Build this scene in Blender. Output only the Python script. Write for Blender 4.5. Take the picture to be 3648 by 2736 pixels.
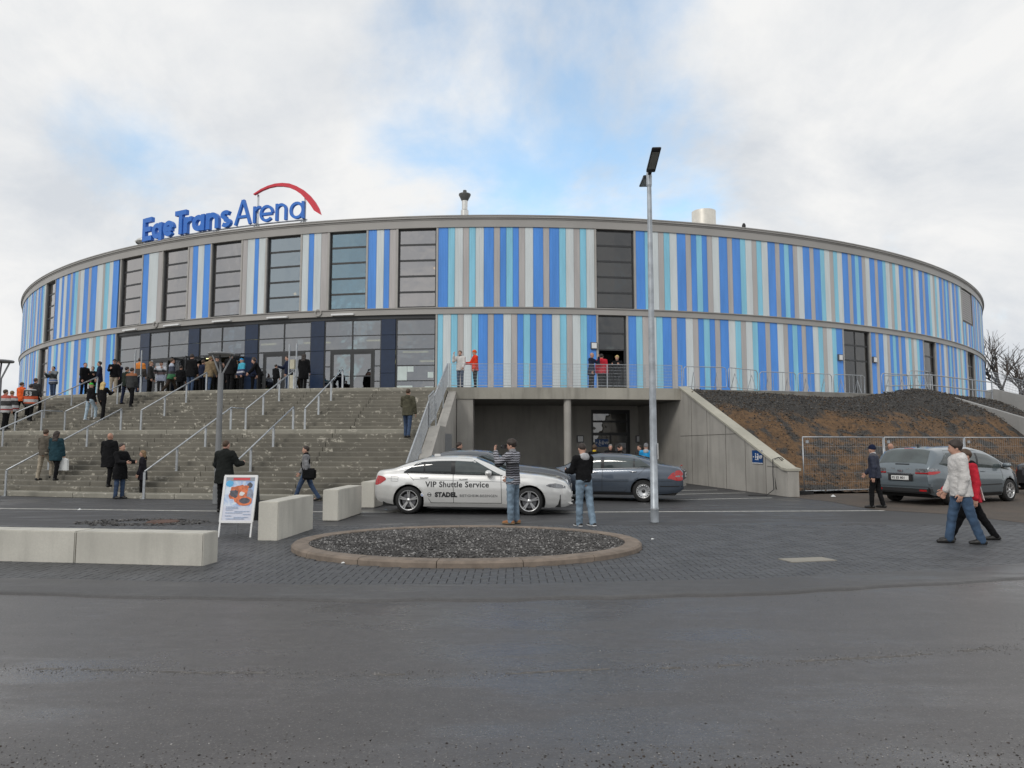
import bpy, bmesh, math, random
import numpy as np
from mathutils import Vector, Matrix
random.seed(7); np.random.seed(7)
PI = math.pi
R = math.radians
for o in list(bpy.data.objects): bpy.data.objects.remove(o)
scene = bpy.context.scene
COL = scene.collection

# ---------------------------------------------------------------- camera
CAM_H = 1.72
cam_d = bpy.data.cameras.new('camera'); cam = bpy.data.objects.new('camera', cam_d); COL.objects.link(cam)
cam.location = (0, 0, CAM_H); cam.rotation_euler = (R(90 + 4.788), 0, 0)
cam_d.sensor_width = 36; cam_d.lens = 24.965; cam_d.clip_end = 3000; cam_d.clip_start = .05
scene.camera = cam

# ---------------------------------------------------------------- sky, sun, exposure
SUN_EL, SUN_AZ = R(36), R(214)      # azimuth clockwise from +Y: behind the camera, to the left
world = bpy.data.worlds.new('World'); scene.world = world; world.use_nodes = True
nt = world.node_tree; nt.nodes.clear()
def wn(t, **k):
    n = nt.nodes.new(t)
    for a, b in k.items(): setattr(n, a, b)
    return n
L = nt.links.new
sky = wn('ShaderNodeTexSky', sky_type='NISHITA'); sky.sun_disc = False
sky.sun_elevation = SUN_EL; sky.sun_rotation = SUN_AZ; sky.air_density = 1.0; sky.dust_density = .6; sky.ozone_density = 1.5
tc = wn('ShaderNodeTexCoord'); nrm = wn('ShaderNodeVectorMath', operation='NORMALIZE'); L(tc.outputs['Generated'], nrm.inputs[0])
sep = wn('ShaderNodeSeparateXYZ'); L(nrm.outputs[0], sep.inputs[0])
def wmath(op, a, b=None, c=None, clamp=False):
    n = wn('ShaderNodeMath', operation=op); n.use_clamp = clamp
    for i, v in enumerate((a, b, c)):
        if v is None: continue
        if isinstance(v, (int, float)): n.inputs[i].default_value = v
        else: L(v, n.inputs[i])
    return n.outputs[0]
# clouds lie on a flat layer above: project the view direction on it
zz = wmath('ADD', wmath('MAXIMUM', sep.outputs[2], 0.0), .55)
px = wmath('DIVIDE', sep.outputs[0], zz); py = wmath('DIVIDE', sep.outputs[1], zz)
cmb = wn('ShaderNodeCombineXYZ'); L(px, cmb.inputs[0]); L(py, cmb.inputs[1]); cmb.inputs[2].default_value = 3.7
def wnoise(scale, detail, rough, dist, off):
    mp = wn('ShaderNodeMapping'); L(cmb.outputs[0], mp.inputs[0]); mp.inputs['Location'].default_value = off
    n = wn('ShaderNodeTexNoise'); L(mp.outputs[0], n.inputs['Vector'])
    n.inputs['Scale'].default_value = scale; n.inputs['Detail'].default_value = detail
    n.inputs['Roughness'].default_value = rough; n.inputs['Distortion'].default_value = dist
    return n.outputs[0]
n1 = wnoise(2.7, 10, .58, .25, (0.35, .2, 0))
n2 = wnoise(3.0, 10, .6, .3, (4.1, 2.2, 1.0))
def lobe(d, lo, hi):
    v = Vector(d).normalized()
    dp = wn('ShaderNodeVectorMath', operation='DOT_PRODUCT'); L(nrm.outputs[0], dp.inputs[0]); dp.inputs[1].default_value = v
    mr = wn('ShaderNodeMapRange', interpolation_type='SMOOTHSTEP'); L(dp.outputs['Value'], mr.inputs[0])
    mr.inputs[1].default_value = lo; mr.inputs[2].default_value = hi
    return mr.outputs[0]
gap1 = lobe((.05, 1, .50), .945, .995); gap2 = lobe((.12, 1, .36), .975, 1.0); gap3 = lobe((-.50, 1, .45), .985, 1.0); gap4 = lobe((-.74, 1, .56), .985, 1.0)
dens = wmath('SUBTRACT', n1, wmath('MULTIPLY', gap1, .25))
dens = wmath('SUBTRACT', dens, wmath('MULTIPLY', gap2, .12))
dens = wmath('SUBTRACT', dens, wmath('MULTIPLY', gap3, .10))
dens = wmath('SUBTRACT', dens, wmath('MULTIPLY', gap4, -.05))
mr = wn('ShaderNodeMapRange', interpolation_type='SMOOTHSTEP'); L(dens, mr.inputs[0])
mr.inputs[1].default_value = .12; mr.inputs[2].default_value = .42; mr.inputs[3].default_value = .30; mr.inputs[4].default_value = 1.0
ramp = wn('ShaderNodeValToRGB'); L(n2, ramp.inputs[0])
ramp.color_ramp.elements[0].position = .34; ramp.color_ramp.elements[0].color = (6.75, 7.1, 7.55, 1)
ramp.color_ramp.elements[1].position = .60; ramp.color_ramp.elements[1].color = (9.1, 9.1, 9.05, 1)
skm = wn('ShaderNodeMix', data_type='RGBA', blend_type='MULTIPLY'); skm.inputs[0].default_value = 1
L(sky.outputs[0], skm.inputs[6]); skm.inputs[7].default_value = (1.9, 2.6, 2.6, 1)
mx = wn('ShaderNodeMix', data_type='RGBA'); L(mr.outputs[0], mx.inputs[0]); L(skm.outputs[2], mx.inputs[6]); L(ramp.outputs[0], mx.inputs[7])
bg = wn('ShaderNodeBackground'); L(mx.outputs[2], bg.inputs[0]); bg.inputs[1].default_value = .1
wo = wn('ShaderNodeOutputWorld'); L(bg.outputs[0], wo.inputs[0])

sun_d = bpy.data.lights.new('sun', 'SUN'); sun = bpy.data.objects.new('sun', sun_d); COL.objects.link(sun)
sun_d.energy = 1.0; sun_d.angle = R(14); sun_d.color = (1, .96, .9)
sd = Vector((math.sin(SUN_AZ) * math.cos(SUN_EL), math.cos(SUN_AZ) * math.cos(SUN_EL), math.sin(SUN_EL)))
sun.rotation_euler = sd.to_track_quat('Z', 'Y').to_euler(); sun.location = sd * 60
vs = scene.view_settings; vs.view_transform = 'Standard'; vs.look = 'None'; vs.gamma = 1; vs.exposure = 0; vs.use_curve_mapping = False

# ---------------------------------------------------------------- materials
MATS = {}
class NB:
    """small helper to write node trees"""
    def __init__(s, name):
        s.m = bpy.data.materials.new(name); s.m.use_nodes = True
        s.t = s.m.node_tree; s.b = s.t.nodes['Principled BSDF']; s.out = s.t.nodes['Material Output']
        s.tc = s.t.nodes.new('ShaderNodeTexCoord')
    def n(s, t, **k):
        q = s.t.nodes.new(t)
        for a, b in k.items(): setattr(q, a, b)
        return q
    def l(s, a, b): s.t.links.new(a, b)
    def vec(s, scale=(1, 1, 1), coord='Object', loc=(0, 0, 0)):
        mp = s.n('ShaderNodeMapping'); s.l(s.tc.outputs[coord], mp.inputs[0]); mp.inputs['Scale'].default_value = scale; mp.inputs['Location'].default_value = loc
        return mp.outputs[0]
    def noise(s, scale, detail=5, rough=.55, sc=(1, 1, 1), dist=0, coord='Object', loc=(0, 0, 0)):
        q = s.n('ShaderNodeTexNoise'); s.l(s.vec(sc, coord, loc), q.inputs['Vector'])
        q.inputs['Scale'].default_value = scale; q.inputs['Detail'].default_value = detail; q.inputs['Roughness'].default_value = rough; q.inputs['Distortion'].default_value = dist
        return q.outputs[0]
    def rng(s, v, a, b, c=0., d=1., smooth=True):
        q = s.n('ShaderNodeMapRange'); q.interpolation_type = 'SMOOTHSTEP' if smooth else 'LINEAR'
        s.l(v, q.inputs[0])
        for i, x in enumerate((a, b, c, d)): q.inputs[i + 1].default_value = x
        return q.outputs[0]
    def mix(s, f, a, b, blend='MIX'):
        q = s.n('ShaderNodeMix', data_type='RGBA', blend_type=blend)
        for i, v in ((0, f), (6, a), (7, b)):
            if isinstance(v, (int, float)): q.inputs[i].default_value = v
            elif isinstance(v, (tuple, list)): q.inputs[i].default_value = (*v[:3], 1)
            else: s.l(v, q.inputs[i])
        return q.outputs[2]
    def col(s, v):
        if isinstance(v, (tuple, list)): s.b.inputs['Base Color'].default_value = (*v[:3], 1)
        else: s.l(v, s.b.inputs['Base Color'])
    def rough(s, v):
        if isinstance(v, (int, float)): s.b.inputs['Roughness'].default_value = v
        else: s.l(v, s.b.inputs['Roughness'])
    def bump(s, v, strength, dist=.02):
        q = s.n('ShaderNodeBump'); s.l(v, q.inputs['Height']); q.inputs['Strength'].default_value = strength; q.inputs['Distance'].default_value = dist
        s.l(q.outputs[0], s.b.inputs['Normal'])
def mul(c, k): return tuple(min(1, x * k) for x in c[:3])
def mk(name, c, rough=.7, metal=0., var=.12, vs=3., bump=0., bs=80., bd=.01, c2=None, spec=.5, coat=0., sc=(1, 1, 1)):
    if name in MATS: return MATS[name]
    q = NB(name)
    if var:
        f = q.rng(q.noise(vs, 6, sc=sc), .3, .7)
        q.col(q.mix(f, mul(c, 1 - var), c2 if c2 else mul(c, 1 + var)))
    else: q.col(c)
    q.rough(rough); q.b.inputs['Metallic'].default_value = metal; q.b.inputs['Specular IOR Level'].default_value = spec
    q.b.inputs['Coat Weight'].default_value = coat; q.b.inputs['Coat Roughness'].default_value = .04
    if bump: q.bump(q.noise(bs, 3), bump, bd)
    MATS[name] = q.m
    return q.m
def emis(name, c, k):
    q = NB(name); q.col((.8, .8, .8)); q.b.inputs['Emission Color'].default_value = (*c, 1); q.b.inputs['Emission Strength'].default_value = k
    MATS[name] = q.m; return q.m
def concrete(name, c, streak=.25, white=0., board=False):
    q = NB(name)
    big = q.rng(q.noise(.55, 6), .3, .72); st = q.rng(q.noise(3.2, 6, sc=(1, 1, .12)), .42, .75); fine = q.noise(35, 4)
    k = q.mix(big, mul(c, .84), mul(c, 1.14))
    k = q.mix(q.rng(fine, .3, .7, 0, .25), k, mul(c, .7))
    k = q.mix(q.rng(st, 0, 1, 0, streak), k, mul(c, .42))
    if white:
        w = q.rng(q.noise(2.9, 5, .62, sc=(1, 1, 1.6), dist=.6), .565, .63)
        w2 = q.rng(q.noise(11, 4, .6), .40, .62)
        m = q.n('ShaderNodeMath', operation='MULTIPLY'); q.l(w, m.inputs[0]); q.l(w2, m.inputs[1])
        m2 = q.n('ShaderNodeMath', operation='MULTIPLY'); q.l(m.outputs[0], m2.inputs[0]); m2.inputs[1].default_value = white
        k = q.mix(m2.outputs[0], k, (.50, .47, .40))
    q.col(k); q.rough(.85); q.bump(fine, .25, .008)
    MATS[name] = q.m; return q.m
def asphalt(name, c, sheen=(.32, .7), stone=.35, tint=None):
    q = NB(name)
    sp = q.noise(62, 4, .7, coord='Object'); big = q.rng(q.noise(.22, 5, dist=.6), .35, .68); mid = q.rng(q.noise(1.1, 6, .6, sc=(.45, 1.6, 1)), .35, .7); mot = q.rng(q.noise(9, 5, .65, sc=(.7, 1.2, 1)), .3, .7)
    k = q.mix(big, mul(c, .84), mul(c, 1.12)); k = q.mix(q.rng(mid, 0, 1, 0, .4), k, mul(tint or c, 1.28)); k = q.mix(q.rng(mot, 0, 1, .35, 0), k, mul(c, .62))
    k = q.mix(q.rng(sp, .57, .68, 0, stone), k, (.34, .325, .30)); k = q.mix(q.rng(sp, .30, .44, .6, 0), k, mul(c, .4))
    q.col(k)
    wet = q.n('ShaderNodeMath', operation='MULTIPLY'); q.l(big, wet.inputs[0]); q.l(mid, wet.inputs[1])
    q.rough(q.rng(wet.outputs[0], .0, .55, sheen[1], sheen[0])); q.bump(sp, .35, .006); q.b.inputs['Specular IOR Level'].default_value = .55
    MATS[name] = q.m; return q.m
def glass(name, tint, refl, rough=.015, gcol=(1, 1, 1)):
    """window pane: part of the light passes (tinted), part is mirrored"""
    q = NB(name); q.t.nodes.remove(q.b)
    tr = q.n('ShaderNodeBsdfTransparent'); tr.inputs[0].default_value = (*tint, 1)
    gl = q.n('ShaderNodeBsdfGlossy'); gl.inputs[0].default_value = (*gcol, 1); gl.inputs['Roughness'].default_value = rough
    nb = q.n('ShaderNodeBump'); q.l(q.noise(.45, 3), nb.inputs['Height']); nb.inputs['Strength'].default_value = .16; nb.inputs['Distance'].default_value = .25; q.l(nb.outputs[0], gl.inputs['Normal'])
    lw = q.n('ShaderNodeFresnel'); lw.inputs[0].default_value = 1.5
    f = q.rng(lw.outputs[0], .04, 1, refl, 1, False)
    ms = q.n('ShaderNodeMixShader'); q.l(f, ms.inputs[0]); q.l(tr.outputs[0], ms.inputs[1]); q.l(gl.outputs[0], ms.inputs[2]); q.l(ms.outputs[0], q.out.inputs[0])
    MATS[name] = q.m; return q.m

M_asph = asphalt('asphalt_road', (.088, .081, .078), (.10, .42), .45)
M_park = asphalt('asphalt_parking', (.055, .055, .057), (.34, .7), .2)
M_apron = asphalt('asphalt_apron', (.080, .078, .078), (.35, .6), .2)
M_pave = mk('paving_blocks', (.070, .072, .076), .55, var=.22, vs=2.2, bump=.3, bs=70)
M_joint = mk('paving_joint', (.060, .060, .062), .9)
M_conc = concrete('concrete_wall', (.41, .39, .355), .28)
M_concd = concrete('concrete_beam', (.38, .36, .31), .45)
M_cap = concrete('concrete_cap', (.44, .42, .35), .15)
M_step = concrete('concrete_step', (.172, .160, .132), .25, .9)
M_stepw = concrete('concrete_step_pale', (.30, .285, .24), .2, 1.)
M_block = concrete('concrete_block', (.56, .54, .48), .26)
M_kerb = mk('kerb_stone', (.205, .165, .132), .85, var=.2, vs=6, bump=.3, bs=90)
M_gravel = mk('gravel_dark', (.11, .108, .105), .9, var=.5, vs=30)
M_galv = mk('galvanised_steel', (.44, .46, .48), .42, .65, var=.12, vs=8)
M_pole = mk('lamp_pole_steel', (.40, .43, .46), .45, .5, var=.18, vs=5)
M_band = mk('band_grey', (.37, .355, .335), .45, var=.06, vs=.5)
M_trim = mk('trim_grey', (.40, .385, .36), .45, var=.05)
M_frame = mk('window_frame_dark', (.035, .036, .038), .4, var=.05)
M_navy = mk('navy_panel', (.012, .026, .062), .22, var=.1)
M_blue = mk('cladding_blue', (.095, .315, .80), .38, var=.09, vs=2.5, sc=(1, 1, .12))
M_cyan = mk('cladding_cyan', (.28, .63, .80), .38, var=.08, vs=2.5, sc=(1, 1, .12))
M_white = mk('cladding_pale', (.66, .71, .72), .38, var=.07, vs=2.5, sc=(1, 1, .12))
M_grey = mk('cladding_warm_grey', (.50, .475, .465), .40, var=.08, vs=2.5, sc=(1, 1, .12))
M_glass = glass('window_glass', (.30, .31, .32), .37, gcol=(.96, .93, .92))
M_glassb = glass('window_glass_blue', (.25, .42, .52), .32, gcol=(.72, .92, 1))
M_glassc = glass('window_glass_cool', (.28, .31, .34), .33, gcol=(.80, .92, 1))
M_glasse = glass('entrance_glass', (.26, .27, .29), .26, gcol=(.92, .94, .97))
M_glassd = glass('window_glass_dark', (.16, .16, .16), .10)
M_intw = mk('interior_wall', (.30, .30, .29), .8)
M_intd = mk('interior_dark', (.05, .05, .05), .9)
M_tube = emis('fluorescent_tube', (1.0, .95, .45), 2.6)
M_bulb = emis('warm_bulb', (1.0, .55, .18), 5.)
M_exit = emis('exit_sign_lit', (.75, .95, .85), 1.2)
M_black = mk('black_rubber', (.02, .02, .02), .7, var=.1)
M_whitep = mk('white_paint', (.62, .61, .56), .7, var=.25, vs=9)
M_sheet = mk('white_metal', (.78, .78, .78), .35, var=.03)
M_chrome = mk('chrome', (.75, .75, .76), .12, 1., var=0)
M_alu = mk('brushed_metal', (.66, .65, .62), .28, .9, var=.05)
M_signb = mk('sign_blue', (.025, .17, .62), .35, var=.04)
M_signr = mk('sign_red', (.68, .025, .05), .4, var=.04)
M_signp = mk('info_sign_blue', (.012, .065, .22), .4, var=.05)
M_rust = mk('rusty_iron', (.10, .055, .04), .8, var=.3, vs=8)
M_paper = mk('paper', (.72, .73, .72), .8, var=.05)

# ---------------------------------------------------------------- mesh helpers
def link(name, me, mat=None, parent=None, label=None, cat=None, group=None, kind=None, loc=None, rot=None):
    o = bpy.data.objects.new(name, me); COL.objects.link(o)
    if mat is not None and me is not None and len(me.materials) == 0: me.materials.append(mat)
    if parent is not None: o.parent = parent
    if loc is not None: o.location = loc
    if rot is not None: o.rotation_euler = rot
    for k, v in (('label', label), ('category', cat), ('group', group), ('kind', kind)):
        if v: o[k] = v
    return o
def thing(name, label, cat, loc=(0, 0, 0), rz=0, group=None):
    return link(name, None, None, None, label, cat, group, None, loc, (0, 0, rz))
class MB:
    def __init__(s): s.v = []; s.f = []; s.m = []
    def add(s, vs, fs, mi=0):
        b = len(s.v); s.v += [tuple(p) for p in vs]; s.f += [tuple(b + i for i in f) for f in fs]; s.m += [mi] * len(fs)
        return s
    def box(s, c, d, rz=0, mi=0):
        x, y, z = (k / 2 for k in d); ca, sa = math.cos(rz), math.sin(rz)
        P = [(-x, -y, -z), (x, -y, -z), (x, y, -z), (-x, y, -z), (-x, -y, z), (x, -y, z), (x, y, z), (-x, y, z)]
        P = [(c[0] + p[0] * ca - p[1] * sa, c[1] + p[0] * sa + p[1] * ca, c[2] + p[2]) for p in P]
        return s.add(P, BOXF, mi)
    def bar(s, a, b, w, h, up=(0, 0, 1), mi=0):
        a, b = Vector(a), Vector(b); d = (b - a).normalized(); u = Vector(up); sd_ = d.cross(u)
        if sd_.length < 1e-4: sd_ = d.cross(Vector((0, 1, 0)))
        sd_.normalize(); u = sd_.cross(d); P = []
        for q in (a, b):
            P += [q - sd_ * w / 2 - u * h / 2, q + sd_ * w / 2 - u * h / 2, q + sd_ * w / 2 + u * h / 2, q - sd_ * w / 2 + u * h / 2]
        return s.add(P, [(0, 1, 2, 3), (7, 6, 5, 4), (0, 4, 5, 1), (1, 5, 6, 2), (2, 6, 7, 3), (3, 7, 4, 0)], mi)
    def tube(s, pts, r, n=8, closed=False, mi=0, caps=True):
        pts = [Vector(p) for p in pts]; N = len(pts); rs = r if isinstance(r, (list, tuple)) else [r] * N; P = []
        pu = None
        for i, p in enumerate(pts):
            a = pts[(i - 1) % N] if (closed or i > 0) else p; b = pts[(i + 1) % N] if (closed or i < N - 1) else p
            d = (b - a).normalized(); ref = pu if pu is not None else (Vector((0, 0, 1)) if abs(d.z) < .9 else Vector((0, 1, 0)))
            sd_ = d.cross(ref)
            if sd_.length < 1e-3: sd_ = d.cross(Vector((1, 0, 0)))
            sd_.normalize(); u = sd_.cross(d).normalized(); pu = u
            P += [p + (sd_ * math.cos(2 * PI * k / n) + u * math.sin(2 * PI * k / n)) * rs[i] for k in range(n)]
        F = []
        for i in range(N if closed else N - 1):
            j = (i + 1) % N
            F += [(i * n + k, i * n + (k + 1) % n, j * n + (k + 1) % n, j * n + k) for k in range(n)]
        if not closed and caps: F += [tuple(range(n - 1, -1, -1)), tuple((N - 1) * n + k for k in range(n))]
        return s.add(P, F, mi)
    def lathe(s, prof, c=(0, 0, 0), n=24, axis='z', mi=0):
        P = []; K = len(prof)
        for i in range(n):
            a = 2 * PI * i / n
            for r, h in prof:
                q = (r * math.cos(a), r * math.sin(a), h)
                if axis == 'y': q = (q[0], q[2], q[1])
                P.append((c[0] + q[0], c[1] + q[1], c[2] + q[2]))
        F = []
        for i in range(n):
            j = (i + 1) % n
            for k in range(K - 1):
                f = (i * K + k, j * K + k, j * K + k + 1, i * K + k + 1)
                F.append(f if axis == 'z' else f[::-1])
        return s.add(P, F, mi)
    def prism(s, poly, z0, z1, mi=0, M=None):
        n = len(poly); P = [(x, y, z0) for x, y in poly] + [(x, y, z1) for x, y in poly]
        F = [tuple(range(n - 1, -1, -1)), tuple(range(n, 2 * n))] + [(i, (i + 1) % n, n + (i + 1) % n, n + i) for i in range(n)]
        if M is not None: P = [M @ Vector(p) for p in P]
        return s.add(P, F, mi)
    def grid(s, pts, nu, nv, mi=0, flip=False):
        F = []
        for i in range(nu - 1):
            for j in range(nv - 1):
                q = (i * nv + j, (i + 1) * nv + j, (i + 1) * nv + j + 1, i * nv + j + 1)
                F.append(q[::-1] if flip else q)
        return s.add(pts, F, mi)
    def mesh(s, name, smooth=False):
        me = bpy.data.meshes.new(name); me.from_pydata([tuple(p) for p in s.v], [], s.f)
        if any(s.m): me.polygons.foreach_set('material_index', s.m)
        if smooth: me.polygons.foreach_set('use_smooth', [True] * len(s.f))
        me.update(); return me
    def build(s, name, mat, parent=None, smooth=False, **k):
        me = s.mesh(name, smooth)
        for m in (mat if isinstance(mat, (list, tuple)) else [mat]): me.materials.append(m)
        return link(name, me, None, parent, **k)
BOXF = [(3, 2, 1, 0), (4, 5, 6, 7), (0, 1, 5, 4), (1, 2, 6, 5), (2, 3, 7, 6), (3, 0, 4, 7)]
def angle_smooth(o, deg=35):
    me = o.data; me.polygons.foreach_set('use_smooth', [True] * len(me.polygons))
    try: me.set_sharp_from_angle(angle=R(deg))
    except Exception: pass
def text_mesh(body, size, extrude=.004, bold=0.):
    cu = bpy.data.curves.new('lettering', 'FONT'); cu.body = body; cu.size = size; cu.extrude = extrude; cu.offset = bold; cu.resolution_u = 3; cu.space_character = 1.06
    o = bpy.data.objects.new('lettering', cu); COL.objects.link(o)
    dg = bpy.context.evaluated_depsgraph_get(); me = bpy.data.meshes.new_from_object(o.evaluated_get(dg))
    bpy.data.objects.remove(o); return me
# a point of the photograph (2212 px wide) at a known height of the place
_f = 1534.; _c, _s = math.cos(R(4.788)), math.sin(R(4.788))
def gnd(x, y, z=0.):
    u = 829.5 - y; d = ((x - 1106), _f * _c - u * _s, _f * _s + u * _c); t = (z - CAM_H) / d[2]
    return d[0] * t, d[1] * t
def atd(x, y, Y):
    u = 829.5 - y; d = ((x - 1106), _f * _c - u * _s, _f * _s + u * _c); t = Y / d[1]
    return d[0] * t, CAM_H + d[2] * t
# the oval of the arena: arc length s from its front point, offset outwards
EA, EB, ECX, ECY = 52.93, 64.77, -.81, 101.02
_t = np.linspace(-PI, PI, 60001); _x = EA * np.sin(_t); _y = -EB * np.cos(_t)
_S = np.concatenate([[0], np.cumsum(np.hypot(np.diff(_x), np.diff(_y)))]); _S -= np.interp(0, _t, _S)
S_MIN, S_MAX = float(_S[0]), float(_S[-1])
def E(s, off=0., z=0.):
    t = float(np.interp(s, _S, _t)); n = Vector((math.sin(t) / EA, -math.cos(t) / EB)).normalized()
    return Vector((ECX + EA * math.sin(t) + off * n.x, ECY - EB * math.cos(t) + off * n.y, z))
def En(s):
    t = float(np.interp(s, _S, _t)); return Vector((math.sin(t) / EA, -math.cos(t) / EB, 0)).normalized()
def arc(s0, s1, step=.8):
    n = max(1, int(math.ceil(abs(s1 - s0) / step))); return [s0 + (s1 - s0) * i / n for i in range(n + 1)]
def arc_solid(mb, s0, s1, o0, o1, z0, z1, step=.8, mi=0):
    """a curved block between two offsets (o0 inner, o1 outer)"""
    ss = arc(s0, s1, step); P = []
    for s in ss: P += [E(s, o0, z0), E(s, o1, z0), E(s, o1, z1), E(s, o0, z1)]
    F = []
    for i in range(len(ss) - 1):
        a = i * 4; b = a + 4
        F += [(a, b, b + 1, a + 1), (a + 1, b + 1, b + 2, a + 2), (a + 2, b + 2, b + 3, a + 3), (a + 3, b + 3, b, a)]
    e = (len(ss) - 1) * 4; F += [(0, 1, 2, 3), (e + 3, e + 2, e + 1, e)]
    mb.add(P, F, mi); return mb
# ================================================================ GROUND
def sheet(name, poly, z, mat, kind='structure', **k):
    me = bpy.data.meshes.new(name); me.from_pydata([(x, y, z) for x, y in poly], [], [tuple(range(len(poly)))]); me.materials.append(mat)
    return link(name, me, None, None, kind=kind, **k)
M_far = mk('far_ground', (.10, .095, .075), .95, var=.3, vs=.05)
sheet('ground', [(-900, -500), (900, -500), (900, 1200), (-900, 1200)], -.03, M_far)
parking = sheet('parking_area', [(-46, 7.9), (46, 7.9), (46, 40), (-46, 40)], -.008, M_park)
# road with an irregular edge where it meets the apron
RE = [(-40, 9.6), (-16, 8.75), (-5.87, 8.32), (-2.58, 7.98), (-.03, 7.98), (3.16, 8.34), (6.54, 9.24), (10, 10.6), (24, 17)]
def road_edge(x): return float(np.interp(x, [p[0] for p in RE], [p[1] for p in RE]))
xs = np.linspace(-40, 24, 321)
sheet('road', [(-60, -60), (60, -60), (60, 17)] + [(x, road_edge(x) + .1) for x in xs[::-1]] + [(-60, 9.7)], -.004, M_asph)
mb = MB(); P = []
for i, x in enumerate(xs):
    e = road_edge(x) + .035 * math.sin(x * 3.1) * math.sin(x * 1.3 + 1) + random.uniform(-.018, .018); b = road_edge(x) + .80 + .02 * math.sin(x * .7)
    P += [(x, e - .02, -.006), (x, e, .017), (x, e + .1, .022), (x, b, .022), (x, b + .05, .006)]
mb.grid(P, len(xs), 5); mb.build('kerb_apron', M_apron, smooth=True, kind='structure')
# herringbone paving: dark joint bed, blocks proud of it
def pave_lo(x): return road_edge(x) + .66
bed = [(x, pave_lo(x) - .03) for x in np.linspace(-11, 14, 40)] + [(14, 15.3), (-11, 15.0)]
paving = sheet('paving', bed, .003, M_joint)
u = .104; g = .004
ISX, ISY, IRX, IRY = -.74, 12.12, 2.9, 2.2
def in_isl(x, y, k=0.): return ((x - ISX) / (IRX + k)) ** 2 + ((y - ISY) / (IRY + k)) ** 2 < 1
spots = []
for i in range(int(25 / u)):
    x0 = -11 + i * u
    lo = pave_lo(x0)
    for j in range(int((lo - 7) / u) + 1, int(8.2 / u)):
        y0 = 7 + j * u; q = (i - j) % 4
        if q == 0: w, h_ = 2 * u, u
        elif q == 3: w, h_ = u, 2 * u
        else: continue
        cx, cy = x0 + w / 2, y0 + h_ / 2
        if in_isl(cx, cy, -.02) or cy > 15.0 + .012 * cx: continue
        spots.append((cx, cy, q))
def block_mesh(q):
    w, h_ = (2 * u, u) if q == 0 else (u, 2 * u); w -= g; h_ -= g; b = .004; m = MB()
    m.add([(-w / 2, -h_ / 2, 0), (w / 2, -h_ / 2, 0), (w / 2, h_ / 2, 0), (-w / 2, h_ / 2, 0), (-w / 2 + b, -h_ / 2 + b, .011), (w / 2 - b, -h_ / 2 + b, .011), (w / 2 - b, h_ / 2 - b, .011), (-w / 2 + b, h_ / 2 - b, .011)],
          [(4, 5, 6, 7), (0, 1, 5, 4), (1, 2, 6, 5), (2, 3, 7, 6), (3, 0, 4, 7)])
    me = m.mesh('paving_block'); me.materials.append(M_pave); return me
bmesh_ = {0: block_mesh(0), 3: block_mesh(3)}
near = sorted(range(len(spots)), key=lambda k: math.hypot(spots[k][0] - .2, spots[k][1]))
nearset = set(near[:300])
for k in near[:300]:
    x, y, q = spots[k]; link('paving_block', bmesh_[q], None, paving, loc=(x, y, .003 + random.uniform(-.0015, .0015)))
m = MB()
for k, (x, y, q) in enumerate(spots):
    if k in nearset: continue
    me = bmesh_[q]; z = .003 + random.uniform(-.002, .002); tx, ty = random.uniform(-.012, .012), random.uniform(-.012, .012)
    m.add([(v.co.x + x, v.co.y + y, v.co.z + z + v.co.x * tx + v.co.y * ty) for v in me.vertices], [tuple(p.vertices) for p in me.polygons])
m.build('paving_blocks', M_pave, paving, kind='stuff')
# white lines on the parking area
def stripe(name, pts, w=.11):
    m = MB(); P = []
    for i, p in enumerate(pts):
        a = pts[max(0, i - 1)]; b = pts[min(len(pts) - 1, i + 1)]; d = Vector((b[0] - a[0], b[1] - a[1])).normalized(); n = Vector((-d.y, d.x)) * w / 2
        P += [(p[0] - n.x, p[1] - n.y, -.003), (p[0] + n.x, p[1] + n.y, -.003)]
    m.grid(P, len(pts), 2, flip=True); return m.build(name, M_whitep, kind='structure')
stripe('parking_line', [(-20, 19.9), (-13.64, 19.12), (-8, 18.42), (-3.57, 18.1), (2, 18.12), (9.6, 18.5)])
stripe('parking_line', [gnd(1400, 1080.5), gnd(1500, 1078.5), gnd(1667, 1075)], .1)
stripe('parking_line', [gnd(1440, 1068), gnd(1610, 1064.3)], .1)
stripe('parking_line', [gnd(1460, 1059.5), gnd(1550, 1058)], .1)
# brown gravel lot at the right
def gravelly(name, c, c2, stone):
    q = NB(name); k = q.mix(q.rng(q.noise(.8, 6, .65), .35, .65), c, c2); sp = q.noise(38, 3, .7)
    k = q.mix(q.rng(sp, .56, .68, 0, .7), k, stone); k = q.mix(q.rng(sp, .30, .43, .6, 0), k, mul(c, .4)); q.col(k); q.rough(.95); q.bump(sp, .8, .03)
    MATS[name] = q.m; return q.m
M_lot = gravelly('gravel_lot_brown', (.115, .09, .072), (.085, .073, .062), (.22, .19, .16))
lot = [gnd(1910, 1102.5), gnd(1960, 1105), gnd(2042, 1110), gnd(2120, 1118), gnd(2212, 1129), (16, 14.2), (46, 10), (46, 34), (8.9, 30), (9.0, 23.6), gnd(1745, 1078), gnd(1800, 1084), gnd(1850, 1094)]
sheet('gravel_lot', lot, -.003, M_lot)
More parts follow.
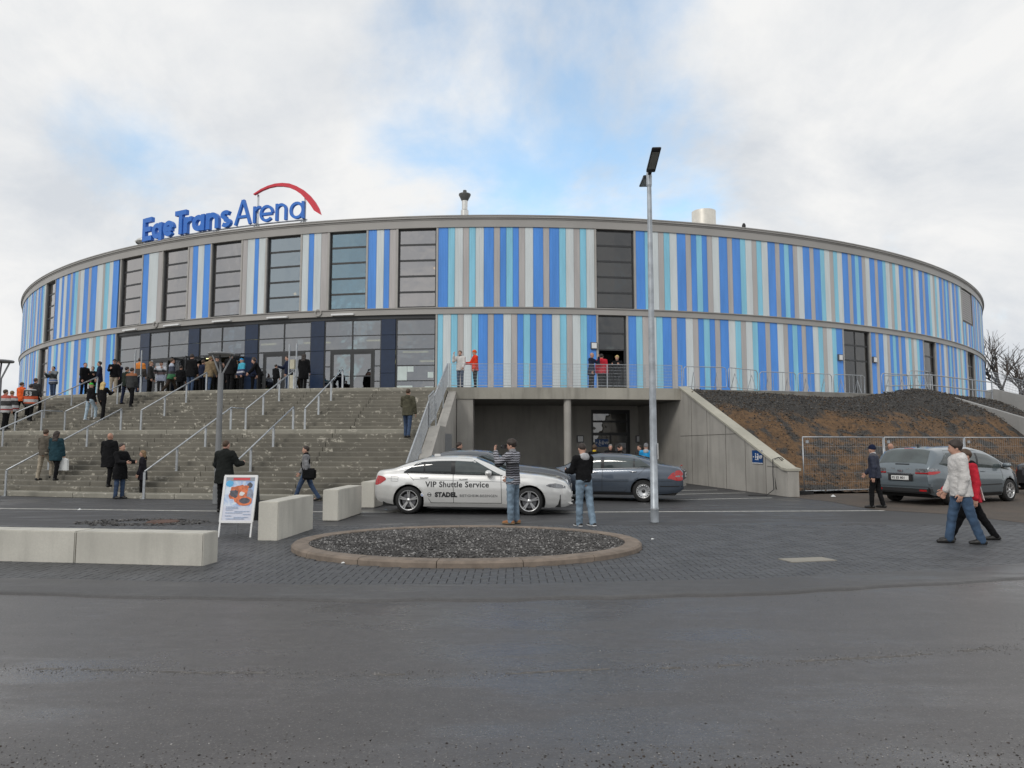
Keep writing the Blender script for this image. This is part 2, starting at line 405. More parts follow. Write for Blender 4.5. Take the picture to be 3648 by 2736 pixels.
# oval island: kerb stones round a bed of gravel
isl = thing('traffic_island', 'oval island with brown kerb stones and dark gravel before the silver car', 'traffic island', (ISX, ISY, 0))
KN = 15
for k in range(KN):
    a0, a1 = 2 * PI * k / KN + .003, 2 * PI * (k + 1) / KN - .001; P = []; ns = 7; m = MB()
    prof = [(.0, .0), (.004, .075), (.035, .105), (.24, .112), (.275, .10), (.28, .02)]
    for i in range(ns):
        a = a0 + (a1 - a0) * i / (ns - 1)
        for w, z in prof: P.append(((IRX - w) * math.cos(a), (IRY - w) * math.sin(a), z))
    m.grid(P, ns, len(prof), flip=True)
    K = len(prof); m.f += [tuple(range(K)), tuple(range((ns - 1) * K + K - 1, (ns - 1) * K - 1, -1))]; m.m += [0, 0]
    angle_smooth(m.build('kerb_stone', M_kerb, isl), 40)
m = MB(); n1_, n2_ = 40, 12; P = [(0, 0, .15)]
for i in range(n1_):
    for j in range(1, n2_ + 1):
        a = 2 * PI * i / n1_; r = j / n2_; P.append((r * (IRX - .26) * math.cos(a), r * (IRY - .26) * math.sin(a), .07 + .08 * (1 - r * r) + random.uniform(-.008, .008)))
F = []
for i in range(n1_):
    k = (i + 1) % n1_; F.append((0, 1 + i * n2_, 1 + k * n2_))
    for j in range(n2_ - 1): F.append((1 + i * n2_ + j, 1 + i * n2_ + j + 1, 1 + k * n2_ + j + 1, 1 + k * n2_ + j))
m.add(P, F); m.build('gravel_bed', mk('gravel_bed_dark', (.07, .066, .062), .95, var=.4, vs=25, bump=.6, bs=50, bd=.03), isl, smooth=True)
OCT = np.array([(1, 0, 0), (-1, 0, 0), (0, 1, 0), (0, -1, 0), (0, 0, 1), (0, 0, -1)], float); OCF = np.array([(0, 2, 4), (2, 1, 4), (1, 3, 4), (3, 0, 4), (2, 0, 5), (1, 2, 5), (3, 1, 5), (0, 3, 5)])
def stones(pts, rmin, rmax, flat=.7, seed=1):
    """one mesh of many small angular stones"""
    rg = np.random.default_rng(seed); n = len(pts); r = rg.uniform(rmin, rmax, n) ** 1.0
    sc = rg.uniform(.6, 1.25, (n, 1, 3)) * r[:, None, None]; sc[:, :, 2] *= flat
    V = OCT[None] * (1 + rg.uniform(-.3, .3, (n, 6, 1))); V = V * sc; a = rg.uniform(0, 2 * PI, n); ca, sa = np.cos(a), np.sin(a); b = rg.uniform(-.5, .5, n); cb, sb = np.cos(b), np.sin(b)
    x = V[:, :, 0] * ca[:, None] - V[:, :, 1] * sa[:, None]; y = V[:, :, 0] * sa[:, None] + V[:, :, 1] * ca[:, None]; z = V[:, :, 2]
    y, z = y * cb[:, None] - z * sb[:, None], y * sb[:, None] + z * cb[:, None]
    V = np.stack([x, y, z], 2) + np.asarray(pts)[:, None, :]
    F = (OCF[None] + (np.arange(n) * 6)[:, None, None]).reshape(-1, 3)
    me = bpy.data.meshes.new('stones'); me.from_pydata(V.reshape(-1, 3).tolist(), [], F.tolist())
    mi = np.repeat(rg.choice(3, n, p=[.62, .28, .10]), 8); me.polygons.foreach_set('material_index', mi.astype(np.int32)); return me
M_st = [mk('stone_dark', (.075, .072, .07), .9, var=.3), mk('stone_mid', (.14, .135, .13), .9, var=.3), mk('stone_pale', (.30, .29, .28), .9, var=.2)]
rg = np.random.default_rng(3); n = 13000; a = rg.uniform(0, 2 * PI, n); r = np.sqrt(rg.uniform(0, 1, n))
pts = np.stack([r * (IRX - .27) * np.cos(a), r * (IRY - .27) * np.sin(a), .075 + .08 * (1 - r * r) + rg.uniform(0, .012, n)], 1)
me = stones(pts, .011, .026); [me.materials.append(q) for q in M_st]; link('gravel', me, None, isl, kind='stuff')
# loose grit along the road seam and the verge close to the camera
n = 2600; x = rg.uniform(-7, 8, n); seam = np.interp(x, [-7, -3.9, -1, 0, 2.4, 5, 8], [5.75, 5.62, 5.48, 5.5, 5.8, 6.35, 7.1])
y = seam + rg.normal(0, .07, n)
x2 = rg.uniform(-4.2, 4.2, 2600); y2 = 3.55 + np.abs(rg.normal(0, .42, 2600)) + .04 * np.abs(x2); x3 = rg.uniform(-9, 9, 900); y3 = rg.uniform(4, 9, 900)
me = stones(np.stack([np.concatenate([x, x2, x3]), np.concatenate([y, y2, y3]), np.full(n + 3500, -.002)], 1), .0025, .0065, .7, 5); [me.materials.append(q) for q in (M_st[1], M_st[2], M_st[0])]
rgd = np.random.default_rng(8); nd = 7000; xd = rgd.uniform(-4.6, 4.6, nd); yd = 3.5 + np.abs(rgd.normal(0, .22, nd)) + .03 * np.abs(xd) + .12 * np.sin(xd * 2.1) * np.sin(xd * .9 + 1); dm = stones(np.stack([xd, yd, np.full(nd, -.003)], 1), .003, .010, .5, 6); [dm.materials.append(q) for q in (mk('crumb_brown', (.05, .038, .03), .95, var=.4), mk('crumb_dark', (.028, .025, .023), .95, var=.4), M_st[1])]
link('verge_dirt', dm, None, None, label='dark brown crumbs of earth along the near road edge', cat='dirt', kind='stuff')
link('road_grit', me, None, None, label='loose grit scattered along the road seam and verge', cat='grit', kind='stuff')
m = MB(); P = []
def seam_flush():
    if len(P) > 9: m.grid(P, len(P) // 3, 3, flip=True)
    P.clear()
for x_ in np.linspace(-8, 9, 341):
    if math.sin(x_ * 5.1) + math.sin(x_ * 2.3 + 1) + math.sin(x_ * 11.7) < -.25: seam_flush(); continue
    c_ = float(np.interp(x_, [-8, -3.9, -1, 0, 2.4, 5, 9], [5.78, 5.62, 5.48, 5.5, 5.8, 6.35, 7.4])) + .02 * math.sin(x_ * 3.3) + random.uniform(-.012, .012); w = .012 + .022 * random.random()
    P += [(x_, c_ - w, -.0035), (x_, c_, -.002), (x_, c_ + w, -.0035)]
seam_flush(); m.build('road_seam', mk('seam_tar', (.110, .102, .094), .8, var=.3, vs=12, bump=.4, bs=60), smooth=True, kind='structure')
# covers and litter
m = MB(); c0 = [gnd(1681, 1210), gnd(1775, 1206.5), gnd(1808, 1213.5), gnd(1712, 1217.5)]
m.prism(c0, .004, .024); m.build('inspection_cover', concrete('cover_pale', (.30, .28, .24), .1), label='pale rectangular inspection cover set in the dark paving', cat='manhole cover')
x_, y_ = gnd(352, 1128); m = MB(); m.lathe([(0, .028), (.30, .03), (.33, .022), (.35, 0)], (0, 0, 0), 28); cov = m.build('manhole_cover', M_rust, label='round rusty manhole cover behind the long low wall', cat='manhole cover', loc=(x_, y_, 0), smooth=False)
pts = []
for q in range(420):
    a_ = random.uniform(0, 2 * PI); r_ = random.uniform(.4, 1) ; pts.append((x_ - .45 + math.cos(a_) * r_ * 1.5, y_ + math.sin(a_) * r_ * .7, .006))
me = stones(np.array(pts), .03, .05, .35, 9); [me.materials.append(q) for q in (M_st[0], M_st[0], M_st[1])]; link('cobble_patch', me, None, None, label='rough dark cobbles around the rusty manhole cover', cat='cobbles', kind='stuff')
for k, (a_, b_, sz, lb) in enumerate([(742, 1219, .07, 'white paper scrap in front of the gravel island'), (1410, 1167, .06, 'small pale scrap right of the gravel island'), (172, 1103, .09, 'white crumpled scrap on asphalt near the stairs'), (1800, 1074, .16, 'pale plastic bag lying at the mesh fence foot')]):
    gx, gy = gnd(a_, b_); m = MB(); hs_ = .5 * sz
    m.add([(-hs_, -hs_ * .6, .004), (hs_ * .8, -hs_ * .7, .012), (hs_, hs_ * .6, .006), (-hs_ * .7, hs_ * .7, .02), (0, 0, .02 + sz * (.35 if k > 1 else .08))], [(0, 1, 4), (1, 2, 4), (2, 3, 4), (3, 0, 4)])
    m.build('litter', M_paper, label=lb, cat='litter', loc=(gx, gy, .012))

# ================================================================ ARENA
TZ = 4.16
arena = thing('arena', 'round sports arena clad in blue, pale and grey vertical stripes', 'arena', E(0, 0, TZ))
AO = -E(0, 0, TZ)
def ap(mb, name, mat, parent=None, smooth=False, **k):
    o = mb.build(name, mat, parent or arena, smooth, **k)
    if parent is None: o.location = AO
    return o
Z0, Z1, Z2, Z3, Z4, Z5 = TZ, 8.39, 8.73, 12.96, 13.36, 13.57
CM = {'B': M_blue, 'C': M_cyan, 'W': M_white, 'G': M_grey}
PU = [('B', .517), ('G', .322), ('B', .316), ('C', .347), ('B', .304), ('G', .322), ('W', .426), ('B', .517), ('G', .322), ('B', .51), ('C', .352), ('W', .426), ('G', .316), ('C', .334), ('W', .43)]
PLW = [('W', .426), ('G', .316), ('B', .32), ('C', .36), ('B', .316), ('G', .322), ('B', .517), ('W', .426), ('C', .352), ('G', .316), ('W', .426), ('C', .352), ('B', .5), ('G', .32), ('B', .5)]
edge = MB(); edge_m = [M_blue, M_cyan, M_white, M_grey]; npan = [0]
def panel(s0, s1, z0, z1, c):
    w = s1 - s0; nr = max(2, int(round(w / .085))); prof = []; gp = .006
    s0 += gp; s1 -= gp
    prof.append((s0, .0)); prof.append((s0 + .002, .045))
    p = (s1 - s0) / nr
    for i in range(nr):
        a = s0 + i * p
        prof += [(a + .36 * p, .045), (a + .46 * p, .033), (a + .86 * p, .033), (a + .98 * p, .045)]
    prof += [(s1 - .001, .045), (s1, .0)]
    far = s0 > 39 or s0 < -40
    m = edge if far else MB(); P = []
    for s, o in prof: P += [E(s, o, z0), E(s, o, z1)]
    m.grid(P, len(prof), 2, 'BCWG'.index(c) if far else 0, flip=False)
    if not far:
        npan[0] += 1; ap(m, 'cladding_panel', CM[c])
def fill(s0, s1, z0, z1, seq):
    k = (s1 - s0) / sum(w for _, w in seq)
    for c, w in seq: panel(s0, s0 + w * k, z0, z1, c); s0 += w * k
def patt(P, i, length):
    out = []; t = 0
    while t < length - .12: out.append(P[i % 15]); t += P[i % 15][1]; i += 1
    return out
def sq(t): return [(a[0], float(a[1:])) for a in t.split()]
UZ = (Z2 + .03, Z3 - .005); LZ = (Z0 + .02, Z1 - .005); T = .11     # T: trim beside openings
winU = [(-35.45, -33.45), (-24.2, -22.15), (-20.26, -18.26), (-16.46, -14.42), (-12.72, -10.67), (-8.96, -6.9), (-5.16, -3.14), (5.24, 7.27)]
SL, SR = -62., 64.
fill(SL, winU[0][0] - T, *UZ, patt(PU, 3, winU[0][0] - SL))
fill(winU[0][1] + T, winU[1][0] - .3, *UZ, sq('B.5 W.43 B.32 W.43 B.45 G.3 B.3 C.4 G.3 W.43 B.5 G.3 B.6 W.6 G.2 C.4 W.35 B.5'))
for (a, b), t in zip(((1, 2), (2, 3), (3, 4), (4, 5), (5, 6)), ('B.45 W.75 G.3', 'G.3 B.42 W.5 B.5', 'G.35 W.55 B.3 W.5', 'W.45 B.35 W.5 G.45', 'B.5 W.45 B.33 G.4')):
    fill(winU[a][1] + T, winU[b][0] - T, *UZ, sq(t))
fill(winU[6][1] + T, winU[7][0] - T, *UZ, [PU[i % 15] for i in range(9, 30)])
fill(winU[7][1] + T, 37.1 - T, *UZ, patt(PU, 9, 37.1 - 7.27))
fill(37.1, 40.4, Z2 + .03, Z2 + 1.75, patt(PU, 2, 3.3))
fill(40.4 + T, SR, *UZ, patt(PU, 0, SR - 40.4))
fill(SL, -36.3 - T, *LZ, patt(PLW, 3, -36.3 - SL))
fill(-34.3 + T, -24.4 - T, *LZ, sq('B.5 W.43 C.3 B.32 W.4 B.45 G.3 B.3 C.35 W.4 B.5 G.3 B.6 C.3 W.4 G.3 C.4 W.35 G.3 B.4 C.2 B.2'))
fill(-3.14 + T, 5.3 - T, *LZ, [('C', .28)] + [PLW[i % 15] for i in range(7, 28)])
fill(6.8 + T, 20.92 - T, *LZ, sq('B.43 C.352 G.35') + patt(PLW, 10, 14.1 - 1.3))
fill(23.27 + T, 29.46 - T, *LZ, patt(PLW, 12, 6.1)); fill(31.22 + T, 37.98 - T, *LZ, patt(PLW, 12, 6.7)); fill(40.2 + T, SR, *LZ, patt(PLW, 2, SR - 40.2))
o = ap(edge, 'cladding_edge', edge_m, kind='stuff')
# backing wall behind the panels, broken by the openings
def wall_spans(ops):
    a = SL; out = []
    for x0, x1 in sorted(ops): out.append((a, x0)); a = x1
    out.append((a, SR)); return out
opsU = winU; opsL = [(-36.3, -34.3), (-24.4, -3.14), (5.3, 6.8), (20.92, 23.27), (29.46, 31.22), (37.98, 40.2)]
m = MB()
for a, b in wall_spans(opsU): arc_solid(m, a, b, -.22, -.012, Z2, Z3, 1.)
for a, b in wall_spans(opsL): arc_solid(m, a, b, -.22, -.012, Z0, Z1, 1.)
ap(m, 'backing_wall', mk('backing_wall', (.16, .16, .16), .8))
for x0, x1 in opsU + opsL[:1] + opsL[2:] + [(37.1, 40.4)]:
    zl, zh = (UZ if (x0, x1) in opsU or x0 == 37.1 else LZ)
    for e, sg in ((x0, -1), (x1, 1)): m = MB(); arc_solid(m, *(sorted((e + sg * .004, e + sg * (T - .004)))), -.2, .07, zl, zh, .5); ap(m, 'opening_trim', M_trim)
for e in ((-24.5, -24.404), (-3.136, -3.04)): m = MB(); arc_solid(m, *e, -.2, .07, *LZ, .5); ap(m, 'opening_trim', M_trim)
# bands: middle band, roof fascia and coping
m = MB(); arc_solid(m, SL, SR, -.22, .10, Z1, Z1 + .30, 1.); arc_solid(m, SL, SR, -.22, .16, Z1 + .30, Z2, 1.); ap(m, 'middle_band', M_band)
m = MB(); arc_solid(m, SL, SR, -.22, .10, Z3, Z4, 1.); ap(m, 'roof_fascia', M_band)
m = MB(); arc_solid(m, SL, SR, -.5, .13, Z4, Z4 + .07, 1.); arc_solid(m, SL, SR, -.5, .19, Z4 + .07, Z5 - .05, 1.); arc_solid(m, SL, SR, -.5, .22, Z5 - .05, Z5, 1.); ap(m, 'roof_coping', M_band)
m = MB(); ss = arc(S_MIN, S_MAX - .01, 3.); P = [E(0, 0) * 0 + Vector((ECX, ECY, 13.45))] + [E(s, -.3, 13.3) for s in ss]
m.add(P, [(0, i, i + 1) for i in range(1, len(ss))]); ap(m, 'roof_deck', mk('roof_deck', (.25, .25, .25), .9))
m = MB(); arc_solid(m, SR, S_MAX - .01, -.3, .05, Z0, Z5, 3.); arc_solid(m, S_MIN, SL, -.3, .05, Z0, Z5, 3.); ap(m, 'rear_wall', M_white)
# interior floors, ceilings and back walls seen through the glass
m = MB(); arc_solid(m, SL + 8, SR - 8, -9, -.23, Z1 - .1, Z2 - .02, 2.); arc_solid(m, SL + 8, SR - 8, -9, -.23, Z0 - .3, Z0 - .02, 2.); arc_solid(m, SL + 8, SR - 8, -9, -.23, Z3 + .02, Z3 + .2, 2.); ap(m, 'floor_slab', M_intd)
m = MB(); arc_solid(m, SL + 8, SR - 8, -9.2, -9, Z0, Z3, 2.)
for s in (-43, -29.5, -24.6, -2.9, 3.2, 9.5, 18, 26, 34, 43): arc_solid(m, s - .08, s + .08, -9, -.25, Z0, Z3, 2.)
ap(m, 'interior_wall', M_intw)
m = MB()
for s, o_, z, w, hh in ((-11.2, -2.2, Z2, .9, 3), (-7.8, -4, Z2, 2.4, 1.6), (5.9, -1.8, Z2, 1.1, 2.5), (-19.2, -3, Z2, .6, 2.4), (-15.3, -2.6, Z2, .5, 2.2), (-4.2, -2.6, Z2, .5, 2.4)): arc_solid(m, s - w / 2, s + w / 2, o_ - .1, o_, z, z + hh, .6)
ap(m, 'partition_wall', mk('partition_pale', (.62, .66, .66), .8))

def pane_arc(s0, s1, z0, z1, off, mat, parent, name='pane', loc=None):
    m = MB(); arc_solid(m, s0, s1, off - .02, off, z0, z1, 1.2); o = m.build(name, mat, parent)
    return o
def opening(name, s0, s1, z0, z1, bars, vert=(), off=-.12, fw=.07, mat=None, label=None, bw=.10):
    """framed glazing; bars: heights of the rails, vert: positions of the mullions"""
    f = MB()
    for a, b in ((s0, s0 + fw), (s1 - fw, s1)): arc_solid(f, a, b, off - .06, off + .03, z0, z1, 1.)
    for a, b in ((z0, z0 + fw), (z1 - fw, z1)): arc_solid(f, s0 + fw + .001, s1 - fw - .001, off - .06, off + .028, a, b, 1.)
    win = ap(f, name, M_frame, label=label)
    zs = [z0 + fw] + list(bars) + [z1 - fw]; vs_ = [s0 + fw] + list(vert) + [s1 - fw]
    for z in bars:
        m = MB(); arc_solid(m, s0 + fw, s1 - fw, off - .05, off + .024, z - bw / 2, z + bw / 2, 1.); m.build('glazing_bar', M_frame, win)
    for v in vert:
        m = MB(); arc_solid(m, v - .035, v + .035, off - .05, off + .026, z0 + fw, z1 - fw, 1.); m.build('mullion', M_frame, win)
    for i in range(len(vs_) - 1):
        for j in range(len(zs) - 1):
            a = vs_[i] + (.035 if i else 0); b = vs_[i + 1] - (.035 if i < len(vs_) - 2 else 0)
            c = zs[j] + (bw / 2 if j else 0); d = zs[j + 1] - (bw / 2 if j < len(zs) - 2 else 0)
            pane_arc(a, b, c, d, off, mat or M_glass, win)
    return win
for k, (a, b) in enumerate(winU):
    zs = [UZ[0] + (UZ[1] - UZ[0]) * i / 5 for i in range(1, 5)]
    opening('window', a, b, UZ[0] + .01, UZ[1] - .02, zs, mat=M_glassb if k == 5 else M_glassc if k == 4 else (M_glassd if k == 7 else M_glass))
opening('window', -36.3, -34.3, LZ[0], LZ[1], [5.3, 6.3, 7.3], mat=M_glass)
opening('window', 29.46, 31.22, LZ[0], LZ[1], [5.3, 6.35, 7.4], mat=M_glassd)
opening('door', 37.98, 40.2, LZ[0], LZ[1], [6.55, 7.4], [39.1], mat=M_glassd)
d8 = opening('door', 20.92, 23.27, LZ[0], LZ[1], [6.6, 7.5], [22.1], mat=M_glassd)
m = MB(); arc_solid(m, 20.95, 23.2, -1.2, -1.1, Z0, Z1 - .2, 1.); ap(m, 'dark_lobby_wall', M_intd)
# louvre at the right end of the upper storey
m = MB(); fr = MB()
for a, b, c, d in ((37.1, 37.2, Z2 + 1.8, Z3 - .02), (40.3, 40.4, Z2 + 1.8, Z3 - .02)): arc_solid(fr, a, b, -.1, .05, c, d, 1.)
arc_solid(fr, 37.2, 40.3, -.1, .05, Z2 + 1.76, Z2 + 1.86, 1.); arc_solid(fr, 37.2, 40.3, -.2, -.15, Z2 + 1.86, Z3 - .02, 1.)
lv = ap(fr, 'louvre', mk('louvre_dark', (.10, .10, .10), .6))
for i in range(14):
    z = Z2 + 1.95 + i * (Z3 - Z2 - 2.0) / 14; m = MB(); arc_solid(m, 37.22, 40.28, -.08, .02, z, z + .09, 1.); m.build('slat', M_grey, lv)
# upper-terrace door (open) below the dark window
od = opening('door', 5.3, 6.8, 6.55, LZ[1], [7.45], mat=M_glassd)
m = MB()
for a, b in ((5.3, 5.38), (6.7, 6.8)): arc_solid(m, a, b, -.18, -.09, Z0, 6.55, 1.)
ap(m, 'door_frame', M_frame)
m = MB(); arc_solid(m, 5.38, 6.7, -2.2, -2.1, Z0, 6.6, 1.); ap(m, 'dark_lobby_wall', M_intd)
m = MB(); arc_solid(m, 5.85, 6.25, -.4, -.36, 6.62, 6.78, 1.); ap(m, 'exit_light', M_exit)
# entrance glazing: bays between navy pillars
bays = [(-24.4, -22.14), (-21.31, -18.07), (-17.27, -14.05), (-13.23, -9.98), (-9.21, -6.04), (-5.27, -3.14)]
pil = [(-22.14, -21.31), (-18.07, -17.27), (-14.05, -13.23), (-9.98, -9.21), (-6.04, -5.27)]
m = MB(); arc_solid(m, -24.4, -3.14, -.2, -.03, 8.2, Z1, 1.); ap(m, 'entrance_head', M_frame)
for a, b in pil:
    m = MB()
    for c, d in ((Z0, 5.35), (5.37, 6.58), (6.60, 7.35), (7.37, 8.19)): arc_solid(m, a + .004, b - .004, -.2, -.04, c, d, 1.)
    ap(m, 'navy_pillar', M_navy)
for k in (0, 5):
    a, b = bays[k]; opening('glazed_bay', a + .02, b, Z0 + .02, 8.19, [4.95, 5.75, 6.6, 7.36], bw=.05, off=-.1, mat=M_glasse)
def leaf(parent, c, d, w, h, hinge):
    """one door leaf standing in direction d from its hinge"""
    c = Vector(c); d = Vector(d).normalized(); f = MB(); t = .05; up = Vector((0, 0, 1))
    def q(x, z): return c + d * x + up * z
    f.bar(q(.05, 0), q(.05, h), .1, t, d.cross(up)); f.bar(q(w - .05, 0), q(w - .05, h), .1, t, d.cross(up))
    for z, hh in ((.08, .16), (1.05, .06), (h - .06, .12)): f.bar(q(.1, z), q(w - .1, z), t * .9, hh)
    o = f.build('door_leaf', M_frame, parent)
    g_ = MB(); g_.bar(q(.1, h / 2), q(w - .1, h / 2), .015, h - .2); g_.build('pane', M_glasse, o)
    hd = MB(); n_ = d.cross(up) * .07
    x = w - .12 if hinge else .12
    hd.tube([q(x, .85) + n_, q(x, 1.35) + n_], .018, 8); hd.build('handle', M_alu, o)
    return o
HD = 2.44
for k in (1, 2, 3, 4):
    a, b = bays[k]; mid = (a + b) / 2
    bay = opening('glazed_bay', a, b, 6.6, 8.19, [7.36], [mid], bw=.05, off=-.1, fw=.05, mat=M_glasse)
    dr = MB()
    for x0, x1 in ((a, a + .05), (b - .05, b), (a + .36, a + .44), (b - .44, b - .36)): arc_solid(dr, x0, x1, -.17, -.06, Z0, 6.6, 1.)
    arc_solid(dr, a + .44, b - .44, -.17, -.055, 6.48, 6.6, 1.)
    for x0, x1 in ((a + .05, a + .36), (b - .36, b - .05)):
        for z in (4.2, 4.95, 5.75): arc_solid(dr, x0, x1, -.15, -.07, z - .025, z + .025, 1.)
    door = ap(dr, 'entrance_door', M_frame)
    for x0, x1 in ((a + .05, a + .36), (b - .36, b - .05)): pane_arc(x0, x1, Z0 + .02, 6.58, -.1, M_glasse, door)
    w = (b - a - .88) / 2 - .01
    for e in (0, 1):
        opened = (k == 2) or (k == 1 and e == 1)
        hs_ = a + .45 if e == 0 else b - .45
        p = E(hs_, -.09, Z0 + .02); ms = E(mid, -.09, Z0 + .02)
        if opened:
            dirv_ = En(mid) + (Vector((-.35, 0, 0)) if e == 0 else Vector((.35, 0, 0))); leaf(door, p, dirv_, w, HD - .12, True)
        else: leaf(door, p, ms - p, w, HD - .12, True)
for s, w, z, o_ in ((-19.9, 1.7, 7.76, -3.5), (-15.25, 1.1, 7.64, -3.5), (-12.27, .56, 7.6, -3.5), (-10.85, .3, 7.58, -3.5), (-7.74, 1.0, 7.61, -3.5), (-5.1, 1.6, 6.9, -3.5), (-9.44, .46, 6.88, -3.5), (-8.34, .58, 6.88, -3.5), (-4.35, .9, 6.37, -3.5), (-12.97, .74, 6.9, -3.5), (-20.2, 1.2, 6.95, -3.), (-16.4, .9, 6.95, -3.4)):
    m = MB(); m.tube([E(s - w / 2, o_, z), E(s + w / 2, o_, z)], .05, 8); ap(m, 'tube_light', M_tube)
for s, z in ((-18.1, 7.15), (-14.9, 7.15), (-10.9, 7.2), (-7.3, 7.2)):
    m = MB(); arc_solid(m, s - .16, s + .16, -.55, -.52, z - .13, z + .13, .4); ap(m, 'exit_light', M_exit)
for s, z in ((-18.9, 10.9), (-10.9, 11.0), (-11.4, 9.9), (-3.35, 11.0)):
    m = MB(); m.lathe([(0, -.08), (.06, -.05), (.08, 0), (.06, .05), (0, .09)], E(s, -.7, z), 10); ap(m, 'pendant_lamp', M_bulb)
# notices taped on the glass of the right bay
for s0, s1, z0, z1 in ((-5.15, -4.65, 4.95, 5.7), (-4.63, -4.3, 5.42, 5.7), (-5.22, -4.35, 4.2, 4.7), (-3.55, -3.26, 5.1, 5.4), (-3.7, -3.25, 4.35, 4.65)): m = MB(); arc_solid(m, s0, s1, -.098, -.092, z0, z1, 1.); ap(m, 'notice_paper', mk('notice_paper', (.60, .68, .66), .8, var=.05))
# small fittings: wall lamps, band lights, fan grille, people-sized sockets
for s, z, sd_ in ((5.05, 6.76, .3), (20.5, 6.68, .3), (23.6, 6.72, .3)):
    m = MB(); arc_solid(m, s - .17, s + .17, .05, .15, z - .18, z + .18, .4); b_ = ap(m, 'wall_lamp', mk('lamp_casing', (.10, .10, .11), .5)); m = MB(); arc_solid(m, s - .13, s + .13, .151, .17, z - .14, z + .14, .4); m.build('lamp_cover', M_sheet, b_)
for s in (-22.9, -19.2, -15.5, -11.9, -8.1):
    m = MB(); arc_solid(m, s - .62, s + .62, .105, .24, Z1 + .03, Z1 + .12, .4); ap(m, 'strip_lamp', M_sheet)
for s in (-9.5, -20.6):
    m = MB(); c = E(s, .14, Z1 + .22); n_ = En(s); t_ = Vector((-n_.y, n_.x, 0)); m.tube([c + t_ * .17 * math.cos(a_) + Vector((0, 0, .17)) * math.sin(a_) for a_ in np.linspace(0, 2 * PI, 20)[:-1]], .035, 6, True); ap(m, 'pipe_outlet', M_trim)
# ---- roof fittings
def vent(name, mb, mat, s, off, z, **k):
    p = E(s, off, z); o = mb.build(name, mat, arena, True, **k); o.location = p + AO; angle_smooth(o, 40); return o
m = MB(); m.lathe([(.22, 0), (.22, 1.38), (.16, 1.44), (.17, 2.1), (.0, 2.1)], n=20); fl = vent('flue', m, M_alu, -2.0, -2.9, 13.45)
m = MB(); m.lathe([(.18, 1.95), (.34, 2.28), (.34, 2.34), (.12, 2.42), (.10, 2.56), (0, 2.6)], n=20); m.build('flue_cowl', mk('cowl_dark', (.09, .09, .085), .5), fl, True)
m = MB(); m.lathe([(.72, 0), (.72, 2.5), (.68, 2.52), (.66, 2.4), (0, 2.4)], n=32); vent('silver_duct', m, mk('duct_bright', (.78, .74, .66), .38, .55, var=.06), 14.2, -4.3, 13.4)
m = MB(); m.lathe([(.42, 0), (.42, .55), (.5, .55), (.5, .6), (0, .6)], n=20)
for a_ in range(5): m.bar((.4 * math.cos(a_ * 1.256), .4 * math.sin(a_ * 1.256), .55), (.4 * math.cos(a_ * 1.256), .4 * math.sin(a_ * 1.256), 1.0), .06, .06)
mv = vent('mushroom_vent', m, M_alu, -24.6, -1.9, 13.45)
m = MB(); m.lathe([(.36, .6), (.36, .98)], n=20); m.build('vent_core', M_intd, mv); m = MB(); m.lathe([(.78, .98), (.84, 1.05), (.72, 1.2), (.3, 1.28), (0, 1.3)], n=24); m.build('vent_cap', M_alu, mv, True)
for s, w, h_ in ((-35.2, 1.3, 1.6), (-42., 1.6, 1.7)):
    m = MB(); m.lathe([(w / 2, 0), (w / 2, h_), (0, h_ + .05)], n=20); vent('roof_duct', m, mk('duct_cream', (.55, .53, .46), .6), s, -3.2, 13.35)
m = MB(); m.lathe([(.09, 0), (.11, .3), (.06, .42), (0, .45)], n=10); vent('roof_outlet', m, M_black, 14.1, -.3, 13.55)
# ================================================================ ROOF SIGN
sign = thing('rooftop_sign', 'blue rooftop lettering EgeTrans Arena with a red swoosh', 'sign', E(-16.5, -.8, Z5)); SO = -E(-16.5, -.8, Z5)
LETS = [('E', -23.61, -22.68, 1), ('g', -22.66, -21.7, 1), ('e', -21.57, -20.63, 1), ('T', -20.51, -19.55, 1), ('r', -19.74, -19.12, 1), ('a', -19.03, -18.03, 1), ('n', -17.91, -16.92, 1), ('s', -16.81, -16.0, 1), ('A', -15.76, -14.56, 0), ('r', -14.42, -13.98, 0), ('e', -13.97, -13.03, 0), ('n', -12.9, -12.15, 0), ('a', -11.98, -11.05, 0)]
ZB = 14.17
def ribbon(pts, t):
    """2D strip of width t along pts"""
    pts = [Vector(p) for p in pts]; A_, B_ = [], []
    for i, p in enumerate(pts):
        a = pts[max(0, i - 1)]; b = pts[min(len(pts) - 1, i + 1)]; d = (b - a).normalized(); n_ = Vector((-d.y, d.x)) * t / 2; A_.append(p + n_); B_.append(p - n_)
    return A_, B_
def arcp(cx, cy, rx, ry, a0, a1, n=16): return [(cx + rx * math.cos(R(a0 + (a1 - a0) * i / n)), cy + ry * math.sin(R(a0 + (a1 - a0) * i / n))) for i in range(n + 1)]
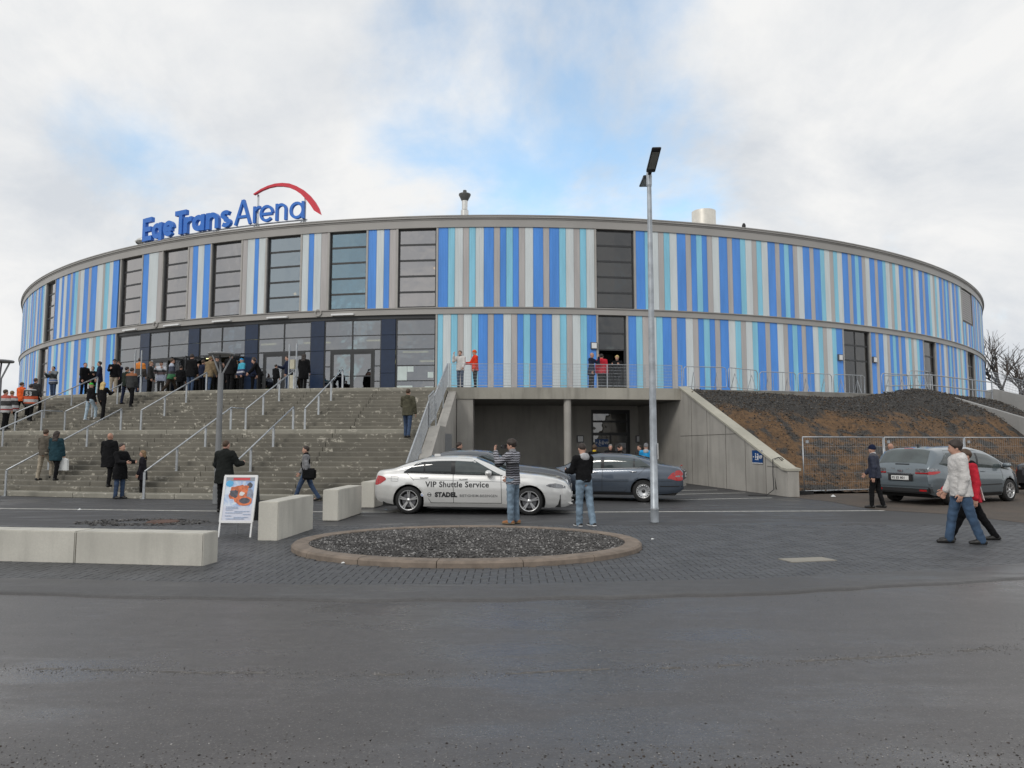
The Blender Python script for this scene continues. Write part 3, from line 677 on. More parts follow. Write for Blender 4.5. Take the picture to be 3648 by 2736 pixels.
def strokes(ch, w, bold):
    t = .29 if bold else .155; X, C = .97, 1.44; h2 = t / 2
    ring = lambda a0, a1, wx=w: arcp(wx / 2, X / 2, wx / 2 - h2, X / 2 - h2, a0, a1, 22)
    S = {'E': [[(h2, 0), (h2, C)], [(t, h2), (w, h2)], [(t, C / 2), (w * .9, C / 2)], [(t, C - h2), (w, C - h2)]],
         'T': [[(w / 2, 0), (w / 2, C - t)], [(0, C - h2), (w, C - h2)]],
         'r': [[(h2, 0), (h2, X)], arcp(w - .02, X * .52, w - .02 - h2, X * .48 - h2, 150, 82, 8)],
         'n': [[(h2, 0), (h2, X)], arcp(w / 2, X - w / 2 + .0, w / 2 - h2, w / 2 - h2, 165, 0, 12) + [(w - h2, 0)]],
         'a': [ring(0, 360), [(w - h2, 0), (w - h2, X)]],
         'e': [ring(22, 345)[0:] if False else ring(0, 318), [(t * .8, X * .47), (w - t * .5, X * .47)]],
         'g': [ring(0, 360), [(w - h2, -.12), (w - h2, X)], arcp(w / 2, -.12, w / 2 - h2, .26, 0, -150, 10)],
         's': [arcp(w / 2, X * .735, w * .5 - h2, X * .265 - h2 * .9 + .02, 35, 270, 12)[:-1] + arcp(w / 2, X * .265, w * .5 - h2, X * .265 - h2 * .9 + .02, 90, -145, 12)],
         'A': [[(h2 * .9, 0), (w / 2 - .01, C)], [(w - h2 * .9, 0), (w / 2 + .01, C)], [(w * .24, C * .32), (w * .76, C * .32)]]}[ch]
    if ch == 's': t *= .85
    return S, t
for ch, s0, s1, bold in LETS:
    w = s1 - s0; S_, t = strokes(ch, w, bold); m = MB(); dep = .22 if bold else .16
    for si, pl in enumerate(S_):
        A_, B_ = ribbon(pl, t); fo = -.8 + si * .006; P = []
        for a, b in zip(A_, B_):
            for q, o_ in ((a, fo), (b, fo), (b, fo - dep), (a, fo - dep)): P.append(E(s0 + q.x, o_, ZB + q.y))
        nn = len(A_); F = []
        for i in range(nn - 1):
            for k in range(4): F.append((i * 4 + k, i * 4 + (k + 1) % 4, i * 4 + 4 + (k + 1) % 4, i * 4 + 4 + k))
        F += [(3, 2, 1, 0), tuple((nn - 1) * 4 + k for k in range(4))]
        m.add(P, F)
    o = m.build('letter', M_signb, sign, label='blue letter ' + ch); o.location = SO
up = [(-14.4, 15.86), (-13.89, 16.09), (-13.41, 16.23), (-12.94, 16.3), (-12.47, 16.29), (-12.0, 16.21), (-11.54, 16.02), (-11.08, 15.75), (-10.68, 15.41), (-10.34, 15.01), (-10.11, 14.64), (-9.97, 14.26)]
lo = [(-14.36, 15.8), (-13.82, 16.0), (-13.35, 16.11), (-12.87, 16.14), (-12.46, 16.10), (-12.05, 16.0), (-11.65, 15.81), (-11.24, 15.53), (-10.9, 15.19), (-10.61, 14.84), (-10.41, 14.55), (-10.36, 14.5)]
m = MB(); P = []
for (a, z), (b, y) in zip(up, lo): P += [E(a, -.75, z), E(b, -.75, y), E(b, -.9, y), E(a, -.9, z)]
F = []
for i in range(len(up) - 1):
    for k in range(4): F.append((i * 4 + k, i * 4 + (k + 1) % 4, i * 4 + 4 + (k + 1) % 4, i * 4 + 4 + k))
F += [(3, 2, 1, 0), tuple((len(up) - 1) * 4 + k for k in range(4))]
m.add(P, F); o = m.build('swoosh', M_signr, sign, label='red swoosh over the last letters'); o.location = SO
m = MB(); pr_ = [E(s, -1.0, ZB - .05) for s in arc(-23.7, -10.95, .8)]; m.tube(pr_, .045, 6); m.tube([p + Vector((0, 0, -.0)) - En(-16) * 1.0 for p in pr_], .03, 6); o = m.build('sign_rail', M_galv, sign); o.location = SO
for s in (-23.3, -21.6, -19.85, -17.2, -14.25, -11.15):
    m = MB(); a = E(s, -1.0, 13.5); m.bar(a, E(s, -1.0, ZB), .09, .09); m.bar(E(s, -2.4, 13.4), E(s, -1.0, ZB), .06, .06); m.bar(E(s, -.2, 13.5), E(s, -1., ZB - .02), .05, .05); o = m.build('sign_post', M_galv, sign); o.location = SO
for s, z in ((-14.22, 15.86), (-11.08, 15.7)):
    m = MB(); m.bar(E(s, -.98, ZB), E(s, -.98, z), .09, .09); o = m.build('swoosh_post', M_galv, sign); o.location = SO
# ================================================================ TERRACE, STAIRS, GARAGE
TO = 5.5                     # the terrace reaches 5.5 m out from the facade
RIS = TZ / 26; TR = .32; O_BOT = 14.8; O_L0 = O_BOT - 13 * TR; O_L1 = O_L0 - 1.6
S_ST = -1.75; S_STL = -32.0  # right and left end of the stairs
m = MB(); arc_solid(m, -50, S_ST - .3, -.25, TO - .33, 3.6, TZ, 1.5); arc_solid(m, S_ST - .3, 7.35, -.25, TO - .42, 3.66, TZ - .01, 1.); arc_solid(m, 7.36, 21.3, -.25, TO - .3, 3.6, TZ - .012, 1.5)
m.build('terrace', mk('terrace_floor', (.22, .21, .19), .8, var=.2), kind='structure')
# --- staircase: every step is a row of precast blocks
stairs = thing('staircase', 'wide curved concrete staircase with pale lime stains rising to the entrance', 'staircase', E(-14, 10, 0)); STO = -E(-14, 10, 0)
def step_off(i):             # front edge of step i (1..26)
    return O_BOT - (i - 1) * TR if i <= 14 else O_L1 - (i - 15) * TR
NB_ = 11; cuts = [S_ST + (S_STL - S_ST) * k / NB_ for k in range(NB_ + 1)]
for i in range(1, 27):
    o1 = step_off(i); o0 = (step_off(i + 1) if i < 26 else TO - .33) - .05
    z1 = i * RIS; z0 = z1 - RIS - (.05 if i > 1 else 0)
    sh = .0 if i % 2 else .45
    cc = [cuts[0]] + [c + random.uniform(-.04, .04) - sh * .0 for c in cuts[1:-1]] + [cuts[-1]]
    for k in range(NB_):
        a, b = cc[k + 1] + .008, cc[k] - .008; m = MB(); ss = arc(a, b, 1.); P = []
        for s in ss: P += [E(s, o0, z0), E(s, o1 - .006, z0), E(s, o1, z1 - .035), E(s, o1 - .012, z1), E(s, o0, z1 + .004)]
        m.grid(P, len(ss), 5, flip=False); e = (len(ss) - 1) * 5; m.f += [(0, 1, 2, 3, 4), (e + 4, e + 3, e + 2, e + 1, e)]; m.m += [0, 0]
        ob = m.build('step_block', M_stepw if i in (1, 14, 26) else M_step, stairs); ob.location = STO
# --- handrails
def stair_z(off):
    if off >= O_BOT: return 0.
    for i in range(26, 0, -1):
        if off <= step_off(i) + 1e-6: return i * RIS
    return 0.
def s_for(X, off):           # arc position whose point at this offset has the given x
    lo_, hi_ = -60., 60.
    for _ in range(50):
        mid = (lo_ + hi_) / 2
        if E(mid, off).x < X: lo_ = mid
        else: hi_ = mid
    return mid
HH = .84
def handrail(name, s, o_a, o_b, nposts, label, tail=0., lead=None):
    """sloping rail between two offsets with posts on the steps"""
    za, zb = stair_z(o_a), stair_z(o_b)
    root = thing(name, label, 'handrail', E(s, o_a, za), 0, 'handrails on the stairs'); O_ = -E(s, o_a, za)
    top = [E(s, o_a, za + HH), E(s, o_b, zb + HH)]
    if tail: top.append(E(s, o_b - tail, zb + HH))
    m = MB(); m.tube(top, .028, 10); r_ = m.build('rail', M_galv, root, True); r_.location = O_
    offs = [o_a + (o_b - o_a) * k / (nposts - 1) for k in range(nposts)]
    for o_ in offs:
        f_ = (o_ - o_a) / (o_b - o_a); m = MB(); b = E(s, o_, stair_z(o_) - .01); t = E(s, o_, za + (zb - za) * f_ + HH - .02)
        m.bar(b, t, .075, .03, En(s)); m.bar(b - Vector((0, 0, 0)), b + Vector((0, 0, .015)), .14, .14, En(s)); p_ = m.build('post', M_galv, root); p_.location = O_
    return root
RX = [(-8.2, 'second'), (-10.7, 'third'), (-15.5, 'fourth'), (-19.5, 'fifth'), (-22.5, 'leftmost')]
for k, (X, w) in enumerate(RX):
    s = s_for(X, O_L0 - .3)
    nm = ['nearest the mesh guard', 'second from the mesh guard', 'third from the mesh guard', 'fourth from the mesh guard', 'farthest left'][k]
    handrail('handrail', s, O_BOT + .02, O_L0 - .45, 4, 'steel handrail of the lower flight, ' + nm, tail=.9 if k in (1, 3) else 0)
    handrail('handrail', s, O_L1 + .12, TO - .15, 4, 'steel handrail of the upper flight, ' + nm)
# --- concrete side wall under the right edge of the stairs, and the mesh guard on it
m = MB(); so, si = S_ST + .02, S_ST + .32
prof = [(O_BOT + .3, 0), (O_BOT + .3, .16), (O_L0, 14 * RIS + .12), (O_L1, 14 * RIS + .12), (TO - .35, TZ - .02), (TO - .35, 0)]
P = [E(so, o, z) for o, z in prof] + [E(si, o, z) for o, z in prof]; nP = len(prof)
m.add(P, [tuple(range(nP)), tuple(range(2 * nP - 1, nP - 1, -1))] + [(i, nP + i, nP + (i + 1) % nP, (i + 1) % nP) for i in range(nP)])
m.build('stair_wall', M_conc, label='sloping concrete wall closing the stairs beside the garage', cat='wall')
guard = thing('mesh_guard', 'galvanised wire mesh guard along the right edge of the stairs', 'railing', E(so, O_BOT, 0)); GO = -E(so, O_BOT, 0)
def mesh_panel(parent, O_, A, B, z0a, z1a, z0b, z1b, nh=6, pitch=.06, rail=.05, wire=.006, name='mesh_panel', toprail=True):
    """wire panel between two upright lines A and B (heights at each end)"""
    A, B = Vector(A), Vector(B); up = Vector((0, 0, 1)); m = MB(); d = (B - A).length; n_ = int(d / pitch)
    for i in range(1, n_):
        f_ = i / n_; p = A.lerp(B, f_); m.bar(p + up * (z0a + (z0b - z0a) * f_), p + up * (z1a + (z1b - z1a) * f_), wire, wire)
    for j in range(1, nh + 1):
        f_ = j / (nh + 1); m.bar(A + up * (z0a + (z1a - z0a) * f_), B + up * (z0b + (z1b - z0b) * f_), wire * 1.6, wire * 1.6)
    o = m.build(name, M_galv, parent); o.location = O_
    m = MB(); m.bar(A + up * z0a, B + up * z0b, .03, .03)
    m.bar(A + up * z0a, A + up * z1a, .03, .03); m.bar(B + up * z0b, B + up * z1b, .03, .03)
    if toprail: m.bar(A + up * z1a, B + up * z1b, rail, .02)
    q = m.build('panel_frame', M_galv, parent); q.location = O_
    return o
sg = S_ST - .03
o_lo, o_mid, o_mid2, o_hi = O_BOT + .1, O_L0 - 1.35, O_L0 - .9, TO - .1
zg = lambda o: max(0, (O_BOT - o) / TR * RIS) if o > O_L0 else (14 * RIS if o > O_L1 else 14 * RIS + (O_L1 - o) / TR * RIS + RIS)
mesh_panel(guard, GO, E(sg, o_lo), E(sg, O_L0 - .1), .12, 1.02, zg(O_L0) + .12, zg(O_L0) + 1.02, 5, .05)
mesh_panel(guard, GO, E(sg, O_L0 - .1), E(sg, O_L1 + .3), zg(O_L0) + .1, zg(O_L0) + 1.2, zg(O_L1) + .25, zg(O_L1) + 1.32, 5, .05)
mesh_panel(guard, GO, E(sg, O_L1 + .25), E(sg, o_hi), zg(O_L1) + .2, zg(O_L1) + 1.12, TZ + .12, TZ + 1.05, 5, .05)
for o_ in (O_BOT - .2, O_BOT - 2.2, O_L0 + .1, O_L1 + .2, O_L1 - 1.8, TO - .1):
    m = MB(); m.bar(E(sg + .06, o_, zg(o_) - .3), E(sg + .06, o_, zg(o_) + 1.0), .05, .03); q = m.build('post', M_galv, guard); q.location = GO
# --- garage under the terrace: beam, column, piers, back wall, door
SGL, SGR = S_ST + .34, 7.4
m = MB(); arc_solid(m, S_ST - .28, SGR + .28, TO - .42, TO, 3.65, TZ - .004, .8); m.build('edge_beam', M_concd, label='long concrete edge beam over the garage opening', cat='beam')
m = MB(); arc_solid(m, SGL + .01, SGL + .62, TO - .9, TO - .05, 0, 3.649, .5); m.build('pier', M_conc, label='square concrete pier at the left end of the garage opening', cat='pier')
p = E(0, 0); cs = s_for(2.43, TO - .25); m = MB(); m.lathe([(.165, 0), (.165, 3.649)], n=28); m.build('column', M_conc, label='round concrete column in the garage opening', cat='column', loc=E(cs, TO - .25, 0), smooth=True)
m = MB(); arc_solid(m, SGL - .1, 4.9, -.2, .0, 0, 3.655, 1.); arc_solid(m, 6.95, SGR + .2, -.2, .0, 0, 3.655, 1.); arc_solid(m, 4.9, 6.95, -.2, 0, 3.45, 3.655, 1.)
m.build('garage_back_wall', M_conc, label='shaded concrete back wall of the garage', cat='wall')
m = MB(); arc_solid(m, S_ST + .02, SGL + .3, .0, TO - .36, 0, 3.655, .8); m.build('garage_side_wall', M_conc, label='concrete side wall of the garage next to the stairs', cat='wall')
gd = thing('garage_door', 'dark glazed double door at the back of the garage', 'door', E(5.9, -.1, 0)); GDO = -E(5.9, -.1, 0)
f = MB()
for a, b in ((4.9, 5.0), (6.8, 6.95), (5.88, 5.95)): arc_solid(f, a, b, -.15, -.02, 0, 3.45 if a != 5.88 else 2.15, 1.)
for a, b in ((2.13, 2.28), (2.8, 2.9), (3.25, 3.45)): arc_solid(f, 5.0, 6.8, -.149, -.025, a, b, 1.)
q = f.build('door_frame', M_frame, gd); q.location = GDO
for s0, s1, z0, z1 in ((5.0, 6.8, 2.28, 2.8), (5.0, 6.8, 2.9, 3.25), (5.0, 5.88, .05, 2.13), (5.95, 6.8, .05, 2.13)):
    m = MB(); arc_solid(m, s0, s1, -.12, -.10, z0, z1, 1.); q = m.build('pane', glass('garage_glass', (.10, .10, .10), .16) if 'garage_glass' not in MATS else MATS['garage_glass'], gd); q.location = GDO
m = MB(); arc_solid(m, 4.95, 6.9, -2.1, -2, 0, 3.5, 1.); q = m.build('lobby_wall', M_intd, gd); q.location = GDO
def info_panel(parent, O_, sA, sB, z0, z1, off, scale=1.):
    """blue direction panel: an arrow, a wheelchair, a lift and the letters VIP"""
    m = MB(); arc_solid(m, sA, sB, off, off + .01, z0, z1, 1.); b = m.build('sign_plate', M_signp, parent); b.location = O_
    w = sB - sA; h_ = z1 - z0; cz = (z0 + z1) / 2
    def ic(x, z, ww, hh):
        k = MB(); arc_solid(k, sA + x * w, sA + (x + ww) * w, off + .011, off + .014, cz + (z - hh / 2) * h_, cz + (z + hh / 2) * h_, 1.); q_ = k.build('pictogram', M_sheet, b); q_.location = (0, 0, 0)
    # wheelchair: head, back, seat, wheel ring; lift: two people in a frame; arrow
    for a_ in (.33,): ic(a_, .3, .05, .12); ic(a_, .08, .05, .26); ic(a_ + .03, -.02, .12, .08); ic(a_ - .03, -.28, .16, .06); ic(a_ - .05, -.15, .035, .25)
    for a_ in (.52, .60): ic(a_, .22, .045, .12); ic(a_, -.05, .045, .34)
    ic(.06, 0, .14, .05); ic(.06, .08, .05, .1); ic(.06, -.08, .05, .1)
    t = text_mesh('VIP', h_ * .42, .003, .004); q_ = link('lettering', t, M_sheet, b); n_ = En((sA + sB) / 2); ang = math.atan2(n_.x, -n_.y)
    q_.location = E(sA + .70 * w, off + .015, cz - h_ * .15); q_.rotation_euler = (PI / 2, 0, ang)
    return b
info_panel(gd, GDO, 5.1, 5.8, 1.55, 1.95, -.095)
m = MB(); arc_solid(m, 6.15, 6.75, -.095, -.09, .5, 1.75, 1.); q = m.build('door_poster', mk('poster_warm', (.32, .26, .2), .7, var=.6, vs=4, c2=(.62, .62, .66)), gd); q.location = GDO
for s in (4.3, 7.6 - .2):
    m = MB(); z = 1.95; arc_solid(m, s - .17, s + .17, .003, .10, z - .18, z + .18, .4); l_ = m.build('wall_lamp', mk('lamp_casing', (.1, .1, .1)), label='square wall lamp ' + ('left' if s < 5 else 'right') + ' of the garage door', cat='lamp', group='garage wall lamps'); m = MB(); arc_solid(m, s - .13, s + .13, .101, .115, z - .14, z + .14, .4); m.build('lamp_cover', M_sheet, l_)
# service grilles and steel door under the stairs
m = MB(); m.add([E(si + .004, o, z) for o, z in ((9.2, .0), (7.0, .0), (7.0, 2.1), (9.2, 2.1))], [(0, 1, 2, 3)]); m.build('steel_gate', M_galv, label='grey steel gate in the wall under the stairs', cat='gate')
# --- wing wall at the right of the garage
def slab_wall(name, label, s_in, thick, prof, mat, cat='wall', cap=True):
    m = MB(); P = [E(s_in, o, z) for o, z in prof] + [E(s_in + thick, o, z) for o, z in prof]; n_ = len(prof)
    m.add(P, [tuple(range(n_)), tuple(range(2 * n_ - 1, n_ - 1, -1))] + [(i, n_ + i, n_ + (i + 1) % n_, (i + 1) % n_) for i in range(n_)])
    w = m.build(name, mat, label=label, cat=cat)
    return w
OW = 13.95
ww = slab_wall('wing_wall', 'sloping concrete wing wall right of the garage', SGR, .3, [(OW, 0), (OW, .83), (OW - .25, .86), (TO - .02, TZ + .0), (0.02, TZ - .55), (0.02, 0)], M_conc)
m = MB(); 
for (o0, z0), (o1, z1) in (((OW + .03, .83), (OW - .25, .86)), ((OW - .25, .86), (TO - .1, TZ + .02))):
    m.add([E(SGR - .05, o0, z0 + .004), E(SGR + .35, o0, z0 + .004), E(SGR + .35, o1, z1 + .004), E(SGR - .05, o1, z1 + .004), E(SGR - .05, o0, z0 + .08), E(SGR + .35, o0, z0 + .08), E(SGR + .35, o1, z1 + .08), E(SGR - .05, o1, z1 + .08)], BOXF)
m.build('wall_cap', M_cap, ww)
# construction joints pressed into the wall face
m = MB()
for o_, z0, z1 in ((12.6, 0, 1.35), (11.2, 0, 1.9), (9.7, 0, 2.5), (8.1, 0, 3.1), (6.6, 0, 3.6)): m.bar(E(SGR - .003, o_, z0), E(SGR - .003, o_, z1), .012, .012)
m.bar(E(SGR - .003, 5.4, 2.05), E(SGR - .003, 10.6, 2.08), .014, .014); m.bar(E(SGR - .003, 12.7, .95), E(SGR - .003, 13.7, .93), .014, .014)
m.build('wall_joint', mk('joint_dark', (.10, .095, .085), .9), ww, kind='stuff')
# info sign on the wing wall: stands in the wall plane
sgn = thing('info_sign', 'small blue information sign on the sloping wing wall', 'sign', E(SGR, 12.1, 1.25))
wa, wb = E(SGR - .012, 12.45), E(SGR - .012, 11.75); dw = (wb - wa).normalized(); nw = Vector((dw.y, -dw.x, 0))
if nw.x > 0: nw = -nw
def wq(x, z, o): return wa + (wb - wa) * x + Vector((0, 0, z)) + nw * o - sgn.location
def wrect(mb, x0, x1, z0, z1, o, mat, name):
    m_ = MB(); m_.add([wq(x0, z0, o), wq(x1, z0, o), wq(x1, z1, o), wq(x0, z1, o), wq(x0, z0, o - .01), wq(x1, z0, o - .01), wq(x1, z1, o - .01), wq(x0, z1, o - .01)], BOXF); return m_.build(name, mat, sgn)
wrect(None, 0, 1, 1.05, 1.48, .02, M_signp, 'sign_plate'); wrect(None, 0, 1, 1.02, 1.05, .02, M_sheet, 'sign_edge')
for x, z, w_, h_ in ((.62, 1.36, .06, .05), (.62, 1.26, .06, .13), (.55, 1.25, .10, .03), (.55, 1.16, .16, .03), (.45, 1.34, .05, .05), (.45, 1.22, .05, .15), (.38, 1.34, .05, .05), (.38, 1.22, .05, .15), (.80, 1.25, .12, .03)):
    wrect(None, x, x + w_, z - h_ / 2, z + h_ / 2, .026, M_sheet, 'pictogram')
tv = link('lettering', text_mesh('VIP', .17, .003, .004), M_sheet, sgn); tv.rotation_euler = (PI / 2, 0, math.atan2((wa - wb).y, (wa - wb).x)); tv.location = wq(.34, 1.19, .027)
# cable hanging over the wall end
m = MB(); pc = [E(SGR + .34, 13.2, 1.0), E(SGR + .1, 13.2, 1.26), E(SGR - .06, 13.2, 1.2), E(SGR - .09, 13.25, .7), E(SGR - .12, 13.35, .2), E(SGR - .4, 13.5, .02), E(SGR - .8, 13.3, .02)]
m.tube(pc, .014, 6); m.tube([p + Vector((.12, .12, 0)) for p in pc[:-2]] , .014, 6); m.build('cable', M_black, label='black cable hung over the end of the wing wall', cat='cable', smooth=True)
# --- terrace railing above the garage
rail = thing('terrace_railing', 'wire mesh railing along the terrace edge above the garage', 'railing', E(2.5, TO, TZ)); RO = -E(2.5, TO, TZ)
sp = [S_ST + .1 + (SGR - S_ST) * k / 6 for k in range(7)]
for k in range(6):
    mesh_panel(rail, RO, E(sp[k], TO - .08), E(sp[k + 1], TO - .08), TZ + .08, TZ + 1.03, TZ + .08, TZ + 1.03, 6, .05, .035, .005)
for s in sp:
    m = MB(); m.bar(E(s, TO - .08, TZ - .2), E(s, TO - .08, TZ + 1.03), .04, .04); q = m.build('post', M_galv, rail); q.location = RO
# left end of the terrace: another mesh railing beyond the stairs
rail2 = thing('terrace_railing', 'wire mesh railing at the far left end of the stairs', 'railing', E(-34, TO + 1, TZ)); R2 = -E(-34, TO + 1, TZ)
for k in range(5):
    a, b = E(-33.2 - 1.6 * k, TO + .2, TZ), E(-33.2 - 1.6 * (k + 1), TO + .2, TZ)
    mesh_panel(rail2, R2, a, b, .08, 1.05, .08, 1.05, 5, .06, .035, .006); m = MB(); m.bar(a, a + Vector((0, 0, 1.1)), .06, .06); q = m.build('post', M_galv, rail2); q.location = R2
# --- embankment of dark gravel and brown earth
q = NB('embankment_earth'); k1 = q.noise(.55, 7, .65, dist=.8); zsep = q.n('ShaderNodeSeparateXYZ'); q.l(q.tc.outputs['Object'], zsep.inputs[0])
ad = q.n('ShaderNodeMath', operation='MULTIPLY_ADD'); q.l(k1, ad.inputs[0]); ad.inputs[1].default_value = 2.6; q.l(zsep.outputs[2], ad.inputs[2])
k2 = q.rng(ad.outputs[0], 4.0, 4.5); sp_ = q.noise(16, 4, .7); bare = q.rng(q.noise(1.3, 6, .6, loc=(7, 3, 1)), .40, .52)
earth = q.mix(q.rng(q.noise(5, 6, .7), .35, .68), (.20, .115, .055), (.095, .058, .033)); dark = q.mix(q.rng(sp_, .35, .65), (.030, .028, .026), (.085, .080, .074))
low = q.mix(bare, dark, earth); c_ = q.mix(k2, low, dark); c_ = q.mix(q.rng(sp_, .62, .72, 0, .6), c_, (.20, .185, .17)); q.col(c_); q.rough(.95); q.bump(sp_, 1., .08); M_emb = q.m
def emb_z(s, o):
    f_ = min(1, max(0, (o - 5.6) / 7.2)); z = (TZ - .05) * (1 - (f_ * f_ * (3 - 2 * f_)) * .55 - .45 * f_)
    z += .22 * math.sin(s * 1.1 + 1) * math.sin(o * 1.3) * min(1, (o - 5.5) * .5) * (1 - f_ * .5) + .35 * math.exp(-((s - 19.5) / 2.2) ** 2) * (1 - f_) + .5 * math.exp(-((s - 13) / 2.) ** 2 - ((o - 11) / 1.2) ** 2)
    z -= .25 * math.exp(-((s - 14.) / 4) ** 2) * (1 - f_)
    return z
m = MB(); P = []; ns_, no_ = 110, 60; ptsl = []
def ext(s): return 12.9 + max(0, s - 12) * .05
for i in range(ns_):
    s = SGR + .31 + (24.5 - SGR) * i / (ns_ - 1)
    for j in range(no_):
        o = 5.2 + (ext(s) - 5.2) * j / (no_ - 1); z = emb_z(s, max(o, 5.6)) + random.uniform(-.035, .035)
        p = E(s, o, max(z, -.02)); P.append(p)
        if j % 1 == 0:
            for _ in range(4 if z > 2.8 + .4 * math.sin(s * 1.7) else (1 if (math.sin(s * 2.1) * math.sin(o * 2.3) < .3) else 3)): ptsl.append((p.x + random.uniform(-.12, .12), p.y + random.uniform(-.1, .1), p.z + random.uniform(0, .03)))
m.grid(P, ns_, no_, flip=True); emb = m.build('embankment', M_emb, smooth=True, kind='structure')
ptsl = [p for p in ptsl if p[2] > .02]
me = stones(np.array(ptsl), .010, .045, .8, 11); [me.materials.append(q_) for q_ in (mk('stone_earth_dark', (.05, .046, .042), .95, var=.4), mk('stone_earth_brown', (.10, .07, .045), .95, var=.4), mk('stone_earth_grey', (.17, .16, .15), .95, var=.3))]
link('embankment_rubble', me, None, emb, kind='stuff')
# --- crowd barriers on top of the bank
def barrier(label, a, b, lean=0):
    a, b = Vector(a), Vector(b); root = thing('crowd_barrier', label, 'barrier', a, 0, 'crowd barriers on the bank'); d = (b - a); L_ = d.length; ux = d.normalized(); up = Vector((0, 0, 1)); h = 1.02
    def q(x, z): return ux * x + up * z + Vector((0, 0, d.z * 0))
    m = MB(); m.tube([q(.03, .12), q(.03, h - .12), q(.09, h - .03), q(.18, h), q(L_ - .18, h), q(L_ - .09, h - .03), q(L_ - .03, h - .12), q(L_ - .03, .12)], .02, 8, True); m.build('frame_tube', M_galv, root, True)
    nb = 8
    for k in range(1, nb):
        x = L_ * k / nb; m = MB(); m.tube([q(x, .12), q(x, h)], .009, 5); m.build('bar', M_galv, root)
    side = ux.cross(up)
    for x in (.5, L_ - .5):
        m = MB(); m.tube([q(x, .78), q(x, 0) + side * .26], .014, 6); m.tube([q(x, .78), q(x, 0) - side * .26], .014, 6); m.build('foot', M_galv, root)
    return root
bs = [7.55, 9.5, 11.45, 13.4, 15.35, 17.3, 19.1, 20.6]
names = ['first crowd barrier beside the terrace railing', 'second crowd barrier right of the terrace railing', 'third crowd barrier along the bank top', 'fourth crowd barrier along the bank top', 'fifth crowd barrier, left of the dark door', 'sixth crowd barrier, in front of the dark door', 'last crowd barrier on the bank, right of the dark door']
for k in range(7):
    s0, s1 = bs[k] + .03, bs[k + 1] - .03; o0 = 5.35 - (.9 if k in (2, 3, 4) else 0); o1 = 5.35 - (.9 if k in (1, 2, 3, 4) else 0)
    za = TZ - .02 - (.05 if k in (2, 3, 4) else 0) + (.22 if k == 6 else 0); barrier(names[k], E(s0, o0, za), E(s1, o1, za))
# --- second stairway at the right edge, with its walls
SW = 20.9
slab_wall('ramp_wall', 'sloping concrete wall of the stairway at the right edge', SW, .28, [(16.5, -.1), (16.5, .35), (5.6, TZ + .1), (4.9, TZ + .1), (4.9, 2.4), (9.5, .9), (11., -.1)], concrete('concrete_grey', (.34, .335, .325), .2))
slab_wall('ramp_wall', 'far concrete wall of the stairway, behind the bridge beam', 26.0, .3, [(16.5, -.1), (16.5, 1.0), (5.4, TZ + .55), (4.9, TZ + .5), (4.9, -.1)], MATS['concrete_grey'])
m = MB(); arc_solid(m, SW + .29, 25.98, 4.95, 5.5, 3.55, 4.08, .8); arc_solid(m, SW + .29, 25.98, -.2, 4.94, 3.9, 4.08, .8); m.build('bridge_beam', M_concd, label='concrete bridge beam between the two sloping walls', cat='beam')
m = MB(); 
for sg_ in range(12): arc_solid(m, SW + .3, 25.97, 5.6 + sg_ * .0, 5.62, 0, .01, 2.)
m = MB(); arc_solid(m, SW + .3, 25.97, 2.0, 2.2, 0, 3.89, 1.); m.build('underpass_wall', M_conc, label='shaded wall under the bridge beam', cat='wall')
rr = thing('tube_railing', 'two-rail tube railing on the bridge at the right', 'railing', E(21, 5.3, TZ)); RR = -E(21, 5.3, TZ)
A_, B_, C_ = E(19.2, 3.9, TZ), E(20.9, 5.2, TZ), E(25.9, 5.3, TZ - .05)
m = MB()
for z in (.55, 1.08): m.tube([A_ + Vector((0, 0, z)), B_ + Vector((0, 0, z)), C_ + Vector((0, 0, z - .1))], .03, 8)
q_ = m.build('rail', M_galv, rr); q_.location = RR
for p_ in (A_, B_, B_.lerp(C_, .33), B_.lerp(C_, .66), C_):
    m = MB(); m.bar(p_ + Vector((0, 0, -.1)), p_ + Vector((0, 0, 1.05)), .05, .03); q_ = m.build('post', M_galv, rr); q_.location = RR
r3 = thing('mesh_railing', 'mesh railing sloping down on the far stairway wall', 'railing', E(26.1, 5.4, TZ)); R3 = -E(26.1, 5.4, TZ)
mesh_panel(r3, R3, E(26.15, 5.2), E(26.15, 10.), TZ + .6, TZ + 1.55, 2.8, 3.75, 6, .07, .04, .008)
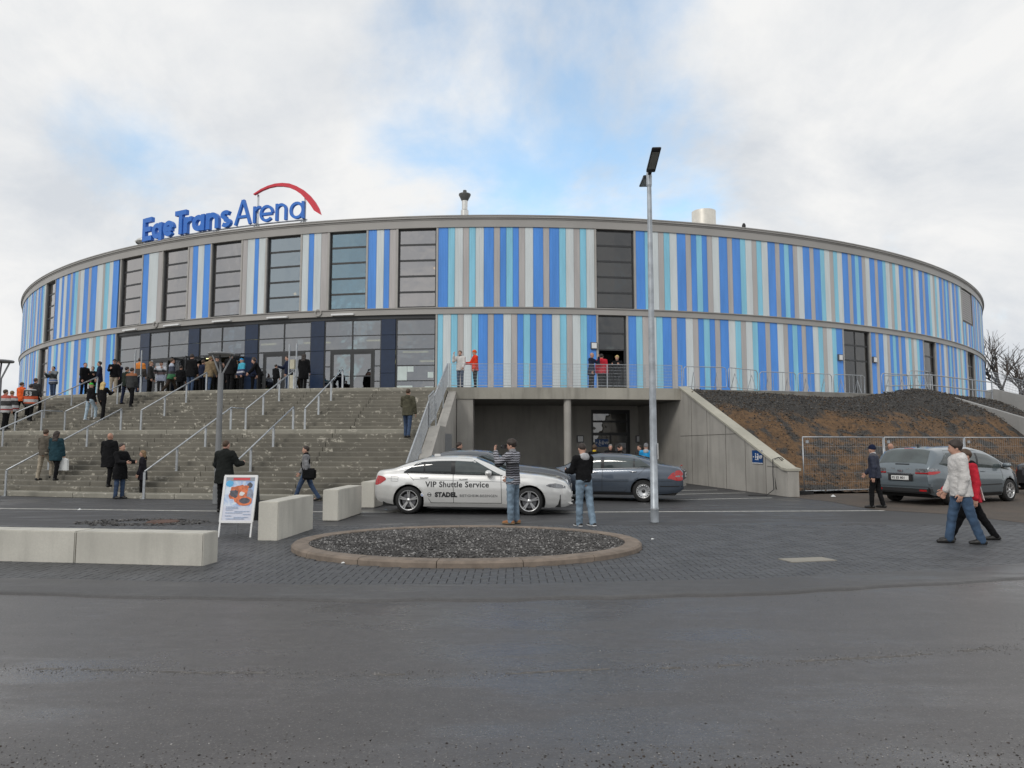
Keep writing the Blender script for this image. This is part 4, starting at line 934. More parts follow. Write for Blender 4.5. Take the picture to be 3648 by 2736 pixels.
# --- construction fence on the gravel lot
fx = [(9.89, 24.3), (13.3, 25.5), (16.75, 26.4), (20.2, 27.2), (23.6, 27.9)]
fl_ = ['first mesh fence panel beside the wing wall', 'second mesh fence panel behind the man in the navy beanie', 'third mesh fence panel behind the grey car', 'rightmost mesh fence panel behind the walking couple']
for k in range(4):
    a, b = Vector((*fx[k], .0)), Vector((*fx[k + 1], .0)); dd = (b - a).normalized(); a = a + dd * .03; b = b - dd * .03
    root = thing('fence_panel', fl_[k], 'fence', a, 0, 'construction fence panels'); h = 1.92; zb = .09; up = Vector((0, 0, 1)); Lp = (b - a).length
    for nm, p0, p1, r_ in (('post', (0, 0), (0, h), .021), ('post', (Lp, 0), (Lp, h), .021), ('top_rail', (0, h), (Lp, h), .021), ('bottom_rail', (0, zb), (Lp, zb), .021)):
        m = MB(); m.tube([dd * p0[0] + up * (p0[1] + .02), dd * p1[0] + up * (p1[1] + .02)], r_, 8); m.build(nm, M_galv, root, True)
    m = MB()
    for i in range(1, int(Lp / .1)): m.bar(dd * (i * .1) + up * zb, dd * (i * .1) + up * h, .0035, .0035)
    for j in range(1, 6): m.bar(up * (zb + (h - zb) * j / 6), dd * Lp + up * (zb + (h - zb) * j / 6), .005, .005)
    m.build('wire_mesh', M_galv, root)
    m = MB(); m.box((.15, 0, h - .14), (.12, .012, .10), math.atan2(dd.y, dd.x)); m.build('name_plate', M_galv, root)
    m = MB(); m.box((0, 0, .06), (.62, .24, .12), math.atan2(dd.y, dd.x) + (PI / 2 if k else .1)); m.build('fence_foot', M_black if k == 0 else M_conc, root)
# ================================================================ CONCRETE BLOCKS
def cblock(label, pts, h, grp=None):
    c = Vector((sum(p[0] for p in pts) / 4, sum(p[1] for p in pts) / 4, 0)); bm = bmesh.new(); vs_ = [bm.verts.new((p[0] - c.x, p[1] - c.y, z)) for z in (0, h) for p in pts]
    for f_ in BOXF: bm.faces.new([vs_[i] for i in f_])
    bmesh.ops.recalc_face_normals(bm, faces=bm.faces); bmesh.ops.bevel(bm, geom=[e for e in bm.edges], offset=.014, segments=2, affect='EDGES')
    me = bpy.data.meshes.new('concrete_block'); bm.to_mesh(me); bm.free()
    return link('concrete_block', me, M_block, None, label, 'concrete block', grp, loc=c)
cblock('pale concrete block right beside the poster stand', [(-4.50, 12.74), (-4.13, 12.70), (-3.99, 14.42), (-4.36, 14.46)], .69, 'upright concrete blocks')
cblock('pale concrete block between the poster stand and the silver car', [(-4.23, 16.03), (-3.87, 16.0), (-3.72, 17.76), (-4.08, 17.8)], .69, 'upright concrete blocks')
cblock('pale concrete block half hidden by the silver car boot', [(-4.06, 19.27), (-3.69, 19.25), (-3.5, 21.0), (-3.88, 21.04)], .69, 'upright concrete blocks')
cblock('end block of the long low wall in the left foreground', [(-6.27, 10.36), (-4.325, 10.095), (-4.26, 10.46), (-6.21, 10.72)], .46, 'long low wall')
cblock('left block of the long low wall, cut by the frame', [(-9.6, 10.80), (-6.285, 10.362), (-6.225, 10.722), (-9.54, 11.16)], .46, 'long low wall')
# ================================================================ LAMPS
lp = thing('street_lamp', 'tall steel street lamp with two flat black heads', 'street lamp', (3.13, 15.77, .0))
m = MB(); m.lathe([(.0, 0), (.092, 0), (.092, .12), (.088, .28), (.089, .285), (.085, .29), (.078, 2.2), (.064, 5.), (.052, 7.2), (.048, 7.75), (0, 7.76)], n=24); o = m.build('pole', M_pole, lp); angle_smooth(o, 50)
m = MB(); m.lathe([(.084, .27), (.095, .275), (.095, .30), (.083, .305)], n=24); m.build('base_collar', M_galv, lp)
m = MB(); m.lathe([(.052, 7.55), (.062, 7.6), (.062, 7.85), (.05, 7.95), (0, 7.96)], n=20); m.build('head_mount', M_pole, lp)
for sgn_, ln, nm in ((-1, .95, 'near'), (1, .78, 'far')):
    bm = bmesh.new(); bmesh.ops.create_cube(bm, size=1); tilt = R(9) if sgn_ < 0 else R(4)
    for v in bm.verts: v.co = Vector((v.co.x * .20, v.co.y * ln, v.co.z * (.075 if v.co.y * sgn_ < 0 else .035)))
    bmesh.ops.bevel(bm, geom=bm.edges[:], offset=.012, segments=2, affect='EDGES')
    me = bpy.data.meshes.new('lamp_head'); bm.to_mesh(me); bm.free(); h_ = link('lamp_head', me, mk('lamp_head_black', (.03, .032, .034), .35, var=.1), lp)
    h_.location = (.02 * sgn_, sgn_ * (ln / 2 + .16), 7.86 + .5 * ln * math.sin(tilt)); h_.rotation_euler = (sgn_ * tilt, 0, R(-3))
    m = MB(); m.box((0, -sgn_ * 0, -.03 if sgn_ > 0 else -.03), (.15, ln * .7, .01)); m.build('led_panel', mk('led_panel', (.30, .31, .28), .3), h_)
    m = MB(); m.bar((0, sgn_ * .03, 7.84), (.0, sgn_ * .24, 7.87), .07, .05); m.build('head_arm', M_black, lp)
m = MB(); m.box((.084, -.02, 1.55), (.012, .10, .35)); m.build('sticker', M_sheet, lp)
M_rl = mk('lamp_grey_paint', (.22, .225, .23), .5, .2, var=.1)
def ring_lamp(label, x, y):
    t = thing('ring_lamp', label, 'street lamp', (x, y, 0), 0, 'ring lamps before the stairs'); h = 4.32
    m = MB(); m.lathe([(0, 0), (.11, 0), (.11, .5), (.085, .52), (.075, h - .55), (0, h - .55)], n=20); o = m.build('pole', M_rl, t); angle_smooth(o, 40)
    for a in range(3):
        an = a * 2 * PI / 3 + PI / 6 * 0; m = MB(); m.tube([(0, 0, h - .75), (.03 * math.cos(an), .03 * math.sin(an), h - .62), (.31 * math.cos(an), .31 * math.sin(an), h - .03)], .026, 8); m.build('head_arm', M_rl, t, True)
    m = MB(); m.lathe([(.27, h - .02), (.36, h - .03), (.38, h), (.36, h + .035), (.1, h + .05), (0, h + .055)], n=32); m.lathe([(0, h - .005), (.27, h - .02)][::1], n=32); o = m.build('lamp_disc', M_rl, t); angle_smooth(o, 50)
    return t
x_, y_ = atd(474, 900, 20.6)[0], 20.6
ring_lamp('slim lamp with a disc head on three arms before the stairs', x_, y_)
ring_lamp('disc-headed lamp cut by the left edge of the frame', atd(0, 790, 22.4)[0], 22.4)
# ================================================================ POSTER STAND
ps = thing('poster_stand', 'white A-frame poster stand beside the concrete block', 'poster stand', (-5.06, 13.40, 0), R(-4))
W_, H_ = .60, .86
TL = R(11)
Mt = Matrix.Translation((0, -.235, .0)) @ Matrix.Rotation(-TL, 4, 'X')
def psm(mb, name, mat, parent, M_=Mt):
    mb.v = [tuple(M_ @ Vector(v)) for v in mb.v]; return mb.build(name, mat, parent)
m = MB()
for x in (-W_ / 2, W_ / 2): m.box((x, 0, .15), (.03, .02, .32))
for k_, x in enumerate((-W_ / 2, W_ / 2)):
    m = MB(); m.box((x, 0, .15), (.03, .02, .30)); psm(m, 'leg', M_sheet, ps)
m = MB(); z0, z1 = .29, 1.13
m.box((0, 0, z0), (W_ + .03, .03, .045)); m.box((0, 0, z1), (W_ + .03, .03, .045)); m.box((-W_ / 2, 0, (z0 + z1) / 2), (.045, .0296, z1 - z0 - .0)); m.box((W_ / 2, 0, (z0 + z1) / 2), (.045, .0296, z1 - z0))
fr_ = psm(m, 'frame', M_sheet, ps)
q = NB('poster_print'); sx = q.n('ShaderNodeSeparateXYZ'); q.l(q.tc.outputs['Object'], sx.inputs[0])
ice = q.mix(q.rng(q.noise(5, 3, dist=1.), .35, .65), (.30, .44, .72), (.72, .78, .86)); q.col(q.mix(q.rng(sx.outputs[2], .52, .60), (.66, .68, .78), ice)); q.rough(.25)
m = MB(); m.box((0, -.002, (z0 + z1) / 2), (W_ - .03, .012, z1 - z0 - .03)); pp = psm(m, 'poster', q.m, ps)
lay = [0]
def pblob(name, x, z, rx, rz, mat, n=20, jag=0.):
    lay[0] += 1; m = MB(); P = [(x, -.0095 - lay[0] * .0006, z)]
    for i in range(n):
        a = 2 * PI * i / n; k = 1 + jag * (random.random() - .5); P.append((x + rx * k * math.cos(a), -.0095 - lay[0] * .0006, z + rz * k * math.sin(a)))
    m.add(P, [(0, 1 + i, 1 + (i + 1) % n) for i in range(n)]); psm(m, name, mat, pp)
def pbar(x0, x1, z, h, mat): lay[0] += 1; m = MB(); y = -.0095 - lay[0] * .0006; m.add([(x0, y, z - h / 2), (x1, y, z - h / 2), (x1, y, z + h / 2), (x0, y, z + h / 2)], [(0, 1, 2, 3)]); psm(m, 'print_line', mat, pp)
org = mk('print_orange', (.62, .16, .06), .3, var=.35, vs=14); drk = mk('print_dark', (.08, .08, .10), .3, var=.4, vs=20); blu = mk('print_blue', (.10, .42, .72), .3, var=.1); txt = mk('print_text', (.36, .44, .58), .4, var=.2, vs=40); redp = mk('print_red', (.60, .05, .06), .3, var=.1)
pbar(-.27, .27, 1.075, .07, mk('print_grey', (.28, .3, .34), .3)); pbar(-.14, .18, 1.078, .045, redp)
pblob('print_blob', -.2, .99, .07, .06, blu, jag=.2); pblob('print_blob', .19, .96, .05, .05, drk, jag=.3); pblob('print_blob', .2, .78, .08, .12, mk('print_slate', (.25, .28, .36), .3, var=.3, vs=15), jag=.3)
pblob('print_blob', .0, .82, .18, .16, org, jag=.35); pblob('print_blob', -.1, .80, .085, .07, drk, jag=.4); pblob('print_blob', .08, .9, .10, .06, org, jag=.5); pblob('print_blob', .06, .80, .05, .035, M_paper, jag=.6); pblob('print_blob', .11, .67, .15, .09, org, jag=.1); pblob('print_blob', .12, .675, .10, .055, drk, jag=.1)
for k_, (a, b) in enumerate(((-.22, .0), (-.22, .02), (-.22, -.08), (-.05, .24), (-.22, .1), (.12, .26), (-.22, -.1), (-.05, .22), (-.2, .15))): pbar(a, b, .56 - k_ * .027, .013, txt)
Mr = Matrix.Translation((0, .235, 0)) @ Matrix.Rotation(TL, 4, 'X')
m = MB(); m.box((0, 0, .71), (W_ + .02, .02, .86)); psm(m, 'rear_board', mk('board_dark', (.05, .055, .06), .5), ps, Mr)
for x in (-W_ / 2 + .14, W_ / 2): m = MB(); m.box((x, 0, .15), (.022, .02, .30)); psm(m, 'leg', M_galv, ps, Mr)
# ================================================================ TREES FAR RIGHT
M_bark = mk('bark_grey', (.085, .07, .06), .9, var=.3, vs=4)
def bare_tree(label, x, y, z0, H, seed, spread=.9, group='bare trees beyond the arena'):
    rnd = random.Random(seed); root = thing('bare_tree', label, 'tree', (x, y, z0), 0, group); tr = MB(); cr = MB()
    def grow(p, d, L_, r_, lev, mb):
        n_ = 4; pts = [p]; dd = d.copy()
        for i in range(n_):
            dd = (dd + Vector((rnd.uniform(-1, 1), rnd.uniform(-1, 1), rnd.uniform(-.3, .7))) * .13).normalized(); pts.append(pts[-1] + dd * L_ / n_)
        mb.tube(pts, [r_ * (1 - .45 * i / n_) for i in range(n_ + 1)], 6 if lev < 2 else (4 if lev < 3 else 3), caps=False)
        if lev >= 5 or r_ < .008: return
        for i in range(rnd.choice((3, 4)) if lev < 4 else 3):
            f_ = rnd.uniform(.4, 1.0); k = min(n_ - 1, int(f_ * n_)); q_ = pts[k].lerp(pts[k + 1], f_ * n_ - k if f_ < 1 else 1)
            a = rnd.uniform(0, 2 * PI); sd_ = Vector((math.cos(a), math.sin(a), rnd.uniform(-.1, .5))); nd = (dd + sd_ * spread * rnd.uniform(.5, 1.1)).normalized(); grow(q_, nd, L_ * rnd.uniform(.58, .8), r_ * .55, lev + 1, cr)
    grow(Vector((0, 0, 0)), Vector((0, 0, 1)), H * .36, H * .022, 0, tr)
    tr.build('trunk', M_bark, root, True); cr.build('crown', M_bark, root)
bare_tree('bare winter tree right of the arena', 43.5, 62, 0, 15.0, 4)
bare_tree('smaller bare tree cut by the right frame edge', 52, 70, 0, 14., 9)
hs_ = thing('brick_house', 'distant reddish house behind the bare trees', 'house', (66, 82, 0), .1)
m = MB(); m.box((0, 0, 3.6), (9, 8, 7.2)); m.build('wall', mk('brick_red', (.22, .09, .07), .9, var=.2, vs=4), hs_); m = MB(); m.prism([(-4.8, 7.2), (4.8, 7.2), (0, 10.)], -4.3, 4.3, M=Matrix.Rotation(PI / 2, 4, 'X')); m.build('roof', mk('roof_tile', (.14, .06, .045), .9), hs_)
for x in (-2.5, 0, 2.5): m = MB(); m.box((x, -4.02, 4.8), (1.1, .06, 1.4)); m.build('window', M_glassd, hs_)
q = NB('hedge'); q.col(q.mix(q.rng(q.noise(6, 5), .3, .7), (.03, .03, .018), (.07, .06, .035))); q.rough(1)
rg = np.random.default_rng(21); n = 2500; pts = np.stack([rg.uniform(38, 80, n), 74 + rg.normal(0, 1.2, n), np.abs(rg.normal(1.6, 1.1, n))], 1); me = stones(pts, .2, .45, .8, 31); [me.materials.append(q.m) for _ in range(3)]; link('hedge', me, None, None, label='low bare hedge along the horizon at the right', cat='hedge', kind='stuff')
# ================================================================ CARS
def paint(name, c, metal=.55, rough=.32, flake=.06):
    q = NB(name); q.col(q.mix(q.rng(q.noise(900, 1), .35, .65), mul(c, 1 - flake), mul(c, 1 + flake))); q.rough(rough); q.b.inputs['Metallic'].default_value = metal
    q.b.inputs['Coat Weight'].default_value = 1.; q.b.inputs['Coat Roughness'].default_value = .03; MATS[name] = q.m; return q.m
def car_glass(name, c=(.012, .016, .017)):
    return mk(name, c, .03, 0, var=0, spec=.9)
M_cg = car_glass('car_glass_dark'); M_cgl = mk('car_glass_light', (.055, .07, .07), .04, 0, var=.3, vs=2, spec=.9)
M_tyre = mk('tyre', (.018, .018, .018), .8, var=.15, vs=20); M_rim = mk('alloy_rim', (.62, .62, .62), .28, .85, var=.04); M_steelrim = mk('steel_rim', (.50, .51, .52), .4, .6, var=.06)
M_rubber = mk('trim_black', (.016, .016, .017), .45, var=.1); M_red = mk('lamp_red', (.42, .012, .014), .08, var=.2, vs=30, spec=.8); M_lens = mk('lamp_lens', (.22, .225, .235), .10, .3, var=.5, vs=22, spec=.9); M_plate = mk('number_plate', (.74, .74, .72), .5, var=.03); M_under = mk('underbody', (.012, .012, .012), .9, var=0)
def smooth_curve(pts, xs, win):
    pts = sorted(pts); x = np.array([p[0] for p in pts]); y = np.array([p[1] for p in pts]); xx = np.linspace(xs[0] - 1, xs[-1] + 1, 2400); yy = np.interp(xx, x, y); k = max(1, int(win / (xx[1] - xx[0])))
    ker = np.hanning(k + 2)[1:-1]; ker /= ker.sum(); pad = np.pad(yy, (k, k), 'edge'); yy = np.convolve(pad, ker, 'same')[k:-k]
    return lambda q: np.interp(q, xx, yy)
class Car:
    def __init__(s, name, label, sp, loc, yaw, body, group=None):
        s.sp = sp; s.root = thing(name, label, 'car', loc, yaw, group); L_ = sp['L']; s.x0, s.x1 = -L_ / 2, L_ / 2; rng_ = (s.x0, s.x1)
        s.top = smooth_curve(sp['top'], rng_, sp.get('st', .16)); s.belt = smooth_curve(sp['belt'], rng_, .3); s.bot = smooth_curve(sp['bot'], rng_, .2); s.w = smooth_curve(sp['plan'], rng_, .22); s.n = sp.get('n', 2.6); s.fr = sp['fx']; s.rr = sp['rx']; s.wr = sp['wr']; s.body = body
        s.shell()
    def side(s, v): return np.interp(v, [0, .12, .35, .6, .82, .93, 1.0], [.915, .965, .992, 1.0, .988, .968, .945])
    def ysurf(s, x, z):
        zb, zt, w = s.belt(x), s.top(x), s.w(x)
        if z <= zb: return float(w * s.side((z - s.bot(x)) / max(.05, zb - s.bot(x))))
        ws = w * .945; f_ = min(.999, (z - zb) / max(.03, zt - zb)); return float(ws * (1 - f_ ** s.n) ** (1 / s.n))
    def ztop(s, x, y):
        zb, zt, ws = s.belt(x), s.top(x), s.w(x) * .945; return float(zb + (zt - zb) * max(0, 1 - (abs(y) / ws) ** s.n) ** (1 / s.n))
    def shell(s):
        L_ = s.sp['L']; t = np.linspace(-1, 1, 151); xs_ = L_ / 2 * np.sign(t) * (1 - (1 - np.abs(t)) ** 1.25); K1, K2 = 18, 14; P = []; half = K1 + K2
        for x in xs_:
            zb, zt, w, z0 = float(s.belt(x)), float(s.top(x)), float(s.w(x)), float(s.bot(x)); zb = max(zb, z0 + .05); zt = max(zt, zb + .005); row = []
            for i in range(K1): v = i / (K1 - 1); row.append((w * float(s.side(v)), z0 + (zb - z0) * v))
            ws = w * .945
            for i in range(1, K2 + 1): a = PI / 2 * i / K2; row.append((ws * max(0, math.cos(a)) ** (2 / s.n), zb + (zt - zb) * math.sin(a) ** (2 / s.n)))
            P += [(x, -y, z) for y, z in row] + [(x, y, z) for y, z in row[-2::-1]]
        M_ = 2 * half - 1; V = np.array(P); N = len(xs_); ra = s.wr + .055
        for xc in (s.fr, s.rr):           # open the wheel arches
            lowside = (np.abs(V[:, 1]) > .5)
            d = np.hypot(V[:, 0] - xc, V[:, 2] - s.wr); near_ = (d < ra + .028) & (d > ra - .04) & lowside
            k = ra / d[near_]; V[near_, 0] = xc + (V[near_, 0] - xc) * k; V[near_, 2] = s.wr + (V[near_, 2] - s.wr) * k
            # slight flare
            fl = lowside & (d < ra + .16) & (d >= ra - .001); V[fl, 1] *= 1 + .012 * (1 - (d[fl] - ra) / .16)
        F = []
        for i in range(N - 1):
            for j in range(M_ - 1):
                f_ = (i * M_ + j, (i + 1) * M_ + j, (i + 1) * M_ + j + 1, i * M_ + j + 1)
                if j < K1 - 1 or j >= M_ - K1:
                    c = V[list(f_)].mean(0)
                    if any(math.hypot(c[0] - xc, c[2] - s.wr) < ra - .004 for xc in (s.fr, s.rr)): continue
                F.append(f_)
        F += [tuple(range(M_)), tuple((N - 1) * M_ + j for j in range(M_ - 1, -1, -1))]
        me = bpy.data.meshes.new('body'); me.from_pydata(V.tolist(), [], F); me.materials.append(s.body); bm = bmesh.new(); bm.from_mesh(me); bmesh.ops.recalc_face_normals(bm, faces=bm.faces); bm.to_mesh(me); bm.free(); o = link('body', me, None, s.root); angle_smooth(o, 38); s.bo = o
        m = MB(); zb_ = float(s.bot(0)); m.box((0, 0, zb_ + .16), (L_ * .9, 2 * float(s.w(0)) * .84, .3)); m.box((s.fr, 0, .45), (.75, 2 * float(s.w(s.fr)) * .55, .5)); m.box((s.rr, 0, .45), (.75, 2 * float(s.w(s.rr)) * .55, .5)); m.build('underbody', M_under, s.root, kind=None)
        for xc in (s.fr, s.rr):
            for sg in (-1, 1):
                m = MB(); P = []; wv = float(s.w(xc)) * .985
                for i in range(17):
                    a = -.25 + (PI + .5) * i / 16
                    for y in (wv - .0, wv - .32): P.append((xc + (ra - .003) * math.cos(a), sg * y, max(.1, s.wr + (ra - .003) * math.sin(a))))
                m.grid(P, 17, 2); m.build('wheel_arch', M_under, s.root, True)
    def patch_side(s, name, mat, rows, sides=(-1, 1), nz=6, off=.004, parent=None):
        """rows: (x, z_low, z_high) list, laid on the flank"""
        for sg in sides:
            m = MB(); P = []
            for x, a, b in rows:
                for j in range(nz): z = a + (b - a) * j / (nz - 1); P.append((x, sg * (s.ysurf(x, z) + off), z))
            m.grid(P, len(rows), nz, flip=(sg > 0)); o = m.build(name, mat, parent or s.root, True)
        return o
    def line_side(s, pts, w=.011, mat=None, sides=(-1, 1), name='door_gap', off=.003):
        for sg in sides:
            m = MB(); P = []; dense = []
            for (xa, za), (xb, zb) in zip(pts[:-1], pts[1:]):
                for i in range(6): dense.append((xa + (xb - xa) * i / 6, za + (zb - za) * i / 6))
            dense.append(pts[-1])
            for i, (x, z) in enumerate(dense):
                a = dense[max(0, i - 1)]; b = dense[min(len(dense) - 1, i + 1)]; d = Vector((b[0] - a[0], b[1] - a[1])).normalized(); n_ = (-d.y * w / 2, d.x * w / 2)
                for k in (-1, 1): xx, z_ = x + k * n_[0], z + k * n_[1]; P.append((xx, sg * (s.ysurf(xx, z_) + off), z_))
            m.grid(P, len(dense), 2, flip=(sg < 0)); m.build(name, mat or M_rubber, s.root)
    def patch_top(s, name, mat, xa, xb, ka, kb, nx=10, ny=13, off=.005, parent=None):
        m = MB(); P = []
        for i in range(nx):
            f_ = i / (nx - 1); x = xa + (xb - xa) * f_; k = ka + (kb - ka) * f_
            for j in range(ny): y = (-1 + 2 * j / (ny - 1)) * k * float(s.w(x)) * .945; P.append((x, y, s.ztop(x, y) + off))
        m.grid(P, nx, ny, flip=(xa > xb)); return m.build(name, mat, parent or s.root, True)
    def wheels(s, style, yw=None):
        yw = yw or float(s.w(s.rr)) - .118
        for xc in (s.fr, s.rr):
            for sg in (-1, 1):
                r = s.wr; wh = link('wheel', None, None, s.root, loc=(xc, sg * yw, r)); rr_ = s.sp['rim']; b = .11
                m = MB(); m.lathe([(rr_ - .005, -b), (r - .045, -b - .004), (r - .012, -b + .015), (r, -b + .04), (r, b - .04), (r - .012, b - .015), (r - .045, b + .004), (rr_ - .005, b)], n=40, axis='y'); m.build('tyre', M_tyre, wh, True)
                f_ = sg * b
                m = MB(); prof = [(rr_ + .004, f_), (rr_ - .012, f_ + sg * .004), (rr_ - .022, f_ - sg * .012), (rr_ - .03, f_ - sg * .09)]; m.lathe(prof, n=40, axis='y'); m.lathe([(rr_ - .02, f_ - sg * .1), (0, f_ - sg * .1)], n=24, axis='y', mi=1)
                m.build('rim', [M_rim, M_under], wh, True)
                def spoke(a, r0, r1, w0, w1, d0=-.02, d1=-.012):
                    k = MB(); ca, sa = math.cos(a), math.sin(a); P = []
                    for r_, w_, d_ in ((r0, w0, d0), (r1, w1, d1)):
                        for q_, y in ((-w_ / 2, f_ + sg * d_), (w_ / 2, f_ + sg * d_), (w_ / 2, f_ + sg * (d_ - .035)), (-w_ / 2, f_ + sg * (d_ - .035))): P.append((r_ * ca - q_ * sa, y, r_ * sa + q_ * ca))
                    k.add(P, [(0, 1, 5, 4), (1, 2, 6, 5), (2, 3, 7, 6), (3, 0, 4, 7)]); k.build('spoke', M_rim, wh)
                if style == 'double':
                    for i in range(5):
                        a = PI / 2 + i * 2 * PI / 5
                        for e in (-1, 1): spoke(a + e * .11, .05, rr_ - .02, .034, .03)
                elif style == 'seven':
                    for i in range(7): spoke(PI / 2 + i * 2 * PI / 7, .05, rr_ - .02, .05, .036)
                else:
                    k = MB(); k.lathe([(rr_ - .02, f_ - sg * .012), (rr_ - .035, f_ - sg * .004), (rr_ * .74, f_ + sg * .002), (rr_ * .7, f_ - sg * .02), (.05, f_ - sg * .03), (0, f_ - sg * .03)], n=32, axis='y'); k.build('wheel_cover', M_steelrim, wh, True)
                    for i in range(16):
                        a = 2 * PI * i / 16; k = MB(); k.box(((rr_ * .84) * math.cos(a), f_ + sg * .002, (rr_ * .84) * math.sin(a)), (.022, .012, .022)); k.build('vent_slot', M_under, wh)
                k = MB(); k.lathe([(.0, f_ - sg * .005), (.035, f_ - sg * .008), (.055, f_ - sg * .025)], n=16, axis='y'); k.build('hub_cap', M_rim if style != 'steel' else M_rubber, wh, True)
                if style != 'steel':
                    k = MB(); k.lathe([(.05, f_ - sg * .075), (rr_ * .7, f_ - sg * .075)], n=24, axis='y'); k.build('brake_disc', mk('brake_disc', (.16, .16, .17), .4, .7, var=.1), wh)
    def mirror(s, x, z, mat):
        for sg in (-1, 1):
            bm = bmesh.new(); bmesh.ops.create_uvsphere(bm, u_segments=14, v_segments=8, radius=1)
            for v in bm.verts: v.co = Vector((v.co.x * .075 + (.02 if v.co.x > 0 else 0), v.co.y * .12, v.co.z * .07))
            me = bpy.data.meshes.new('mirror'); bm.to_mesh(me); bm.free(); me.polygons.foreach_set('use_smooth', [True] * len(me.polygons)); o = link('mirror', me, mat, s.root, loc=(x, sg * (s.ysurf(x, z - .04) + .14), z)); m = MB(); m.bar((x - .01, sg * (s.ysurf(x, z - .06) - .03), z - .06), (x, sg * (s.ysurf(x, z - .05) + .09), z - .05), .05, .035); m.build('mirror_stalk', M_rubber, s.root)
    def handle(s, x, z, mat):
        for sg in (-1, 1):
            y = s.ysurf(x, z); m = MB(); m.tube([(x - .1, sg * (y + .004), z), (x - .07, sg * (y + .024), z + .004), (x + .07, sg * (y + .024), z + .006), (x + .1, sg * (y + .004), z + .004)], .013, 6); m.build('door_handle', mat, s.root, True)
    def box(s, name, c, d, mat, rot=0, parent=None):
        bm = bmesh.new(); bmesh.ops.create_cube(bm, size=1)
        for v in bm.verts: v.co = Vector((v.co.x * d[0], v.co.y * d[1], v.co.z * d[2]))
        bmesh.ops.bevel(bm, geom=bm.edges[:], offset=min(d) * .22, segments=2, affect='EDGES'); me = bpy.data.meshes.new(name); bm.to_mesh(me); bm.free(); return link(name, me, mat, parent or s.root, loc=c, rot=(0, 0, rot))
    def side_text(s, body, size, x, z, mat, bold=0., sg=-1, name='lettering'):
        me = text_mesh(body, size, .0, bold); o = link(name, me, mat, s.root)
        for v in me.vertices:           # lay the letters on the curved flank
            xx, z_ = (x + v.co.x if sg < 0 else x - v.co.x), z + v.co.y; v.co = (xx, sg * (s.ysurf(xx, z_) + .005), z_)
        return o
def sedan(name, label, loc, yaw, body, kind, group=None, full=True):
    if kind == 'b':   # long notchback, facing right
        sp = dict(L=4.9, fx=1.45, rx=-1.53, wr=.335, rim=.245, st=.17, n=4.2,
                  top=[(-2.47, .72), (-2.43, .98), (-2.38, 1.065), (-2.15, 1.09), (-1.97, 1.12), (-1.6, 1.265), (-1.2, 1.375), (-.8, 1.42), (-.35, 1.432), (.1, 1.405), (.5, 1.255), (.8, 1.10), (.92, 1.055), (1.15, 1.03), (1.7, .975), (2.1, .90), (2.33, .81), (2.42, .67), (2.47, .52)],
                  belt=[(-2.47, .70), (-2.4, .92), (-2.2, .985), (-1.5, .985), (0, .945), (1., .925), (1.6, .885), (2.1, .80), (2.35, .69), (2.47, .50)],
                  bot=[(-2.47, .42), (-2.35, .30), (-1.9, .22), (-1.2, .185), (1.3, .175), (1.95, .18), (2.3, .19), (2.47, .24)],
                  plan=[(-2.47, .60), (-2.42, .73), (-2.25, .83), (-1.8, .905), (-1., .925), (.8, .93), (1.6, .92), (2.05, .855), (2.3, .72), (2.42, .56), (2.47, .45)])
    else:             # rounder notchback
        sp = dict(L=4.82, fx=1.58, rx=-1.27, wr=.325, rim=.205, st=.22, n=3.7,
                  top=[(-2.43, .78), (-2.39, .98), (-2.3, 1.045), (-2.0, 1.085), (-1.75, 1.13), (-1.35, 1.29), (-.9, 1.40), (-.4, 1.445), (0.1, 1.44), (.5, 1.37), (.85, 1.235), (1.15, 1.075), (1.3, 1.02), (1.7, .95), (2.05, .87), (2.3, .76), (2.38, .62), (2.43, .5)],
                  belt=[(-2.43, .76), (-2.35, .90), (-2.1, .97), (-1.4, .985), (0, .945), (1., .91), (1.6, .86), (2.1, .76), (2.35, .62), (2.43, .48)],
                  bot=[(-2.43, .42), (-2.3, .30), (-1.9, .25), (-1.2, .20), (1.3, .19), (2., .2), (2.43, .26)],
                  plan=[(-2.43, .66), (-2.38, .75), (-2.2, .845), (-1.7, .90), (-1., .91), (1.0, .91), (1.7, .885), (2.1, .80), (2.32, .66), (2.43, .48)])
    c = Car(name, label, sp, loc, yaw, body, group); b = kind == 'b'
    glass_m = M_cg if b else M_cgl
    # side glass: front door, rear door, quarter light
    zl = lambda x: float(c.belt(x)) + .035
    def zu(x, k=.865): return zl(x) + (float(c.top(x)) - zl(x)) * k - .0
    xr, xq, xm, xf = (-1.66, -1.14, -.42, .74) if b else (-1.52, -1.0, -.06, 1.0)
    def win(xa, xb, taper_r=0, taper_f=0):
        rows = []
        for i in range(15):
            x = xa + (xb - xa) * i / 14; a, t = zl(x), zu(x)
            if taper_r: t = a + (t - a) * min(1, max(.04, ((x - xa) / taper_r) ** .75 if x > xa else .04))
            if taper_f: t = min(t, a + max(.012, (xb - x) * taper_f))
            rows.append((x, a, max(t, a + .012)))
        return rows
    c.patch_side('side_window', glass_m, win(xr, xq - .02, .42)); c.patch_side('side_window', glass_m, win(xq + .02, xm - .05)); c.patch_side('side_window', M_cgl if b else glass_m, win(xm + .05, xf, 0, .52))
    c.patch_side('pillar', M_rubber, [(x, zl(x) - .012, zu(x) + .0) for x in np.linspace(xm - .05, xm + .05, 4)]); c.patch_side('pillar', M_rubber, [(x, zl(x), zu(x)) for x in np.linspace(xq - .02, xq + .02, 3)])
    c.line_side([(x, zl(x) - .012) for x in np.linspace(xr, xf + .06, 12)], .02, M_rubber if b else M_chrome, name='window_trim', off=.006)
